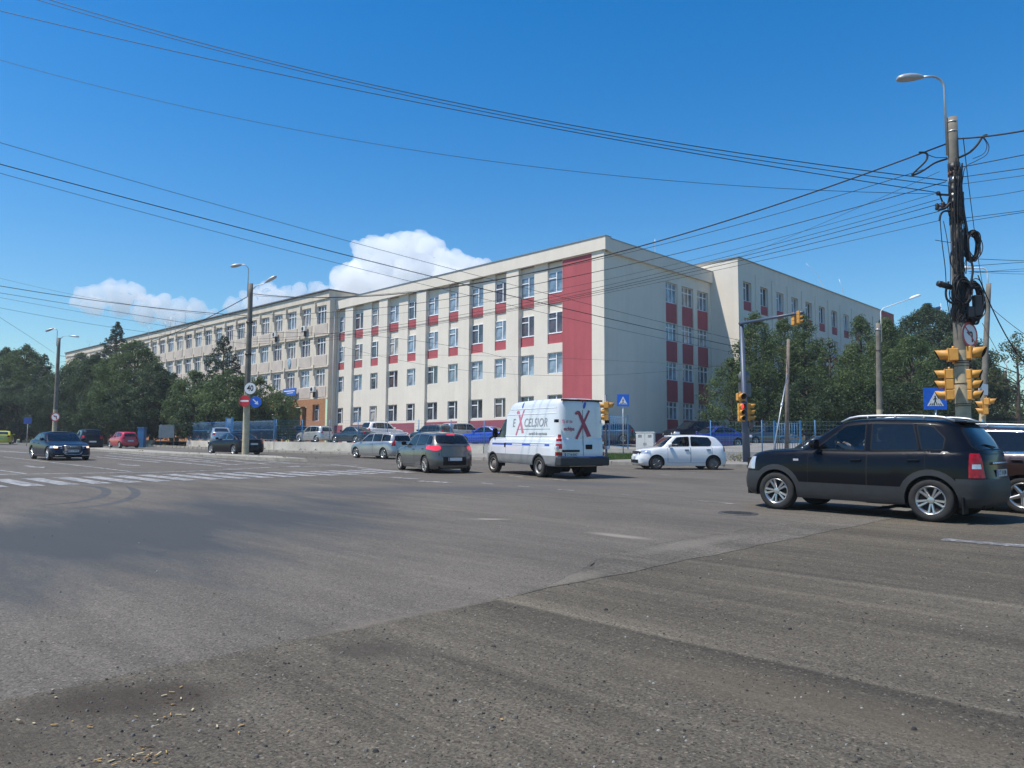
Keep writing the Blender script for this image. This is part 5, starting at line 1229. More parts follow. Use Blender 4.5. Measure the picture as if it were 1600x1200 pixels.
    # windscreen and rear window
    def xwin(key, sgn, pts, mat, zones=(1,), grow=.022):
        flt = lambda f: f[zon] in zones and f[lay] >= 0 and f.normal.x * sgn > .12 and abs(f.normal.x) > abs(f.normal.y) * .8
        carve(bm, lay, front_planes(pts, grow), tg('trim_' + key, M_trim, 'window_seal'), flt)
        carve(bm, lay, front_planes(pts), tg(key, mat, key), lambda f: flt(f) and f[lay] == TAGS['trim_' + key])
    zA0 = zb(a0) + S.get('wsb', .05); zA1 = zr(a1) - S.get('wst', .05)
    gl = S.get('glass', (G_clear, G_clear, G_tint))
    xwin('windscreen', 1, rounded([(-w0 + .10, zA0), (w0 - .10, zA0), (w1 - .06, zA1), (-w1 + .06, zA1)], .06), gl[0])
    rw = S.get('rw')
    if rw: xwin('rear_window', -1, rounded(rw, .09), gl[2])
    # side windows: polygons in (s, t) with t the share of the way from belt to roof
    def spt(s, t): z0, z1 = zb(s), zr(s); return (X_(s), z0 + (z1 - z0) * t)
    for i, w in enumerate(S['win']):
        gm = gl[1] if i == 0 else gl[2]
        pts = rounded([spt(s, t) for s, t in w], S.get('wr', .05))
        for sgn in (1, -1):
            k = 'window%d%d' % (i, sgn); flt = lambda f: side(f, sgn, (1,))
            carve(bm, lay, side_planes(pts, .020), tg('seal' + k, S.get('sealmat', M_trim), 'window_seal'), flt)
            carve(bm, lay, side_planes(pts), tg(k, gm, 'window'), lambda f: flt(f) and f[lay] == TAGS['seal' + k])
    # doors on the lower body
    for i, (s0, s1, z0) in enumerate(S.get('doors', [])):
        for sgn in (1, -1):
            pts = rounded([(X_(s0), z0), (X_(s1), z0), (X_(s1), zb(s1) - .012), (X_(s0), zb(s0) - .012)], .05); k = 'door%d%d' % (i, sgn); flt = lambda f: side(f, sgn, (0,), .2) and f[lay] == 0
            carve(bm, lay, side_planes(pts, .005), tg('gap' + k, M_seam, 'door_gap'), flt)
            carve(bm, lay, side_planes(pts, -.005), tg(k, S['paint'], 'door'), lambda f: side(f, sgn, (0,), .2) and f[lay] == TAGS['gap' + k])
    if S.get('hatch'):
        yh, z0, z1 = S['hatch']; flt = lambda f: f[zon] == 0 and f[lay] == 0 and f.normal.x < -.25
        pts = rounded([(-yh, z0), (yh, z0), (yh * .98, z1), (-yh * .98, z1)], .08)
        carve(bm, lay, front_planes(pts, .004), tg('hgap', M_seam, 'door_gap'), flt); carve(bm, lay, front_planes(pts, -.005), tg('hatch', S['paint'], 'tailgate'), lambda f: f[lay] == TAGS['hgap'])
    # free regions: (key, part name, material, box s0 s1 |y|0 |y|1 z0 z1, zones, both sides?)
    for (key, pn, mat, bx, zones) in S.get('reg', []):
        s0, s1, y0, y1, z0, z1 = bx
        for sgn in ((1, -1) if y0 > -.5 and y0 >= 0 else (0,)):
            pl = [(Vector((X_(s0), 0, 0)), Vector((1, 0, 0))), (Vector((X_(s1), 0, 0)), Vector((-1, 0, 0))), (Vector((0, 0, z0)), Vector((0, 0, -1))), (Vector((0, 0, z1)), Vector((0, 0, 1)))]
            if sgn: pl += [(Vector((0, sgn * y0, 0)), Vector((0, -sgn, 0))), (Vector((0, sgn * y1, 0)), Vector((0, sgn, 0)))]
            else: pl += [(Vector((0, y0, 0)), Vector((0, -1, 0))), (Vector((0, y1, 0)), Vector((0, 1, 0)))]
            skip = [TAGS[k] for k in TAGS if mats[TAGS[k]][0] in ('wheel_arch', 'window', 'windscreen', 'rear_window') and pn not in ('wheel_arch',)]
            dirx = S.get('regdir', {}).get(key, 0)
            carve(bm, lay, pl, tg(key + str(sgn), mat, pn), lambda f: f[zon] in zones and f[lay] >= 0 and f[lay] not in skip and (not dirx or f.normal.x * dirx > .3))
    for (key, pn, mat, pts, zones) in S.get('polyreg', []):     # side polygons in (s, z)
        for sgn in (1, -1):
            carve(bm, lay, side_planes([(X_(s), z) for s, z in pts]), tg(key + str(sgn), mat, pn), lambda f: side(f, sgn, zones, .12) and f[lay] == 0)
    for (key, pn, mat, pts, zones, sgnx) in S.get('frontreg', []):   # end polygons in (y, z)
        carve(bm, lay, front_planes(pts), tg(key, mat, pn), lambda f: f[zon] in zones and f[lay] >= 0 and f.normal.x * sgnx > .06 and (f.calc_center_median().x - (X_(L / 2))) * sgnx > 0)
    bmesh.ops.delete(bm, geom=[f for f in bm.faces if f[lay] == -1], context='FACES')
    # surface lookup for things fixed to the skin
    bvh = BVHTree.FromBMesh(bm)
    def skin_y(x, z, sgn): h = bvh.ray_cast(Vector((x, sgn * 3, z)), Vector((0, -sgn, 0))); return h[0].y if h[0] is not None else sgn * hw
    def skin_x(y, z, sgn): h = bvh.ray_cast(Vector((sgn * 6, y, z)), Vector((-sgn, 0, 0))); return h[0].x if h[0] is not None else (xf if sgn > 0 else X_(L))
    # split into parts
    groups = {}
    for f in bm.faces: groups.setdefault(f[lay], []).append(f)
    parts = {}
    for t, fs in groups.items():
        nb = bmesh.new(); vm = {}
        for f in fs:
            vv = []
            for v in f.verts:
                if v not in vm: vm[v] = nb.verts.new(v.co)
                vv.append(vm[v])
            try: q = nb.faces.new(vv); q.smooth = True
            except ValueError: pass
        pn, mt = ('body', S['paint']) if t == 0 else mats[t]
        # skin normals measured before the split keep the shading continuous
        nrmls = [v.normal.copy() for v in vm]
        nb.verts.index_update(); me = bpy.data.meshes.new(pn); nb.to_mesh(me); nb.free()
        if len(me.vertices) == len(nrmls): me.normals_split_custom_set_from_vertices(nrmls)
        me.polygons.foreach_set('use_smooth', [True] * len(me.polygons))
        o = link_mesh(pn, me, mt, root); parts[t] = o
    bm.free()
    doorobj = {}
    for k, t in TAGS.items():
        if k.startswith('door') and t in parts: doorobj[k] = parts[t]
    # small parts
    def add(pn, mat, fn, parent=None, smooth=False):
        b = bmesh.new(); fn(b); return finish(pn, b, mat, parent or root, smooth, recalc=True)
    add('underbody', M_under, lambda b: (box(b, X_(L) + .12, xf - .14, -hw + .30, hw - .30, clr + .0, min(zb(L / 2), zb(.6)) - .12), box(b, -wb / 2 + ra + .02, wb / 2 - ra - .02, -hw + .07, hw - .07, clr + .02, clr + .25)))
    for wx in (wb / 2, -wb / 2):
        for sgn in (1, -1):
            def well(b):
                y0, y1 = sgn * (hw - .32), sgn * (hw - .035); n = 20; pr_ = None
                for k in range(n + 1):
                    a = math.pi * (1.12 * k / n - .06); p = (wx + ra * 1.005 * math.cos(a), wz + ra * 1.005 * math.sin(a)); q = [b.verts.new((p[0], y0, p[1])), b.verts.new((p[0], y1, p[1]))]
                    if pr_: b.faces.new((pr_[0], pr_[1], q[1], q[0]))
                    pr_ = q
            add('wheel_well', M_under, well)
    tw = S.get('tw', .215); mt, mr = wheel_meshes(rr, tw, S.get('rimstyle', 'multi'), S.get('rimmat', M_rim), S.get('rimr', rr * .66))
    mt2, mr2 = (mt, mr)
    if S.get('rimstyle2'): mt2, mr2 = wheel_meshes(rr, tw, S['rimstyle2'], S.get('rimmat', M_rim), S.get('rimr', rr * .66))
    for wx in (wb / 2, -wb / 2):
        for sgn in (1, -1):
            a, b = (mt, mr) if wx > 0 else (mt2, mr2)
            ins = [0] if wx > 0 or not S.get('dual') else [0, .26]
            for dy in ins:
                o = bpy.data.objects.new('wheel', a); COL.objects.link(o); o.parent = root; o.location = (wx, sgn * (hw - tw / 2 - .022 - dy), rr); o.rotation_euler = (0, R(17) * (1 + (wx > 0)) + .3 * sgn, math.pi if sgn > 0 else 0)
                if wx > 0 and S.get('steer'): o.rotation_euler.z += R(S['steer'])
                if dy == 0: q = bpy.data.objects.new('rim', b); COL.objects.link(q); q.parent = o
    # interior
    zs = min(zb(a0 + .5), zb(b0 - .3)); sf = S.get('seat', a1 + .35); im = S.get('intmat', M_int)
    def tub(b):
        box(b, X_(b0) + .14, X_(a0) - .35, -w0 + .06, w0 - .06, clr + .22, clr + .30)
        for sgn in (1, -1): box(b, X_(b0) + .2, X_(a0) - .4, sgn * (w0 - .09) - .015, sgn * (w0 - .09) + .015, clr + .3, zs - .05)
    add('cabin_floor', M_under, tub)
    if S.get('seats', 1):
        def dash(b): box(b, X_(a0) - .75, X_(a0) - .30, -w0 + .1, w0 - .1, zs - .28, zs + .02, 0, .06)
        add('dashboard', M_int, dash)
        def seat(b, s, y, w=.25):
            x = X_(s); box(b, x - .25, x + .27, y - w, y + w, clr + .30, clr + .45, 0, .05)
            vs_ = box(b, x - .33, x - .17, y - w * .95, y + w * .95, clr + .40, zs + .16, 0, .05)
            if w < .4: box(b, x - .37, x - .25, y - .13, y + .13, zs + .19, zs + .36, 0, .04); tube(b, [(x - .28, y, zs + .1), (x - .31, y, zs + .22)], .03, 6)
        for y in (.37, -.37): add('seat', im, lambda b, y=y: seat(b, sf + .25, y * hw / .88), smooth=40)
        if S.get('rear_seat', 1): add('seat', im, lambda b: seat(b, sf + 1.12, 0, w0 - .2), smooth=40)
        def wheel_(b):
            c = Vector((X_(sf + .25) + .42, .37 * hw / .88, zs + .03)); q = Vector((-.85, 0, .5)).to_track_quat('Z', 'Y'); pts = [c + q @ Vector((.18 * math.cos(2 * math.pi * k / 24), .18 * math.sin(2 * math.pi * k / 24), 0)) for k in range(25)]
            tube(b, pts, .016, 6, cap=False)
            for a in (0, math.pi, -math.pi / 2): tube(b, [c, c + q @ Vector((.17 * math.cos(a), .17 * math.sin(a), 0))], .014, 5)
            tube(b, [c, c + Vector((.3, 0, -.17))], .035, 6)
        add('steering_wheel', M_trim, wheel_)
    # mirrors, handles, plates
    ms, mz = S.get('mirror', (a0 + .42, .05)); pm_ = S.get('mirmat', S['paint'])
    for sgn in (1, -1):
        def mir(b):
            y = skin_y(X_(ms), zb(ms) + mz, sgn); h_, w_ = S.get('mirsize', (.15, .19)); x = X_(ms)
            secs = [(x + .08, .35), (x + .04, .8), (x - .02, 1), (x - .06, .98)]; cyy = y + sgn * (.05 + w_ / 2); rg = []
            for xx, k in secs: rg.append([b.verts.new((xx, cyy + k * w_ / 2 * math.copysign(abs(math.cos(a)) ** .6, math.cos(a)), zb(ms) + mz + .06 + k * h_ / 2 * math.copysign(abs(math.sin(a)) ** .6, math.sin(a)))) for a in [2 * math.pi * i / 16 for i in range(16)]])
            for p, q in zip(rg, rg[1:]):
                for i in range(16): b.faces.new((p[i], p[(i + 1) % 16], q[(i + 1) % 16], q[i]))
            b.faces.new(rg[0]); b.faces.new(rg[-1]); tube(b, [(x, y - sgn * .03, zb(ms) + mz), (x, cyy - sgn * .02, zb(ms) + mz + .03)], .022, 6)
        add('mirror', pm_, mir, smooth=50)
    for i, (s0, s1, z0) in enumerate(S.get('doors', [])):
        if S.get('nohandle'): break
        for sgn in (1, -1):
            s = s1 - .17; z = zb(s) - S.get('hz', .13); y = skin_y(X_(s), z, sgn)
            b = bmesh.new(); box(b, X_(s) - .09, X_(s) + .09, min(y - sgn * .002, y + sgn * .035), max(y - sgn * .002, y + sgn * .035), z - .015, z + .015, 0, .008)
            finish('handle', b, S.get('hmat', S['paint']), doorobj.get('door%d%d' % (i, sgn), root))
    def plate(sgn, z, txt=None, y=0):
        x = skin_x(y, z, sgn); xx = max(abs(x), abs(skin_x(y, z + .05, sgn)), abs(skin_x(y, z - .05, sgn))) * sgn
        b = bmesh.new(); box(b, min(xx, xx + sgn * .012), max(xx, xx + sgn * .012), y - .26, y + .26, z - .055, z + .055); o = finish('number_plate', b, M_plate, root)
        b = bmesh.new(); xs = xx + sgn * .0135; yl = y - .26 * sgn * -1 * -1
        b = bmesh.new(); y0_, y1_ = (y + .215, y + .257) if sgn < 0 else (y - .257, y - .215); poly(b, [(xs, y0_, z - .05), (xs, y1_, z - .05), (xs, y1_, z + .05), (xs, y0_, z + .05)]); finish('blue_band', b, M_plateb, o)
        if txt:
            b = text_bm(txt, .10, 0, .002, .85)
            for v in b.verts: v.co = Vector((xs, y + (v.co.x + .015) * sgn, z + v.co.y))
            finish('characters', b, M_sblack, o)
    if S.get('plate_r'): plate(-1, *S['plate_r'])
    if S.get('plate_f'): plate(1, *S['plate_f'])
    if S.get('rails'):
        for sgn in (1, -1):
            def rail(b):
                s0, s1, yy = S['rails']; pts = []
                for k in range(13):
                    t = k / 12; s = s0 + (s1 - s0) * t; e = min(1, t / .1, (1 - t) / .1); pts.append((X_(s), sgn * yy * hw, zr(s) + .012 + .055 * e))
                tube(b, pts, [.022] * 13, 8)
                for k in (3, 6, 9): p = pts[k]; tube(b, [p, (p[0], p[1], p[2] - .05)], .02, 6)
            add('roof_rail', M_galv, rail)
    if S.get('wiper'):
        s, z = S['wiper']
        def wip(b):
            z1 = z + .02; p = [(skin_x(y, z1 + k, -1) - .02, y, z1 + k) for y, k in ((0, 0), (.2, .03), (.42, .05))]; tube(b, p, .012, 6)
        add('wiper', M_trim, wip)
    if S.get('extra'): S['extra'](dict(root=root, X_=X_, skin_x=skin_x, skin_y=skin_y, add=add, zb=zb, zr=zr, hw=hw, xf=xf, finish=finish, parts=parts, TAGS=TAGS, w0=w0, w1=w1))
    if S.get('antenna'):
        s = S['antenna']; zz = zr(s) + S.get('rcrown', .05); add('antenna', M_trim, lambda b: tube(b, [(X_(s), 0, zz - .01), (X_(s) - .14, 0, zz + .16)], [.010, .006], 6))
    return root

LAMPS = lambda L, W, zt0, zt1, zf0, zf1, tl=None, deep=.28: [('tail', 'tail_lamp', tl or M_tail, (L - deep, L + .2, W / 2 * .60, W, zt0, zt1), (0, 1)), ('head', 'headlamp', M_clear, (-.2, .55, W / 2 * .48, W, zf0, zf1), (0,))]
def hatchback(L=4.2, W=1.76, H=1.48, wb=2.58, fo=.86, r=.31, paint=None, bump=1, tl=None, zs=None, tails=(.80, 1.02), heads=(.62, .80), rw_top=.08, rimstyle='multi', plate=True, hatchz=(.55, .93), sill=.3, rimmat=None, tail_deep=.25, win_end=.86, belt0=.66, belt1=.90, belt2=.97, doors=2, kick=0, **kw):
    """a five door hatchback, estate or small MPV"""
    a0, a1 = kw.pop('a0', L * .245), kw.pop('a1', L * .44); b1, b0 = kw.pop('b1', L - .42), kw.pop('b0', L - .10)
    B = L * .585; C = L * .80
    S = dict(L=L, W=W, H=H, wb=wb, fo=fo, r=r, clr=.17, belt=[(0, belt0), (.25, belt0 + .10), (a0 + .1, belt1), (L * .6, (belt1 + belt2) / 2 + .015), (L - .3, belt2), (L, belt2 - .02)],
             roof=[(a1, H - .085), (L * .55, H - .055), (L * .75, H - .07), (b1, H - .115), (L, H - .2)], a0=a0, a1=a1, b1=b1, b0=b0, paint=paint, doors=[(a0 + .33, B, sill), (B + .01, C + .02, sill)][:doors],
             win=[[(a0 + .52, .07), (a1 + .18, .84), (B - .05, .86), (B - .05, .06)], [(B + .05, .06), (B + .05, .86), (C - .02, .85), (C - .02, .06)], [(C + .05, .08), (C + .05, .84), (L * win_end + .02, .72), (L * (win_end + .035), .12)]],
             rw=[(-.60 * W / 2, belt2 + .04), (.60 * W / 2, belt2 + .04), (.53 * W / 2, H - .115 - rw_top), (-.53 * W / 2, H - .115 - rw_top)], reg=LAMPS(L, W, *tails, *heads, tl, tail_deep) + [('grille', 'grille', M_trim, (-.2, .3, -.34, .34, heads[0] - .02, heads[1] - .05), (0,)), ('intake', 'air_intake', M_trim, (-.2, .25, -.52, .52, .27, .42), (0,))],
             regdir=dict(grille=1, intake=1), hatch=(.56 * W / 2, *hatchz), rimstyle=rimstyle, rimmat=rimmat or M_rim, glass=(G_tint, G_tint, G_dark), plate_r=(.62,) if plate else None, plate_f=(.5,) if plate else None, wiper=(0, belt2 + .04))
    S.update(kw); return S
def saloon(L=4.6, W=1.8, H=1.43, wb=2.75, fo=.86, r=.32, paint=None, tails=(.74, .93), heads=(.58, .74), rimstyle='multi', belt1=.90, belt2=.98, b1=None, b0=None, tl=None, **kw):
    a0, a1 = L * .27, L * .45; b1 = b1 or L * .70; b0 = b0 or L * .875; B = L * .565; C = L * .72
    S = dict(L=L, W=W, H=H, wb=wb, fo=fo, r=r, clr=.16, belt=[(0, .64), (.3, .74), (a0 + .1, belt1), (L * .62, belt2 - .03), (b0, belt2), (L - .1, belt2 - .02), (L, belt2 - .06)],
             roof=[(a1, H - .08), (L * .55, H - .05), (L * .66, H - .07), (b1, H - .10), (b0, H - .25)], a0=a0, a1=a1, b1=b1, b0=b0, paint=paint, doors=[(a0 + .33, B, .3), (B + .01, L * .74, .3)],
             win=[[(a0 + .50, .07), (a1 + .15, .82), (B - .04, .86), (B - .04, .06)], [(B + .04, .06), (B + .04, .86), (L * .67, .82), (L * .725, .50), (L * .745, .08)]],
             rw=[(-.62 * W / 2, belt2 + .02), (.62 * W / 2, belt2 + .02), (.54 * W / 2, H - .16), (-.54 * W / 2, H - .16)], reg=LAMPS(L, W, *tails, *heads, tl, .22) + [('grille', 'grille', M_trim, (-.2, .3, -.42, .42, .42, heads[1]), (0,)), ('intake', 'air_intake', M_trim, (-.2, .25, -.7, .7, .24, .36), (0,))],
             regdir=dict(grille=1, intake=1), rimstyle=rimstyle, glass=(G_tint, G_tint, G_dark), plate_r=(.70,), plate_f=(.46,), bulr=.06, qcr=2.6)
    S.update(kw); return S

# --- black off-roader, nearest
P_black = pm('paint_black', (.004, .0045, .007), .3, 0, .06, 1.2, coat=.3, spec=.10)
def suv_extra(c):
    X_, add, root = c['X_'], c['add'], c['root']
    for sgn in (1, -1):
        y = c['skin_y'](X_(1.26), .93, sgn); add('side_repeater', M_clear, lambda b: box(b, X_(1.31), X_(1.21), min(y, y + sgn * .012), max(y, y + sgn * .012), .905, .945, 0, .006))
        y2 = c['skin_x'](sgn * .55, .45, 1)
    xr_ = c['skin_x'](0, .88, -1); add('tailgate_handle', M_chrome, lambda b: box(b, xr_ - .03, xr_ + .01, -.38, .38, .925, .965, 0, .012))
    x0 = c['skin_x'](.0, .3, 1); add('skid_plate', M_galv, lambda b: box(b, x0 - .12, x0 - .01, -.45, .45, .24, .32, 0, .02))
    add('mud_flap', M_trim, lambda b: [box(b, -1.315 - .48, -1.315 - .455, sg * .78 - .12, sg * .78 + .12, .16, .42) for sg in (1, -1)])
    xs = c['skin_x'](0, 1.58, -1); add('spoiler', S_suv['paint'], lambda b: box(b, xs - .10, xs + .22, -.52, .52, 1.585, 1.615, 0, .012))
S_suv = dict(L=4.30, W=1.80, H=1.70, wb=2.63, fo=.86, r=.345, ra=.395, clr=.25, tw=.225, flare=.095, paint=P_black, belt=[(0, .90), (.12, .985), (.5, 1.045), (1.35, 1.095), (2.5, 1.10), (3.6, 1.13), (4.3, 1.12)],
    roof=[(1.9, 1.575), (2.3, 1.63), (3.0, 1.635), (3.7, 1.605), (4.1, 1.565), (4.3, 1.5)], a0=1.10, a1=1.98, b1=3.86, b0=4.22, w1=.755, rnd=1, rcrown=.045, crown=.05,
    doors=[(1.48, 2.50, .36), (2.512, 3.42, .36)], win=[[(1.60, .05), (2.10, .84), (2.44, .87), (2.44, .05)], [(2.56, .05), (2.56, .87), (3.20, .86), (3.30, .05)], [(3.36, .06), (3.27, .84), (3.50, .80), (3.68, .42), (3.66, .06)]],
    rw=[(-.66, 1.17), (.66, 1.17), (.56, 1.50), (-.56, 1.50)], hatch=(.60, .68, 1.09), qf=2.5, glass=(G_clear, G_clear, G_dark), intmat=M_intg,
    reg=[('fbump', 'bumper', M_clad, (-.3, .62, -1, 1, .2, .70), (0,)), ('rbump', 'bumper', M_clad, (3.86, 4.6, -1, 1, .2, .70), (0,)), ('clad', 'side_cladding', M_clad, (1.30, 3.05, .5, 1, .2, .535), (0,)),
         ('tail', 'tail_lamp', M_tail, (4.03, 4.5, .62, 1, .72, 1.10), (0,)), ('rev', 'reversing_lamp', M_clear, (4.07, 4.5, .66, 1, .86, .93), (0,)), ('head', 'headlamp', M_clear, (-.2, .42, .50, 1, .735, .965), (0,)),
         ('grille', 'grille', M_trim, (-.2, .35, -.42, .42, .74, .90), (0,))],
    regdir=dict(grille=1), rimstyle='twin5', rimr=.222, wr=.028, plate_r=(.79, 'CT 18 KJM'), plate_f=(.5, 'CT 18 KJM'), rails=(2.0, 3.8, .70), mirror=(1.62, .05), mirsize=(.17, .2), wiper=(0, 1.17), hz=.15, extra=suv_extra, seat=2.05)
SUV = build_car('off_roader', 'black off-roader with roof rails crossing at the right, nearest vehicle', 'car', 6.76, 14.67, R(133.3), S_suv, 1.055)
# --- brown estate beyond it, cut by the frame
P_brown = paintmat('brown', (.040, .021, .018), .3, .3)
S_b = hatchback(4.6, 1.85, 1.68, 2.7, .9, .345, P_brown, belt0=.85, belt1=1.07, belt2=1.14, rimstyle='five', rails=(2.0, 4.0, .7), sealmat=M_chrome, clr=.2)
g = G(1598, 803); p_ = Vector((dA.x, dA.y)); q_ = R(133.3); f_ = Vector((math.cos(q_), math.sin(q_))); l_ = Vector((-f_.y, f_.x))
c_ = Vector((g.x, g.y)) + f_ * 1.35 - l_ * .92
build_car('estate_car', 'dark brown estate car half hidden behind the black off-roader at the right edge', 'car', c_.x, c_.y, q_, S_b)
# --- white delivery van
P_white = paintmat('white', (.74, .75, .76), 0, .3); M_vlow = pm('grey_van_plastic', (.24, .24, .235), .6, var=.15, scale=3); M_vblue = pm('decal_blue', (.05, .11, .50), .4); M_vred = pm('decal_red', (.42, .055, .10), .4); M_vgrey = pm('decal_grey', (.30, .30, .32), .4); M_vpink = pm('decal_faded_red', (.62, .20, .28), .4)
def van_extra(c):
    X_, add, root, sy, sx = c['X_'], c['add'], c['root'], c['skin_y'], c['skin_x']
    def on_side(b, s0, z0, sgn, flip=1):        # b: flat mesh in x (reading direction), y (up)
        bmesh.ops.triangulate(b, faces=b.faces)
        for it in range(2):
            es = [e for e in b.edges if e.calc_length() > .12]
            if es: bmesh.ops.subdivide_edges(b, edges=es, cuts=1); bmesh.ops.triangulate(b, faces=b.faces)
        for v in b.verts: x = X_(s0 + v.co.x * (1 if sgn > 0 else -1)); z = z0 + v.co.y; v.co = Vector((x, sy(x, z, sgn) + sgn * (.007 + v.co.z), z))
    def on_rear(b, y0, z0, off=.008):
        for v in b.verts: y = y0 - v.co.x; z = z0 + v.co.y; v.co = Vector((sx(y, z, -1) - off, y, z))
    def flatpoly(b, pts, z=0): b.faces.new([b.verts.new((p[0], p[1], z)) for p in pts])
    def figure(b, k, part):      # the runner-like X mark
        if part == 'x':
            flatpoly(b, [(-.50 * k, .50 * k), (-.36 * k, .62 * k), (-.20 * k, .60 * k), (.46 * k, -.62 * k), (.22 * k, -.66 * k), (-.30 * k, .44 * k), (-.44 * k, .42 * k)])
            flatpoly(b, [(.30 * k, .66 * k), (.40 * k, .62 * k), (-.36 * k, -.78 * k), (-.48 * k, -.74 * k)], .002)
        else: flatpoly(b, [(.02 * k + .075 * k * math.cos(a) + .05 * k * math.sin(a), .80 * k + .17 * k * math.sin(a)) for a in [2 * math.pi * i / 18 for i in range(18)]])
    for sgn in (1,):
        b = bmesh.new(); figure(b, .62, 'x'); on_side(b, 2.98, 1.86, sgn); finish('logo_mark', b, M_vpink, root)
        b = bmesh.new(); figure(b, .62, 'h'); on_side(b, 3.08, 1.92, sgn); finish('logo_mark', b, M_vblue, root)
        b = text_bm('E', .40, .15, .004, .95); on_side(b, 2.52, 1.80, sgn); finish('lettering', b, M_vgrey, root)
        b = text_bm('CELSIOR', .40, .15, .004, .95, 'LEFT', 1.08); on_side(b, 3.24, 1.80, sgn); finish('lettering', b, M_vgrey, root)
        b = bmesh.new(); flatpoly(b, [(0, 0), (2.2, 0), (2.2, .014), (0, .014)]); on_side(b, 2.75, 1.585, sgn); finish('underline', b, M_vgrey, root)
        b = text_bm('servicii de curatenie', .155, .1, .003, .95, 'LEFT'); on_side(b, 3.6, 1.44, sgn); finish('lettering', b, M_vgrey, root)
    for s in (2.05, 2.9, 3.7):
        pass
    # pressed ribs along the side
    for z in (1.13, 1.36, 2.10, 2.28):
        for sgn in (1, -1):
            def rib(b):
                pr = None
                for k in range(25):
                    s = 1.95 + (5.2 - 1.95) * k / 24; x = X_(s); q = [b.verts.new((x, sy(x, z + d_, sgn) + sgn * o, z + d_)) for d_, o in ((-.022, .0), (-.008, .008), (.008, .008), (.022, .0))]
                    if pr:
                        for j in range(3): b.faces.new((pr[j], pr[j + 1], q[j + 1], q[j]))
                    pr = q
            add('side_rib', P_white, rib)
    # rear: door gap, hinges, handle, plate recess, decals
    add('door_gap', M_seam, lambda b: poly(b, [(sx(.0, z_, -1) - .006, y_, z_) for y_, z_ in ((-.008, .74), (.008, .74), (.008, 2.5), (-.008, 2.5))]))
    b = bmesh.new(); figure(b, .66, 'x'); bmesh.ops.triangulate(b, faces=b.faces); on_rear(b, -.02, 1.78, .016); finish('logo_mark', b, M_vred, root)
    b = bmesh.new(); figure(b, .66, 'h'); on_rear(b, -.06, 1.84, .016); finish('logo_mark', b, M_vblue, root)
    b = text_bm('fii si tu', .15, .1, .003, .9); on_rear(b, .58, 1.84, .016); finish('lettering', b, M_vpink, root)
    b = text_bm('echipa', .17, .1, .004, .9); on_rear(b, .52, 1.60, .016); finish('lettering', b, M_vred, root)
    add('door_handle', M_trim, lambda b: box(b, sx(-.2, 1.02, -1) - .035, sx(-.2, 1.02, -1) + .02, -.34, -.10, .95, 1.10, 0, .015))
    add('plate_light_bar', M_trim, lambda b: box(b, sx(.45, .9, -1) - .05, sx(.45, .9, -1) + .02, .16, .80, .865, .93, 0, .015))
    b = bmesh.new(); box(b, sx(.45, .78, -1) - .02, sx(.45, .78, -1), .2, .72, .72, .83); o = finish('number_plate', b, M_plate, root); xx = sx(.45, .78, -1) - .0215
    b = text_bm('CT 06 EXC', .095, 0, .002, .85)
    for v in b.verts: v.co = Vector((xx, .445 - v.co.x, .775 + v.co.y))
    finish('characters', b, M_sblack, o); b = bmesh.new(); poly(b, [(xx, .68, .725), (xx, .715, .725), (xx, .715, .825), (xx, .68, .825)]); finish('blue_band', b, M_plateb, o)
    for sgn in (1, -1):
        for z in (1.0, 1.85): add('hinge', M_trim if z > 1.5 else P_white, lambda b: box(b, X_(5.5) + .02, X_(5.5) + .16, min(sgn * .93, sgn * 1.03), max(sgn * .93, sgn * 1.03), z - .05, z + .05, 0, .012))
        add('mud_flap', M_trim, lambda b: box(b, -1.65 - .52, -1.65 - .50, sgn * .72 - .26, sgn * .72 + .26, .16, .55))
    add('roof_light', M_trim, lambda b: (box(b, X_(5.5) + .05, X_(5.5) + .16, -.78, .78, 2.50, 2.555, 0, .015)))
    add('roof_light_red', M_tail, lambda b: box(b, X_(5.5) + .04, X_(5.5) + .05, -.12, .12, 2.515, 2.545))
    add('rear_bumper', M_clad, lambda b: box(b, X_(5.5) - .11, X_(5.5) + .25, -.95, .95, .42, .70, 0, .04))
    add('sliding_rail', M_trim, lambda b: box(b, X_(2.02), X_(1.92), .985, 1.012, .96, 1.11, 0, .01))
    add('axle', M_under, lambda b: (tube(b, [(-1.65, -.8, .34), (-1.65, .8, .34)], .07, 8), tube(b, [(-1.65, 0, .34), (-1.65, 0, .34)] if 0 else [(-1.65, -.16, .34), (-1.65, .16, .34)], .18, 10), tube(b, [(-2.6, .55, .42), (-1.2, .5, .4)], .08, 8)))
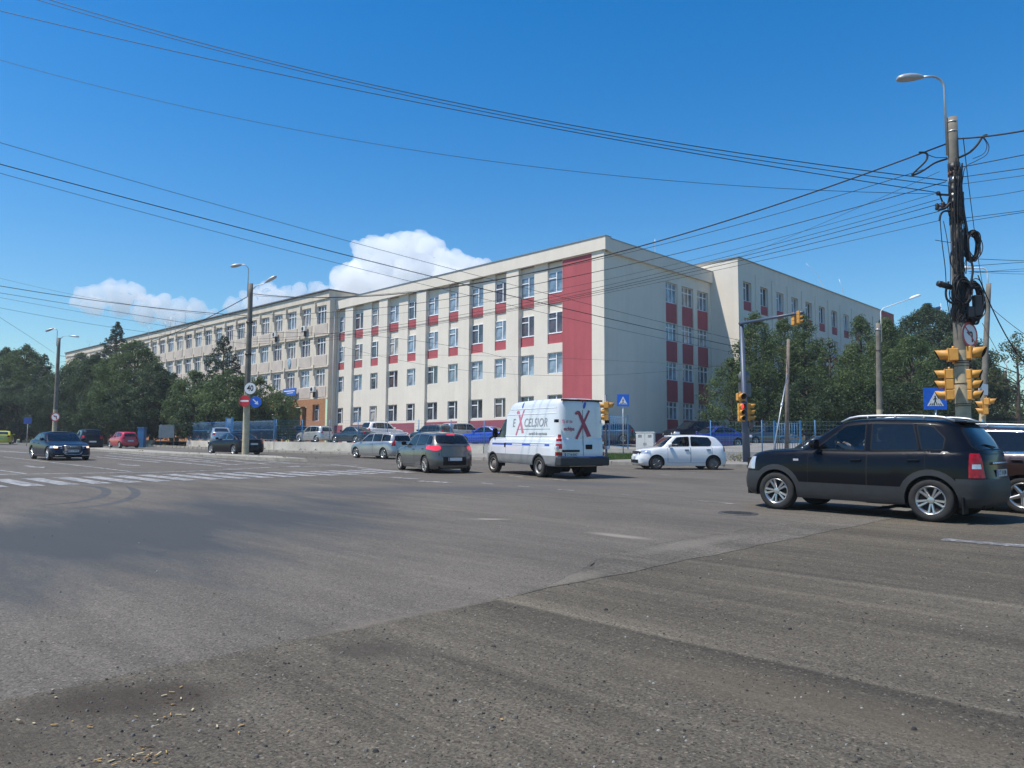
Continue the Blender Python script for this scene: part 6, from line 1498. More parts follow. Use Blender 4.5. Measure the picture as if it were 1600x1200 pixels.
S_van = dict(L=5.5, W=2.0, H=2.62, wb=3.3, fo=1.0, r=.345, ra=.40, clr=.40, tw=.20, paint=P_white, belt=[(0, .82), (.10, 1.02), (.5, 1.16), (.95, 1.27), (1.6, 1.30), (5.5, 1.30)],
    roof=[(1.75, 2.36), (2.3, 2.50), (3.5, 2.555), (5.0, 2.56), (5.5, 2.53)], a0=.72, a1=2.12, b1=5.42, b0=5.44, w0=.965, w1=.885, rnd=.4, rcrown=.05, crown=.03, qcr=7, qr=7, pr=20, bulf=.02, bulr=0,
    lev=[(0, .95, .12, .05), (.08, .985, .05, .03), (.2, .995, .01, .02), (.35, 1, 0, .02), (.5, 1, .02, .02), (.65, 1, .05, .03), (.8, .99, .09, .04), (.9, .98, .14, .05), (1, .968, .20, .055)],
    doors=[(.92, 2.02, .58)], win=[[(1.08, .03), (1.70, .58), (1.95, .58), (1.95, -.0)]], reg=[('low', 'lower_cladding', M_vlow, (-.1, 5.6, .5, 1.2, .3, .735), (0,)), ('fb', 'bumper', M_vlow, (-.2, .42, -1.2, 1.2, .3, .74), (0,)),
         ('stripe', 'blue_stripe', M_vblue, (.95, 5.0, .5, 1.2, 1.035, 1.105), (0,)), ('sw1', 'stripe_lettering_panel', P_white, (2.5, 3.2, .5, 1.2, 1.045, 1.095), (0,)), ('sw2', 'stripe_lettering_panel', P_white, (3.75, 4.7, .5, 1.2, 1.045, 1.095), (0,)),
         ('tail', 'tail_lamp', M_tail, (5.30, 5.7, .78, 1.2, .74, 1.42), (0, 1)), ('tail2', 'reversing_lamp', M_clear, (5.30, 5.7, .78, 1.2, .86, .96), (0,)), ('tail3', 'indicator_lamp', M_clear, (5.30, 5.7, .78, 1.2, 1.12, 1.20), (0,)), ('head', 'headlamp', M_clear, (-.1, .45, .58, 1, .84, 1.05), (0,)), ('band', 'blue_band', M_vblue, (5.40, 5.7, -.78, .78, .60, .72), (0,))],
    regdir=dict(band=-1), flare=.05, rimstyle='steel', rimstyle2='dual', rimmat=M_rimd, dual=1, rimr=.215, mirror=(1.12, .12), mirsize=(.34, .2), mirmat=M_trim, extra=van_extra, glass=(G_tint, G_tint, G_dark), seats=1, rear_seat=0, seat=1.6, nohandle=1, steer=6)
build_car('delivery_van', 'white delivery van with a red X logo and blue stripe, seen from behind', 'van', .97, 27.62, R(118.5), S_van, 1.01)
# --- grey hatchback braking
P_grey = paintmat('grey', (.105, .105, .102), .45, .36, dirt=(.085, .08, .072))
S_g = hatchback(4.34, 1.79, 1.5, 2.6, .93, .315, P_grey, belt0=.68, belt1=.92, belt2=1.03, tails=(.84, 1.02), hatchz=(.60, .98), rimmat=M_rimd, rimr=.225, qr=2.7, qcr=2.6, tl=M_taillit, b1=3.92, b0=4.24, w1=.70, plate_r=(.52,), plate_f=(.5,), mirmat=M_trim, pr=9, tail_deep=.34,
    rw=[(-.62, 1.09), (.62, 1.09), (.56, 1.36), (-.56, 1.36)])
S_g['reg'] = [q for q in S_g['reg'] if q[0] != 'tail']
S_g['frontreg'] = [('tl%d' % sg, 'tail_lamp', M_taillit, [(sg * .69 + .19 * math.cos(2 * math.pi * k / 20), .925 + .105 * math.sin(2 * math.pi * k / 20)) for k in range(20)], (0,), -1) for sg in (1, -1)]
S_g['reg'].append(('brake', 'brake_light', M_taillit, (3.7, 4.5, -.16, .16, 1.375, 1.41), (1, 3))); S_g['reg'].append(('rb', 'bumper', M_trim, (4.05, 4.6, -.45, .45, .30, .60), (0,)))
build_car('hatchback', 'dusty grey hatchback braking just left of the white van', 'car', -3.01, 29.52, R(118.2), S_g)
# --- white hatchback
P_wh = paintmat('bright_white', (.76, .76, .76), 0, .3)
S_w = hatchback(3.99, 1.64, 1.5, 2.46, .80, .30, P_wh, belt0=.70, belt1=.93, belt2=.99, tails=(.78, 1.02), heads=(.66, .82), rimstyle='cover', rimmat=pm('dark_wheel_cover', (.12, .12, .12), .45, .4, .15), rimr=.19, a0=.92, a1=1.52, b1=3.50, b0=3.90, w1=.78, hmat=M_trim, glass=(G_tint, G_clear, G_dark), rcrown=.035, win_end=.83, seat=1.75)
S_w['win'] = [[(1.36, .07), (1.72, .84), (2.22, .87), (2.22, .06)], [(2.32, .06), (2.32, .87), (3.08, .84), (3.20, .45), (3.16, .06)]]
S_w['doors'] = [(1.28, 2.27, .3), (2.28, 3.22, .3)]
WHITE = build_car('hatchback', 'small white hatchback passing in front of the shaded wall', 'car', 7.18, 33.14, R(187), S_w)
# --- silver estate
P_silv = paintmat('silver', (.43, .42, .40), .55, .35)
S_p = hatchback(4.42, 1.76, 1.5, 2.71, .90, .315, P_silv, belt0=.66, belt1=.93, belt2=1.0, tails=(.74, 1.12), a0=.95, a1=1.85, b1=4.16, b0=4.32, rails=(1.95, 4.0, .7), win_end=.90, rimstyle='five', hatchz=(.6, .97), tail_deep=.2)
S_p['win'] = [[(1.42, .07), (1.98, .84), (2.42, .87), (2.42, .06)], [(2.52, .06), (2.52, .87), (3.30, .87), (3.30, .06)], [(3.38, .07), (3.38, .86), (4.0, .82), (4.06, .10)]]
build_car('estate_car', 'silver estate car driving away in front of the white wall', 'car', -7.5, 44.43, R(135.1), S_p)
# --- black saloon by the island
P_blk2 = pm('paint_black_blue', (.005, .006, .011), .3, 0, .06, 1.2, coat=.3, spec=.10)
S_m = saloon(4.69, 1.81, 1.44, 2.84, .85, .325, P_blk2, tails=(.72, .92), sealmat=M_chrome, rimstyle='five')
build_car('saloon_car', 'black saloon passing behind the lamp pole on the island', 'car', -18.09, 50.31, R(139.3), S_m)
# --- dark blue coupe saloon coming toward us
P_navy = pm('paint_navy', (.006, .010, .026), .3, 0, .06, 1.2, coat=.3, spec=.10)
def audi_extra(c):
    X_, add, root, sx = c['X_'], c['add'], c['root'], c['skin_x']
    def ringsf(b):
        for k in range(4):
            y = -.135 + .09 * k; x = sx(y, .655, 1) + .012; tube(b, [(x, y + .055 * math.cos(2 * math.pi * i / 20), .655 + .055 * math.sin(2 * math.pi * i / 20)) for i in range(21)], .009, 5, cap=False)
    add('badge', M_chrome, ringsf)
    def gf(b):
        pts = [(-.42, .72), (-.40, .42), (-.30, .30), (.30, .30), (.40, .42), (.42, .72), (-.42, .72)]; tube(b, [(sx(y, z, 1) + .008, y, z) for y, z in pts], .014, 6)
    add('grille_surround', M_chrome, gf)
    def slat(b):
        for z in (.38, .44, .50, .56, .62, .68): tube(b, [(sx(y, z, 1) + .004, y, z) for y in (-.36, -.18, 0, .18, .36)], .006, 4)
    add('grille_slats', M_galv, slat)
    for sg in (1, -1): add('lower_lip', M_chrome, lambda b: tube(b, [(sx(sg * y, .25, 1) + .01, sg * y, .25) for y in (.38, .5, .62, .72)], .018, 6))
S_a = saloon(4.7, 1.83, 1.40, 2.81, .85, .33, P_navy, heads=(.60, .71), rimstyle='twin5', extra=audi_extra, belt1=.89, b1=3.55, b0=4.35, qf=3.4, plate_f=(.47, 'CT 11 WVD'))
S_a['reg'] += [('lit', 'headlamp', M_headlit, (-.2, .34, .60, .76, .61, .68), (0,))]
build_car('saloon_car', 'dark navy saloon with lit headlamps coming toward the crossing', 'car', -22.54, 38.47, R(-45.3), S_a)
# --- red hatchback, black hatchback, yellow car
P_red = paintmat('red', (.50, .012, .035), 0, .3)
S_r = hatchback(3.45, 1.62, 1.46, 2.34, .68, .28, P_red, tails=(.78, 1.0), rimstyle='cover', belt2=.98, hatchz=(.55, .94), b1=3.2, b0=3.38, tail_deep=.15)
build_car('hatchback', 'small bright red hatchback on the road at the left', 'car', -34.64, 68.81, R(136.1), S_r)
S_k = hatchback(4.1, 1.75, 1.62, 2.5, .8, .32, P_blk2, belt0=.75, belt1=1.0, belt2=1.08, tails=(.85, 1.1), b1=3.85, b0=4.02)
g = P(137, 699, 62); build_car('hatchback', 'black hatchback half hidden behind the oncoming navy saloon', 'car', g.x, g.y, R(128), S_k)
P_yel = paintmat('yellow', (.55, .52, .02), 0, .3)
S_y = saloon(4.3, 1.78, 1.44, 2.6, .8, .31, P_yel); g = G(2, 693.5); build_car('saloon_car', 'bright yellow car cut by the left edge of the picture', 'car', g.x + .2, g.y, R(118), S_y)

# --- parked cars behind the fence
def park(name, label, px, py, d, th, S, dz=0):
    S['N'] = 24
    g = P(px, py, d); return build_car(name, label, 'car', g.x, g.y, R(th), S, base=g.z + dz, group='cars parked behind the fence', pitch=False)
P_dteal = paintmat('dark_teal', (.022, .033, .042), .3, .3); P_lsil = paintmat('light_silver', (.50, .49, .46), .5, .35); P_dgrn = paintmat('dark_green', (.028, .05, .05), .3, .3); P_azure = paintmat('azure', (.012, .06, .42), .2, .25); P_silb = paintmat('silver_blue', (.33, .38, .43), .5, .3); P_plum = paintmat('plum', (.07, .06, .10), .4, .3); P_anth = paintmat('anthracite', (.05, .052, .055), .4, .3)
park('hatchback', 'light silver hatchback parked behind the fence in front of the orange brick', 492, 691, 71, 141, hatchback(4.0, 1.75, 1.52, 2.55, .8, .30, P_lsil, tails=(.8, 1.25), b1=3.75, b0=3.92, tail_deep=.16, rimstyle='five'))
park('hatchback', 'small pale silver hatchback parked farthest left behind the fence', 440, 688, 79, 95, hatchback(3.9, 1.7, 1.48, 2.5, .8, .30, P_silb))
park('hatchback', 'dark plum hatchback parked between two silver ones behind the fence', 468, 689, 76, 108, hatchback(4.1, 1.74, 1.5, 2.55, .8, .30, P_plum))
park('saloon_car', 'dark teal saloon parked right of the light silver hatchback', 551, 692.5, 66, 142, saloon(4.5, 1.75, 1.45, 2.65, .85, .31, P_dteal))
park('off_roader', 'white roofed off-roader parked nose to the school front, only its top showing', 598, 690, 72, 48, hatchback(4.5, 1.85, 1.85, 2.7, .85, .36, P_wh, belt0=.95, belt1=1.15, belt2=1.2, rw_top=.03, tails=(.9, 1.2)))
park('estate_car', 'dark green estate parked behind the grey hatchback', 672, 693, 66, 140, hatchback(4.5, 1.78, 1.62, 2.65, .85, .32, P_dgrn, belt0=.75, belt1=.98, belt2=1.05, tails=(.86, 1.14), b1=4.2, b0=4.4, tl=M_tail))
park('van', 'silver blue people carrier parked beside the azure saloon', 727, 692, 68, 42, hatchback(4.7, 1.85, 1.75, 2.8, .85, .34, P_silb, belt0=.85, belt1=1.08, belt2=1.12, b1=4.5, b0=4.62))
park('saloon_car', 'azure blue saloon parked behind the fence left of the white van', 757, 695, 60, 150, saloon(4.5, 1.78, 1.44, 2.65, .85, .32, P_azure))
park('hatchback', 'anthracite hatchback parked beside the tall blue gate right of the van', 949, 692, 58, 165, hatchback(4.2, 1.76, 1.5, 2.55, .82, .31, P_anth))
park('estate_car', 'black parked estate showing above the white hatchback roof', 1080, 693, 56, 205, hatchback(4.7, 1.85, 1.66, 2.75, .85, .33, P_blk2, belt0=.8, belt1=1.05, belt2=1.1))
park('saloon_car', 'dark blue saloon parked behind the rear of the white hatchback', 1113, 700, 50, 200, saloon(4.6, 1.8, 1.42, 2.7, .85, .32, paintmat('royal_blue', (.02, .03, .22), .2, .25)))
park('saloon_car', 'dark parked saloon with bright lamps right of the signal mast', 1187, 697, 54, 210, saloon(4.5, 1.78, 1.44, 2.65, .85, .32, P_anth, tails=(.7, .95)))
park('hatchback', 'white parked hatchback with red lamps under the right hand trees', 1322, 693, 62, 150, hatchback(4.0, 1.72, 1.5, 2.5, .8, .3, P_wh))
park('van', 'pale cream van parked under the trees right of the wooden pole', 1243, 691, 62, 160, hatchback(4.6, 1.85, 1.85, 2.8, .85, .33, paintmat('cream', (.55, .48, .38), .1, .35), belt0=.9, belt1=1.12, belt2=1.15))
park('saloon_car', 'silver saloon parked behind the black one at the blue barred fence', 343, 694, 66, 115, saloon(4.4, 1.75, 1.46, 2.6, .85, .31, P_silb))
g = P(1275, 724, 33); build_car('saloon_car', 'dark saloon seen just above the bonnet of the black off-roader', 'car', g.x, g.y, R(165), saloon(4.5, 1.78, 1.50, 2.65, .85, .32, P_dteal))

# ------------------------------------------------------------------ trees
def leafmat(name, c0, c1, c2):
    m = bpy.data.materials.new(name); m.use_nodes = True; n, l = nodes(m); n.remove(n['Principled BSDF']); out = n['Material Output']
    at = n.new('ShaderNodeAttribute'); at.attribute_name = 'tone'; at.attribute_type = 'GEOMETRY'
    r = n.new('ShaderNodeValToRGB'); e = r.color_ramp.elements; e[0].position = 0; e[0].color = (*c0, 1); e[1].position = 1; e[1].color = (*c2, 1); x = e.new(.5); x.color = (*c1, 1)
    l.new(at.outputs['Fac'], r.inputs[0])
    df = n.new('ShaderNodeBsdfDiffuse'); tr = n.new('ShaderNodeBsdfTranslucent'); gl = n.new('ShaderNodeBsdfGlossy'); gl.inputs['Roughness'].default_value = .5; gl.inputs[0].default_value = (.6, .65, .6, 1)
    l.new(r.outputs[0], df.inputs[0]); l.new(r.outputs[0], tr.inputs[0]); a = n.new('ShaderNodeMixShader'); a.inputs[0].default_value = .48; l.new(df.outputs[0], a.inputs[1]); l.new(tr.outputs[0], a.inputs[2])
    b = n.new('ShaderNodeMixShader'); b.inputs[0].default_value = .03; l.new(a.outputs[0], b.inputs[1]); l.new(gl.outputs[0], b.inputs[2]); l.new(b.outputs[0], out.inputs[0]); return m
M_leaf = [leafmat('leaf_dark', (.030, .054, .026), (.052, .086, .037), (.090, .132, .054)), leafmat('leaf_mid', (.055, .092, .034), (.095, .145, .050), (.155, .205, .078)), leafmat('needle_blue', (.028, .050, .034), (.044, .074, .046), (.068, .105, .060)), leafmat('leaf_olive', (.075, .095, .040), (.115, .135, .055), (.17, .18, .08))]
M_bark = pm('bark', (.075, .058, .045), .95, var=.35, scale=6, bump=.6, bscale=18)
def leaf_mesh(name, clumps, per, size, seed, squash=.8, up=.25):
    rr = random.Random(seed); V, F_, T = [], [], []
    for (c, rad, tone) in clumps:
        n = int(per * (rad / .7) ** 2 * rr.uniform(.75, 1.25))
        for _ in range(n):
            d = Vector((rr.gauss(0, 1), rr.gauss(0, 1), rr.gauss(0, 1)))
            if d.length < 1e-3: continue
            d.normalize(); q = rr.random() ** .45 * rad; p = c + Vector((d.x * q, d.y * q, d.z * q * squash))
            nn = (d * 1.0 + Vector((rr.gauss(0, .42), rr.gauss(0, .42), rr.gauss(0, .42) + up))).normalized(); a = nn.orthogonal().normalized(); a = (a * math.cos(k := rr.uniform(0, 6.28)) + nn.cross(a) * math.sin(k)); b = nn.cross(a); s = size * rr.uniform(.6, 1.35); w = s * rr.uniform(.45, .75)
            i = len(V); V += [p - a * s * .5, p + b * w * .5 + nn * s * .08, p + a * s * .5, p - b * w * .5 + nn * s * .08]; F_.append((i, i + 1, i + 2, i + 3)); T.append(min(1, max(0, tone + rr.gauss(0, .07))))
    me = bpy.data.meshes.new(name); me.from_pydata([tuple(v) for v in V], [], F_); at = me.attributes.new('tone', 'FLOAT', 'FACE'); at.data.foreach_set('value', T); return me
def tree(label, px, top, d, width, kind, base_z=2.0, mat=0, seed=0, bare=.12, leaf=.26, name='tree', group='trees round the school plot', dens=1.0):
    """px, top: image column and row of the crown's tip; width in metres"""
    rr = random.Random(seed * 13 + 5); g = P(px, 690, d); tp = P(px, top, d); H = tp.z - base_z; t = thing(name, label, 'tree', (g.x, g.y, base_z), rr.uniform(0, 6), group)
    bm = bmesh.new(); R_ = width / 2; lx, ly = rr.uniform(-.2, .2), rr.uniform(-.2, .2)
    tube(bm, [(0, 0, -.2), (lx * .3, ly * .3, H * .3), (lx, ly, H * .62), (lx, ly, H * .9)], [.10 + .018 * H, .08 + .013 * H, .05 + .006 * H, .03], 9)
    clumps = []; prof = {'round': lambda u: math.sin(math.pi * min(1, (u * .93 + .10))) ** .6, 'oval': lambda u: (math.sin(math.pi * (u * .88 + .12))) ** .75, 'cone': lambda u: (1 - u) ** .85 * .98 + .05, 'spire': lambda u: (1 - u) ** 1.0 + .03, 'flame': lambda u: min(1, (u + .12) * 3.2) * (1 - u) ** .62 * 1.12}[kind]
    area = R_ * H; n = int((1.5 if kind in ('cone', 'spire') else 1) * (34 + area * (8.5 if px > 1000 else 6.5)) * dens)
    lobes = [(rr.uniform(0, 6.28), rr.uniform(.15, .9), rr.uniform(.12, .30)) for _ in range(9)]
    for i in range(n):
        u = rr.random() ** (.8 if kind in ('cone', 'spire') else .95); z = H * (bare + (1 - bare) * u); a = rr.uniform(0, 6.283); rad = R_ * prof(u)
        for (la, lu, lk) in lobes:
            da = abs((a - la + math.pi) % (2 * math.pi) - math.pi)
            rad *= 1 + lk * math.exp(-(da / .6) ** 2 - ((u - lu) / .16) ** 2) * (1 if lk > .18 else -1.1)
        if kind in ('cone', 'spire'): rad *= 1 + .16 * math.sin(u * H * 3.1 + math.sin(a * 2))
        q = rr.uniform(.30, 1.0) ** .5; c = Vector((lx * u + rad * q * math.cos(a), ly * u + rad * q * math.sin(a), z)); cr = ((.30 + .03 * width) if kind in ('cone', 'spire') else (.42 + .05 * width)) * rr.uniform(.65, 1.25) * ((.25 + .75 * prof(u)) if kind in ('cone', 'spire') else (.55 + .45 * prof(u)))
        tone = .47 + .38 * mnoise.noise(c * .6 + Vector((seed * 3.1, 0, 0))) + rr.gauss(0, .13); clumps.append((c, cr, tone))
        if i % 6 == 0: s0 = Vector((lx * u * .7, ly * u * .7, max(.5, z - rad * q * .45))); tube(bm, [s0, s0.lerp(c, .5) + Vector((0, 0, .12)), c], [.06, .04, .015], 5)
    clumps.append((Vector((lx, ly, H * .97)), .18 if kind in ('cone', 'spire') else .35, .5))
    finish('trunk', bm, M_bark, t)
    sq = {'cone': .55, 'spire': .55}.get(kind, .85)
    me = leaf_mesh('crown', clumps, 112 * dens, leaf, seed, sq); link_mesh('crown', me, M_leaf[mat], t); return t
TREES = [
 # left row behind the fence
 ('broad dark tree at the left edge of the picture', 0, 545, 112, 10.5, 'round', 0), ('dark tree with a flat top, second from the left edge', 35, 540, 104, 8, 'round', 1), ('thin pointed dark conifer left of the distant lamp pole', 64, 553, 100, 7, 'cone', 2), ('bushy tree right behind the distant lamp pole', 100, 578, 94, 7.5, 'round', 0),
 ('rounded tree in front of the far end of the old block', 120, 552, 100, 6.5, 'oval', 1), ('big dark tree under the tall spruce, left of it', 143, 556, 90, 8, 'round', 0), ('tall spruce spire rising above the left tree row', 174, 503, 98, 10.5, 'spire', 2), ('big broad tree in the middle of the left row', 205, 533, 82, 7.5, 'oval', 1), ('dark rounded tree right of the big broad one', 236, 570, 79, 6, 'oval', 0),
 ('low dark tree between the notice board and the old block', 268, 585, 80, 5.5, 'round', 0), ('mid green tree left of the tall island conifer', 303, 580, 76, 5.2, 'oval', 1), ('tall shaggy conifer left of the island lamp pole', 344, 525, 80, 8.0, 'cone', 2), ('pale bushy tree below the shaggy conifer', 356, 580, 71, 5.6, 'round', 1), ('leafy tree just right of the island lamp pole', 404, 592, 73, 5.0, 'round', 1), ('small leafy tree before the orange brick entrance', 436, 612, 74, 4.6, 'round', 1),
 ('dense dark tree low behind the black hatchback', 165, 600, 83, 7, 'round', 0), ('dense dark tree behind the blue gate pillar', 222, 605, 78, 6, 'round', 0), ('dark tree low behind the far fence, near the street sign', 22, 600, 100, 9, 'round', 0), ('dark shrub like tree behind the barred blue fence', 320, 618, 73, 5, 'round', 0),
 # right group
 ('low bulging tree leftmost in the right hand group', 1146, 562, 60, 4.6, 'round', 1), ('tall tree behind the signal mast', 1186, 492, 63, 5.4, 'flame', 1), ('tree with a ragged top behind the wooden pole', 1228, 500, 66, 5.2, 'oval', 1), ('pointed tree under the end of the mast arm', 1263, 493, 62, 5.2, 'flame', 1), ('pointed paler tree right of the mast arm end', 1302, 528, 58, 4.8, 'cone', 1), ('dense green tree left of the white lamp pole', 1334, 545, 56, 4.6, 'flame', 1),
 ('narrow pointed tree just left of the white lamp pole top', 1353, 493, 66, 4.6, 'flame', 1), ('pointed green tree right of the white lamp pole', 1392, 500, 62, 5.4, 'flame', 1), ('bushy green tree behind the blue crossing sign', 1425, 528, 58, 5.2, 'oval', 1), ('tallest dark rounded tree left of the corner pole', 1457, 479, 80, 9.5, 'round', 0), ('dark tree directly behind the corner pole', 1500, 520, 74, 6.5, 'round', 0), ('dark tree behind the leaning pole', 1543, 568, 76, 5.4, 'oval', 0), ('dark low tree behind the blue crossing sign post', 1470, 590, 54, 5, 'round', 0), ('dark low tree over the cream van', 1262, 590, 57, 5, 'round', 0), ('dark low tree over the white parked hatchback', 1310, 600, 56, 5, 'round', 0), ('dark low tree behind the white lamp pole foot', 1372, 600, 56, 5.4, 'round', 0), ('dark low tree between the lamp pole and crossing sign', 1415, 600, 55, 5, 'round', 0),
]
for i, (lab, px, top, d, w, kind, mt) in enumerate(TREES):
    low = top >= 585 and px > 1200
    tree(lab, px, top, d, w, kind, 2.05 if px < 1000 else 1.85, mt, i + 1, .17 if px > 1000 else .08, .145 if d < 70 else .19, dens=1.0)
# thin light tree at the right edge
tree('sparse pale green tree at the right edge, sky showing through', 1592, 522, 70, 6.0, 'round', 1.8, 3, 77, .30, .22, dens=.34)
tree('sparse low pale green tree at the right edge under the first', 1575, 600, 84, 6.0, 'round', 1.8, 1, 78, .15, .24, dens=.5)

# grass verge, weeds
M_grass = leafmat('grass_blade', (.05, .095, .022), (.085, .15, .035), (.15, .20, .06))
rr = random.Random(3); V, F_, T = [], [], []
ga, gb = G(938, 723), G(1003, 720.5); gc, gd = P(1008, 713, 50.5), P(938, 712, 50.5)
for _ in range(9000):
    u, v = rr.random(), rr.random(); p = ga.lerp(gb, u).lerp(gd.lerp(gc, u), v); z = gz(p.x, p.y) + .13; a = rr.uniform(0, 6.28); h = rr.uniform(.08, .26); w = .012
    i = len(V); dx, dy = math.cos(a) * w, math.sin(a) * w; lx, ly = rr.gauss(0, .06), rr.gauss(0, .06); V += [(p.x - dx, p.y - dy, z), (p.x + dx, p.y + dy, z), (p.x + lx, p.y + ly, z + h)]; F_.append((i, i + 1, i + 2)); T.append(rr.random())
me = bpy.data.meshes.new('grass'); me.from_pydata(V, [], F_); at = me.attributes.new('tone', 'FLOAT', 'FACE'); at.data.foreach_set('value', T); o = link_mesh('grass', me, M_grass); o['kind'] = 'stuff'
pts = [ga, gb, gc, gd]; bm = bmesh.new(); f = bm.faces.new([bm.verts.new((p.x, p.y, gz(p.x, p.y) + .136)) for p in pts]); f.normal_update(); (f.normal.z < 0) and f.normal_flip(); o = finish('verge', bm, pm('verge_soil', (.09, .115, .04), .95, var=.3, scale=4)); o['kind'] = 'structure'
g = G(1148, 725); g = P(1148, 715, 40.5); t = thing('weed_plant', 'dry yellowish weed growing against the grey wall by the mast', 'plant', (g.x, g.y, gz(g.x, g.y) + .1))
link_mesh('foliage', leaf_mesh('foliage', [(Vector((rr.uniform(-.45, .45), rr.uniform(-.2, .2), rr.uniform(.1, .5))), .22, .5) for _ in range(14)], 120, .09, 5), leafmat('dry_leaf', (.12, .12, .04), (.20, .19, .07), (.32, .29, .13)), t)
bm = bmesh.new()
for k in range(7): tube(bm, [(0, 0, 0), (rr.uniform(-.4, .4), rr.uniform(-.15, .15), rr.uniform(.3, .6))], .008, 4)
finish('stem', bm, M_wood, t)

# ------------------------------------------------------------------ loose stones, grit and wood chips on the near asphalt
rr = random.Random(11)
def grit(name, n, area, s0, s1, mats, seed):
    rr = random.Random(seed); V, F_, MI = [], [], []
    for _ in range(n):
        x, y, z = area(rr); s = s0 * (s1 / s0) ** (rr.random() ** 2.2); i = len(V); k = 7; hh = s * rr.uniform(.35, .7); a0 = rr.uniform(0, 6.28); el = rr.uniform(.6, 1)
        low = [(s * rr.uniform(.75, 1.1) * math.cos(a0 + 6.283 * j / k), el * s * rr.uniform(.75, 1.1) * math.sin(a0 + 6.283 * j / k)) for j in range(k)]
        V += [(x + a, y + b, z - .002) for a, b in low] + [(x + a * .62, y + b * .62, z + hh * rr.uniform(.7, 1)) for a, b in low]; mi = rr.choices(range(len(mats)), [3, 5, 1][:len(mats)])[0]
        F_.append(tuple(i + k + j for j in range(k))); MI.append(mi)
        for j in range(k): F_.append((i + j, i + (j + 1) % k, i + k + (j + 1) % k, i + k + j)); MI.append(mi)
    me = bpy.data.meshes.new(name); me.from_pydata(V, [], F_)
    for m in mats: me.materials.append(m)
    me.polygons.foreach_set('material_index', MI); o = bpy.data.objects.new(name, me); COL.objects.link(o); o['kind'] = 'stuff'; return o
M_st = [pm('stone_dark', (.035, .034, .033), .9, var=.3, scale=30), pm('stone_grey', (.12, .11, .095), .9, var=.3, scale=30), pm('stone_pale', (.30, .29, .26), .85)]
def near_area(r_):
    y = 3.2 * (4.0 ** (r_.random() ** 1.1)); x = r_.uniform(-.72, .72) * y; t_ = -(x * dA.x + y * dA.y); sm = t_ < T0; return x, y, gz(x, y) + (.015 if sm else .003)
def mill_area(r_):
    while True:
        x, y, z = near_area(r_); t_ = -(x * dA.x + y * dA.y)
        if t_ > T0 or r_.random() < .12: return x, y, z
grit('grit', 3600, mill_area, .0022, .011, M_st, 21)
grit('loose_stones', 130, mill_area, .007, .019, M_st[:2], 22)
M_chip = pm('wood_chip', (.42, .26, .10), .85, var=.3, scale=20)
bm = bmesh.new()
for (cx, cy_, n, sp) in ((195, 1190, 30, 60), (285, 1118, 8, 60), (260, 1090, 9, 60), (150, 1130, 10, 160), (330, 1140, 6, 120), (85, 1092, 2, 4), (225, 1170, 3, 10), (420, 1150, 3, 160), (900, 1120, 4, 300)):
    for _ in range(n):
        p = G(cx + rr.gauss(0, sp * .5), min(1199, cy_ + rr.gauss(0, 6))); a = rr.uniform(0, 3.14); L = rr.uniform(.008, .034); z = gz(p.x, p.y) + .008; d_ = Vector((math.cos(a), math.sin(a), rr.uniform(-.1, .2))) * L
        obox(bm, (p.x, p.y, z), Vector((p.x, p.y, z)) + d_, rr.uniform(.003, .010), .003, rr.choice((0, 0, 1, 1, 2)))
o = finish('wood_chips', bm, [M_chip, pm('bark_chip', (.13, .075, .04), .9, var=.3, scale=20), pm('pale_chip', (.5, .40, .24), .85, var=.2, scale=20)]); o['kind'] = 'stuff'

# ------------------------------------------------------------------ clouds far behind
M_cloud = bpy.data.materials.new('cloud'); M_cloud.use_nodes = True; n, l = nodes(M_cloud); n.remove(n['Principled BSDF'])
vo = n.new('ShaderNodeVolumePrincipled'); vo.inputs['Color'].default_value = (.995, .995, .995, 1); vo.inputs['Density'].default_value = .032; vo.inputs['Anisotropy'].default_value = 0; l.new(vo.outputs[0], n['Material Output'].inputs['Volume'])
M_cloud2 = M_cloud.copy(); M_cloud2.name = 'thin_cloud'; M_cloud2.node_tree.nodes['Principled Volume'].inputs['Density'].default_value = .021
def cloud(label, puffs, d, seed, vox=5.0, amp=7, mat=None):
    rr = random.Random(seed); bm = bmesh.new(); k = d / FPX
    for (px, py, rp) in puffs:
        c = P(px, py, d + rr.uniform(-25, 25) * k)
        bmesh.ops.create_icosphere(bm, subdivisions=3, radius=rp * k, matrix=Matrix.Translation(c) @ Matrix.Diagonal((1, 1.2, .92, 1)))
        for _ in range(15):
            v = Vector((rr.gauss(0, 1), rr.gauss(0, 1) - .3, rr.gauss(.35, .8))).normalized(); s = rp * k * rr.uniform(.2, .6)
            bmesh.ops.create_icosphere(bm, subdivisions=2, radius=s, matrix=Matrix.Translation(c + v * rp * k * .85))
    me = bpy.data.meshes.new('cloud'); bm.to_mesh(me); bm.free(); o = bpy.data.objects.new('cloud', me); COL.objects.link(o)
    rm = o.modifiers.new('r', 'REMESH'); rm.mode = 'VOXEL'; rm.voxel_size = vox; dg = bpy.context.evaluated_depsgraph_get(); m2 = bpy.data.meshes.new_from_object(o.evaluated_get(dg)); o.modifiers.clear(); o.data = m2; bpy.data.meshes.remove(me)
    co = [0] * (3 * len(m2.vertices)); m2.vertices.foreach_get('co', co); nr = [0] * len(co); m2.vertices.foreach_get('normal', nr)
    for i in range(0, len(co), 3):
        p = Vector(co[i:i + 3]); f = (mnoise.fractal(p / 60, .9, 2.1, 5) * 1.5 + (1 - 2 * abs(mnoise.noise(p / 28))) * .55 + (1 - 2 * abs(mnoise.noise(p / 13))) * .3) * amp
        for j in range(3): co[i + j] += nr[i + j] * f
    m2.vertices.foreach_set('co', co); m2.polygons.foreach_set('use_smooth', [True] * len(m2.polygons)); m2.materials.append(mat or M_cloud); tag(o, label, 'cloud', 'clouds over the roofs'); return o
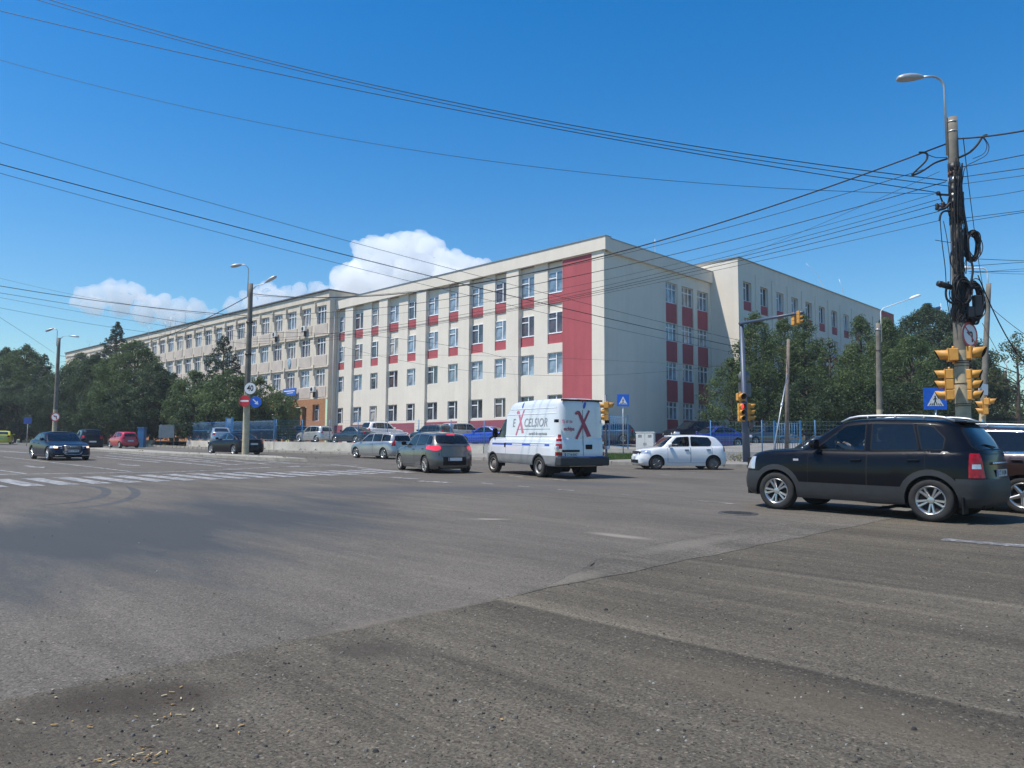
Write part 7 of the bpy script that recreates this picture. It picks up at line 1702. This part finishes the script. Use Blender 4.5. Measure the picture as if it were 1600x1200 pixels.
cloud('big bright cumulus cloud above the left half of the cream building', [(566, 392, 15), (597, 391, 22), (632, 384, 19), (665, 392, 26), (700, 415, 22), (730, 416, 19), (752, 420, 15), (565, 425, 26), (545, 440, 24), (600, 430, 36), (650, 430, 38), (700, 440, 28), (560, 470, 38), (620, 470, 45), (690, 470, 40), (530, 470, 24), (745, 445, 20)], 1800, 4, 4.0, 6)
cloud('long low cloud above the left trees', [(180, 452, 17), (160, 460, 15), (205, 460, 16), (130, 462, 12), (232, 472, 14), (255, 474, 13), (280, 480, 14), (305, 484, 12), (190, 475, 18), (150, 475, 15), (330, 494, 10), (230, 490, 16), (270, 495, 16), (120, 470, 9)], 2000, 9, 4.5, 8, M_cloud2)
cloud('small cloud behind the island lamp pole', [(398, 456, 11), (420, 452, 12), (445, 458, 11), (470, 454, 10), (492, 451, 11), (505, 462, 12), (385, 465, 9), (430, 470, 16), (465, 470, 14), (365, 478, 10), (405, 480, 18)], 1900, 15, 4.0, 7, M_cloud2)

# ------------------------------------------------------------------ drivers
M_skin = pm('skin', (.48, .27, .19), .55, var=.06); M_shirt = pm('shirt_blue', (.10, .14, .24), .85, var=.2, scale=6); M_hair = pm('dark_hair', (.02, .015, .012), .7, var=.3)
def seated_person(label, car, s_seat, y, zseat, hand_dx, hand_z, shirt):
    """driver in the car's frame: x forward; hands on the wheel"""
    x = s_seat; J = {}; V, E_, Rr = [], [], []
    def v(p, r_, par=None):
        V.append(p); Rr.append(r_)
        if par is not None: E_.append((par, len(V) - 1))
        return len(V) - 1
    pel = v((x, y, zseat + .10), (.17, .13)); sp = v((x - .06, y, zseat + .30), (.16, .12), pel); ch = v((x - .12, y, zseat + .50), (.19, .13), sp); nk0 = v((x - .13, y, zseat + .62), (.08, .075), ch); nk = v((x - .12, y, zseat + .68), (.055, .058), nk0)
    h0 = v((x - .10, y, zseat + .74), (.070, .085), nk); h1 = v((x - .09, y, zseat + .82), (.082, .098), h0); h2 = v((x - .10, y, zseat + .90), (.072, .085), h1)
    v((x + .005, y, zseat + .795), (.018, .02), h1)
    for sg in (1, -1):
        sh = v((x - .12, y + sg * .19, zseat + .54), (.075, .075), ch); el = v((x + .10, y + sg * .34, zseat + .52) if sg > 0 else (x + .06, y - .25, zseat + .33), (.05, .05), sh); wr = v((x + hand_dx - .10, y + sg * .16, hand_z - .02), (.034, .034), el); pa = v((x + hand_dx - .03, y + sg * .15, hand_z + .01), (.04, .03), wr)
        for k in range(4): f0 = v((x + hand_dx + .02, y + sg * (.15 - .022 * (k - 1.5)), hand_z + .03 + .012 * k), (.011, .011), pa); v((x + hand_dx + .035, y + sg * (.14 - .02 * (k - 1.5)), hand_z - .005 + .012 * k), (.009, .009), f0)
        v((x + hand_dx - .01, y + sg * .115, hand_z + .035), (.012, .012), pa)
        hp = v((x + .05, y + sg * .10, zseat + .09), (.09, .09), pel); kn = v((x + .45, y + sg * .14, zseat + .14), (.065, .065), hp); v((x + .62, y + sg * .14, zseat - .18), (.045, .045), kn)
    me = bpy.data.meshes.new('person'); me.from_pydata(V, E_, []); o = bpy.data.objects.new('person', me); COL.objects.link(o)
    sk = o.modifiers.new('s', 'SKIN'); sd = o.modifiers.new('d', 'SUBSURF'); sd.levels = 2; sd.render_levels = 2
    for i, q in enumerate(me.skin_vertices[0].data): q.radius = Rr[i]; q.use_root = (i == 0)
    dg = bpy.context.evaluated_depsgraph_get(); m2 = bpy.data.meshes.new_from_object(o.evaluated_get(dg)); o.modifiers.clear(); o.data = m2
    m2.materials.append(M_skin); m2.materials.append(shirt); m2.polygons.foreach_set('use_smooth', [True] * len(m2.polygons)); zc = zseat + .63
    for p in m2.polygons:
        c = p.center; arm = abs(c.y - y) > .13 and c.x > x + .05 and c.z > zseat + .2; p.material_index = 0 if (c.z > zc or arm) else 1
    o.matrix_world = car.matrix_basis.copy(); tag(o, label, 'person')
    b = bmesh.new(); bmesh.ops.create_icosphere(b, subdivisions=3, radius=1); bmesh.ops.delete(b, geom=[f for f in b.faces if f.calc_center_median().z < .0 and f.calc_center_median().x > -.15 or f.calc_center_median().z < -.5], context='FACES')
    for q in b.verts: q.co = Vector((x - .105 + q.co.x * .096, y + q.co.y * .086, zseat + .845 + q.co.z * .10))
    finish('hair', b, M_hair, o, True)
    b = bmesh.new()
    for sg in (1, -1): bmesh.ops.create_icosphere(b, subdivisions=2, radius=.010, matrix=Matrix.Translation((x - .016, y + sg * .03, zseat + .83)))
    finish('eyes', b, M_blk, o); return o
bpy.context.view_layer.update()
seated_person('driver in a dark blue shirt holding the wheel of the black off-roader', SUV, 2.175 - 2.30, .37, .60, .42, 1.19, M_shirt)
seated_person('driver in a dark top behind the wheel of the small white hatchback', WHITE, 2.03 - 2.02, .34, .48, .42, 1.03, pm('dark_top', (.03, .03, .035), .9))

# weeds along the foot of the walls and kerbs
rr = random.Random(31); cl = []
for a, b in zip(WALL, WALL[1:]):
    a2, b2 = Vector(a[:2]), Vector(b[:2]); d_ = (b2 - a2); nn = Vector((d_.y, -d_.x)).normalized(); 
    for _ in range(int(d_.length * .9)):
        p = a2 + d_ * rr.random() + nn * rr.uniform(.16, .35); h = rr.uniform(.06, .2); cl.append((Vector((p.x, p.y, gz(p.x, p.y) + .13 + h * .4)), h, rr.uniform(.2, .8)))
for p0, p1 in zip(near, near[1:]):
    for _ in range(10): p = p0.lerp(p1, rr.random()); q = p + Vector((dB.x, dB.y)) * rr.uniform(-.06, 1.2); cl.append((Vector((q.x, q.y, gz(q.x, q.y) + .17)), rr.uniform(.04, .09), rr.uniform(.3, .9)))
o = link_mesh('weeds', leaf_mesh('weeds', cl, 420, .07, 8), leafmat('weed_leaf', (.06, .085, .025), (.11, .13, .045), (.22, .20, .09))); o['kind'] = 'stuff'

# ------------------------------------------------------------------ the air: thin summer haze
bm = bmesh.new(); box(bm, -170, 170, -25, 230, -3, 34); M_haze = bpy.data.materials.new('haze_air'); M_haze.use_nodes = True; n, l = nodes(M_haze); n.remove(n['Principled BSDF'])
vo = n.new('ShaderNodeVolumePrincipled'); vo.inputs['Color'].default_value = (.93, .96, 1, 1); vo.inputs['Density'].default_value = .0004; vo.inputs['Anisotropy'].default_value = .25; l.new(vo.outputs[0], n['Material Output'].inputs['Volume'])
o = finish('haze', bm, M_haze); o['kind'] = 'stuff'
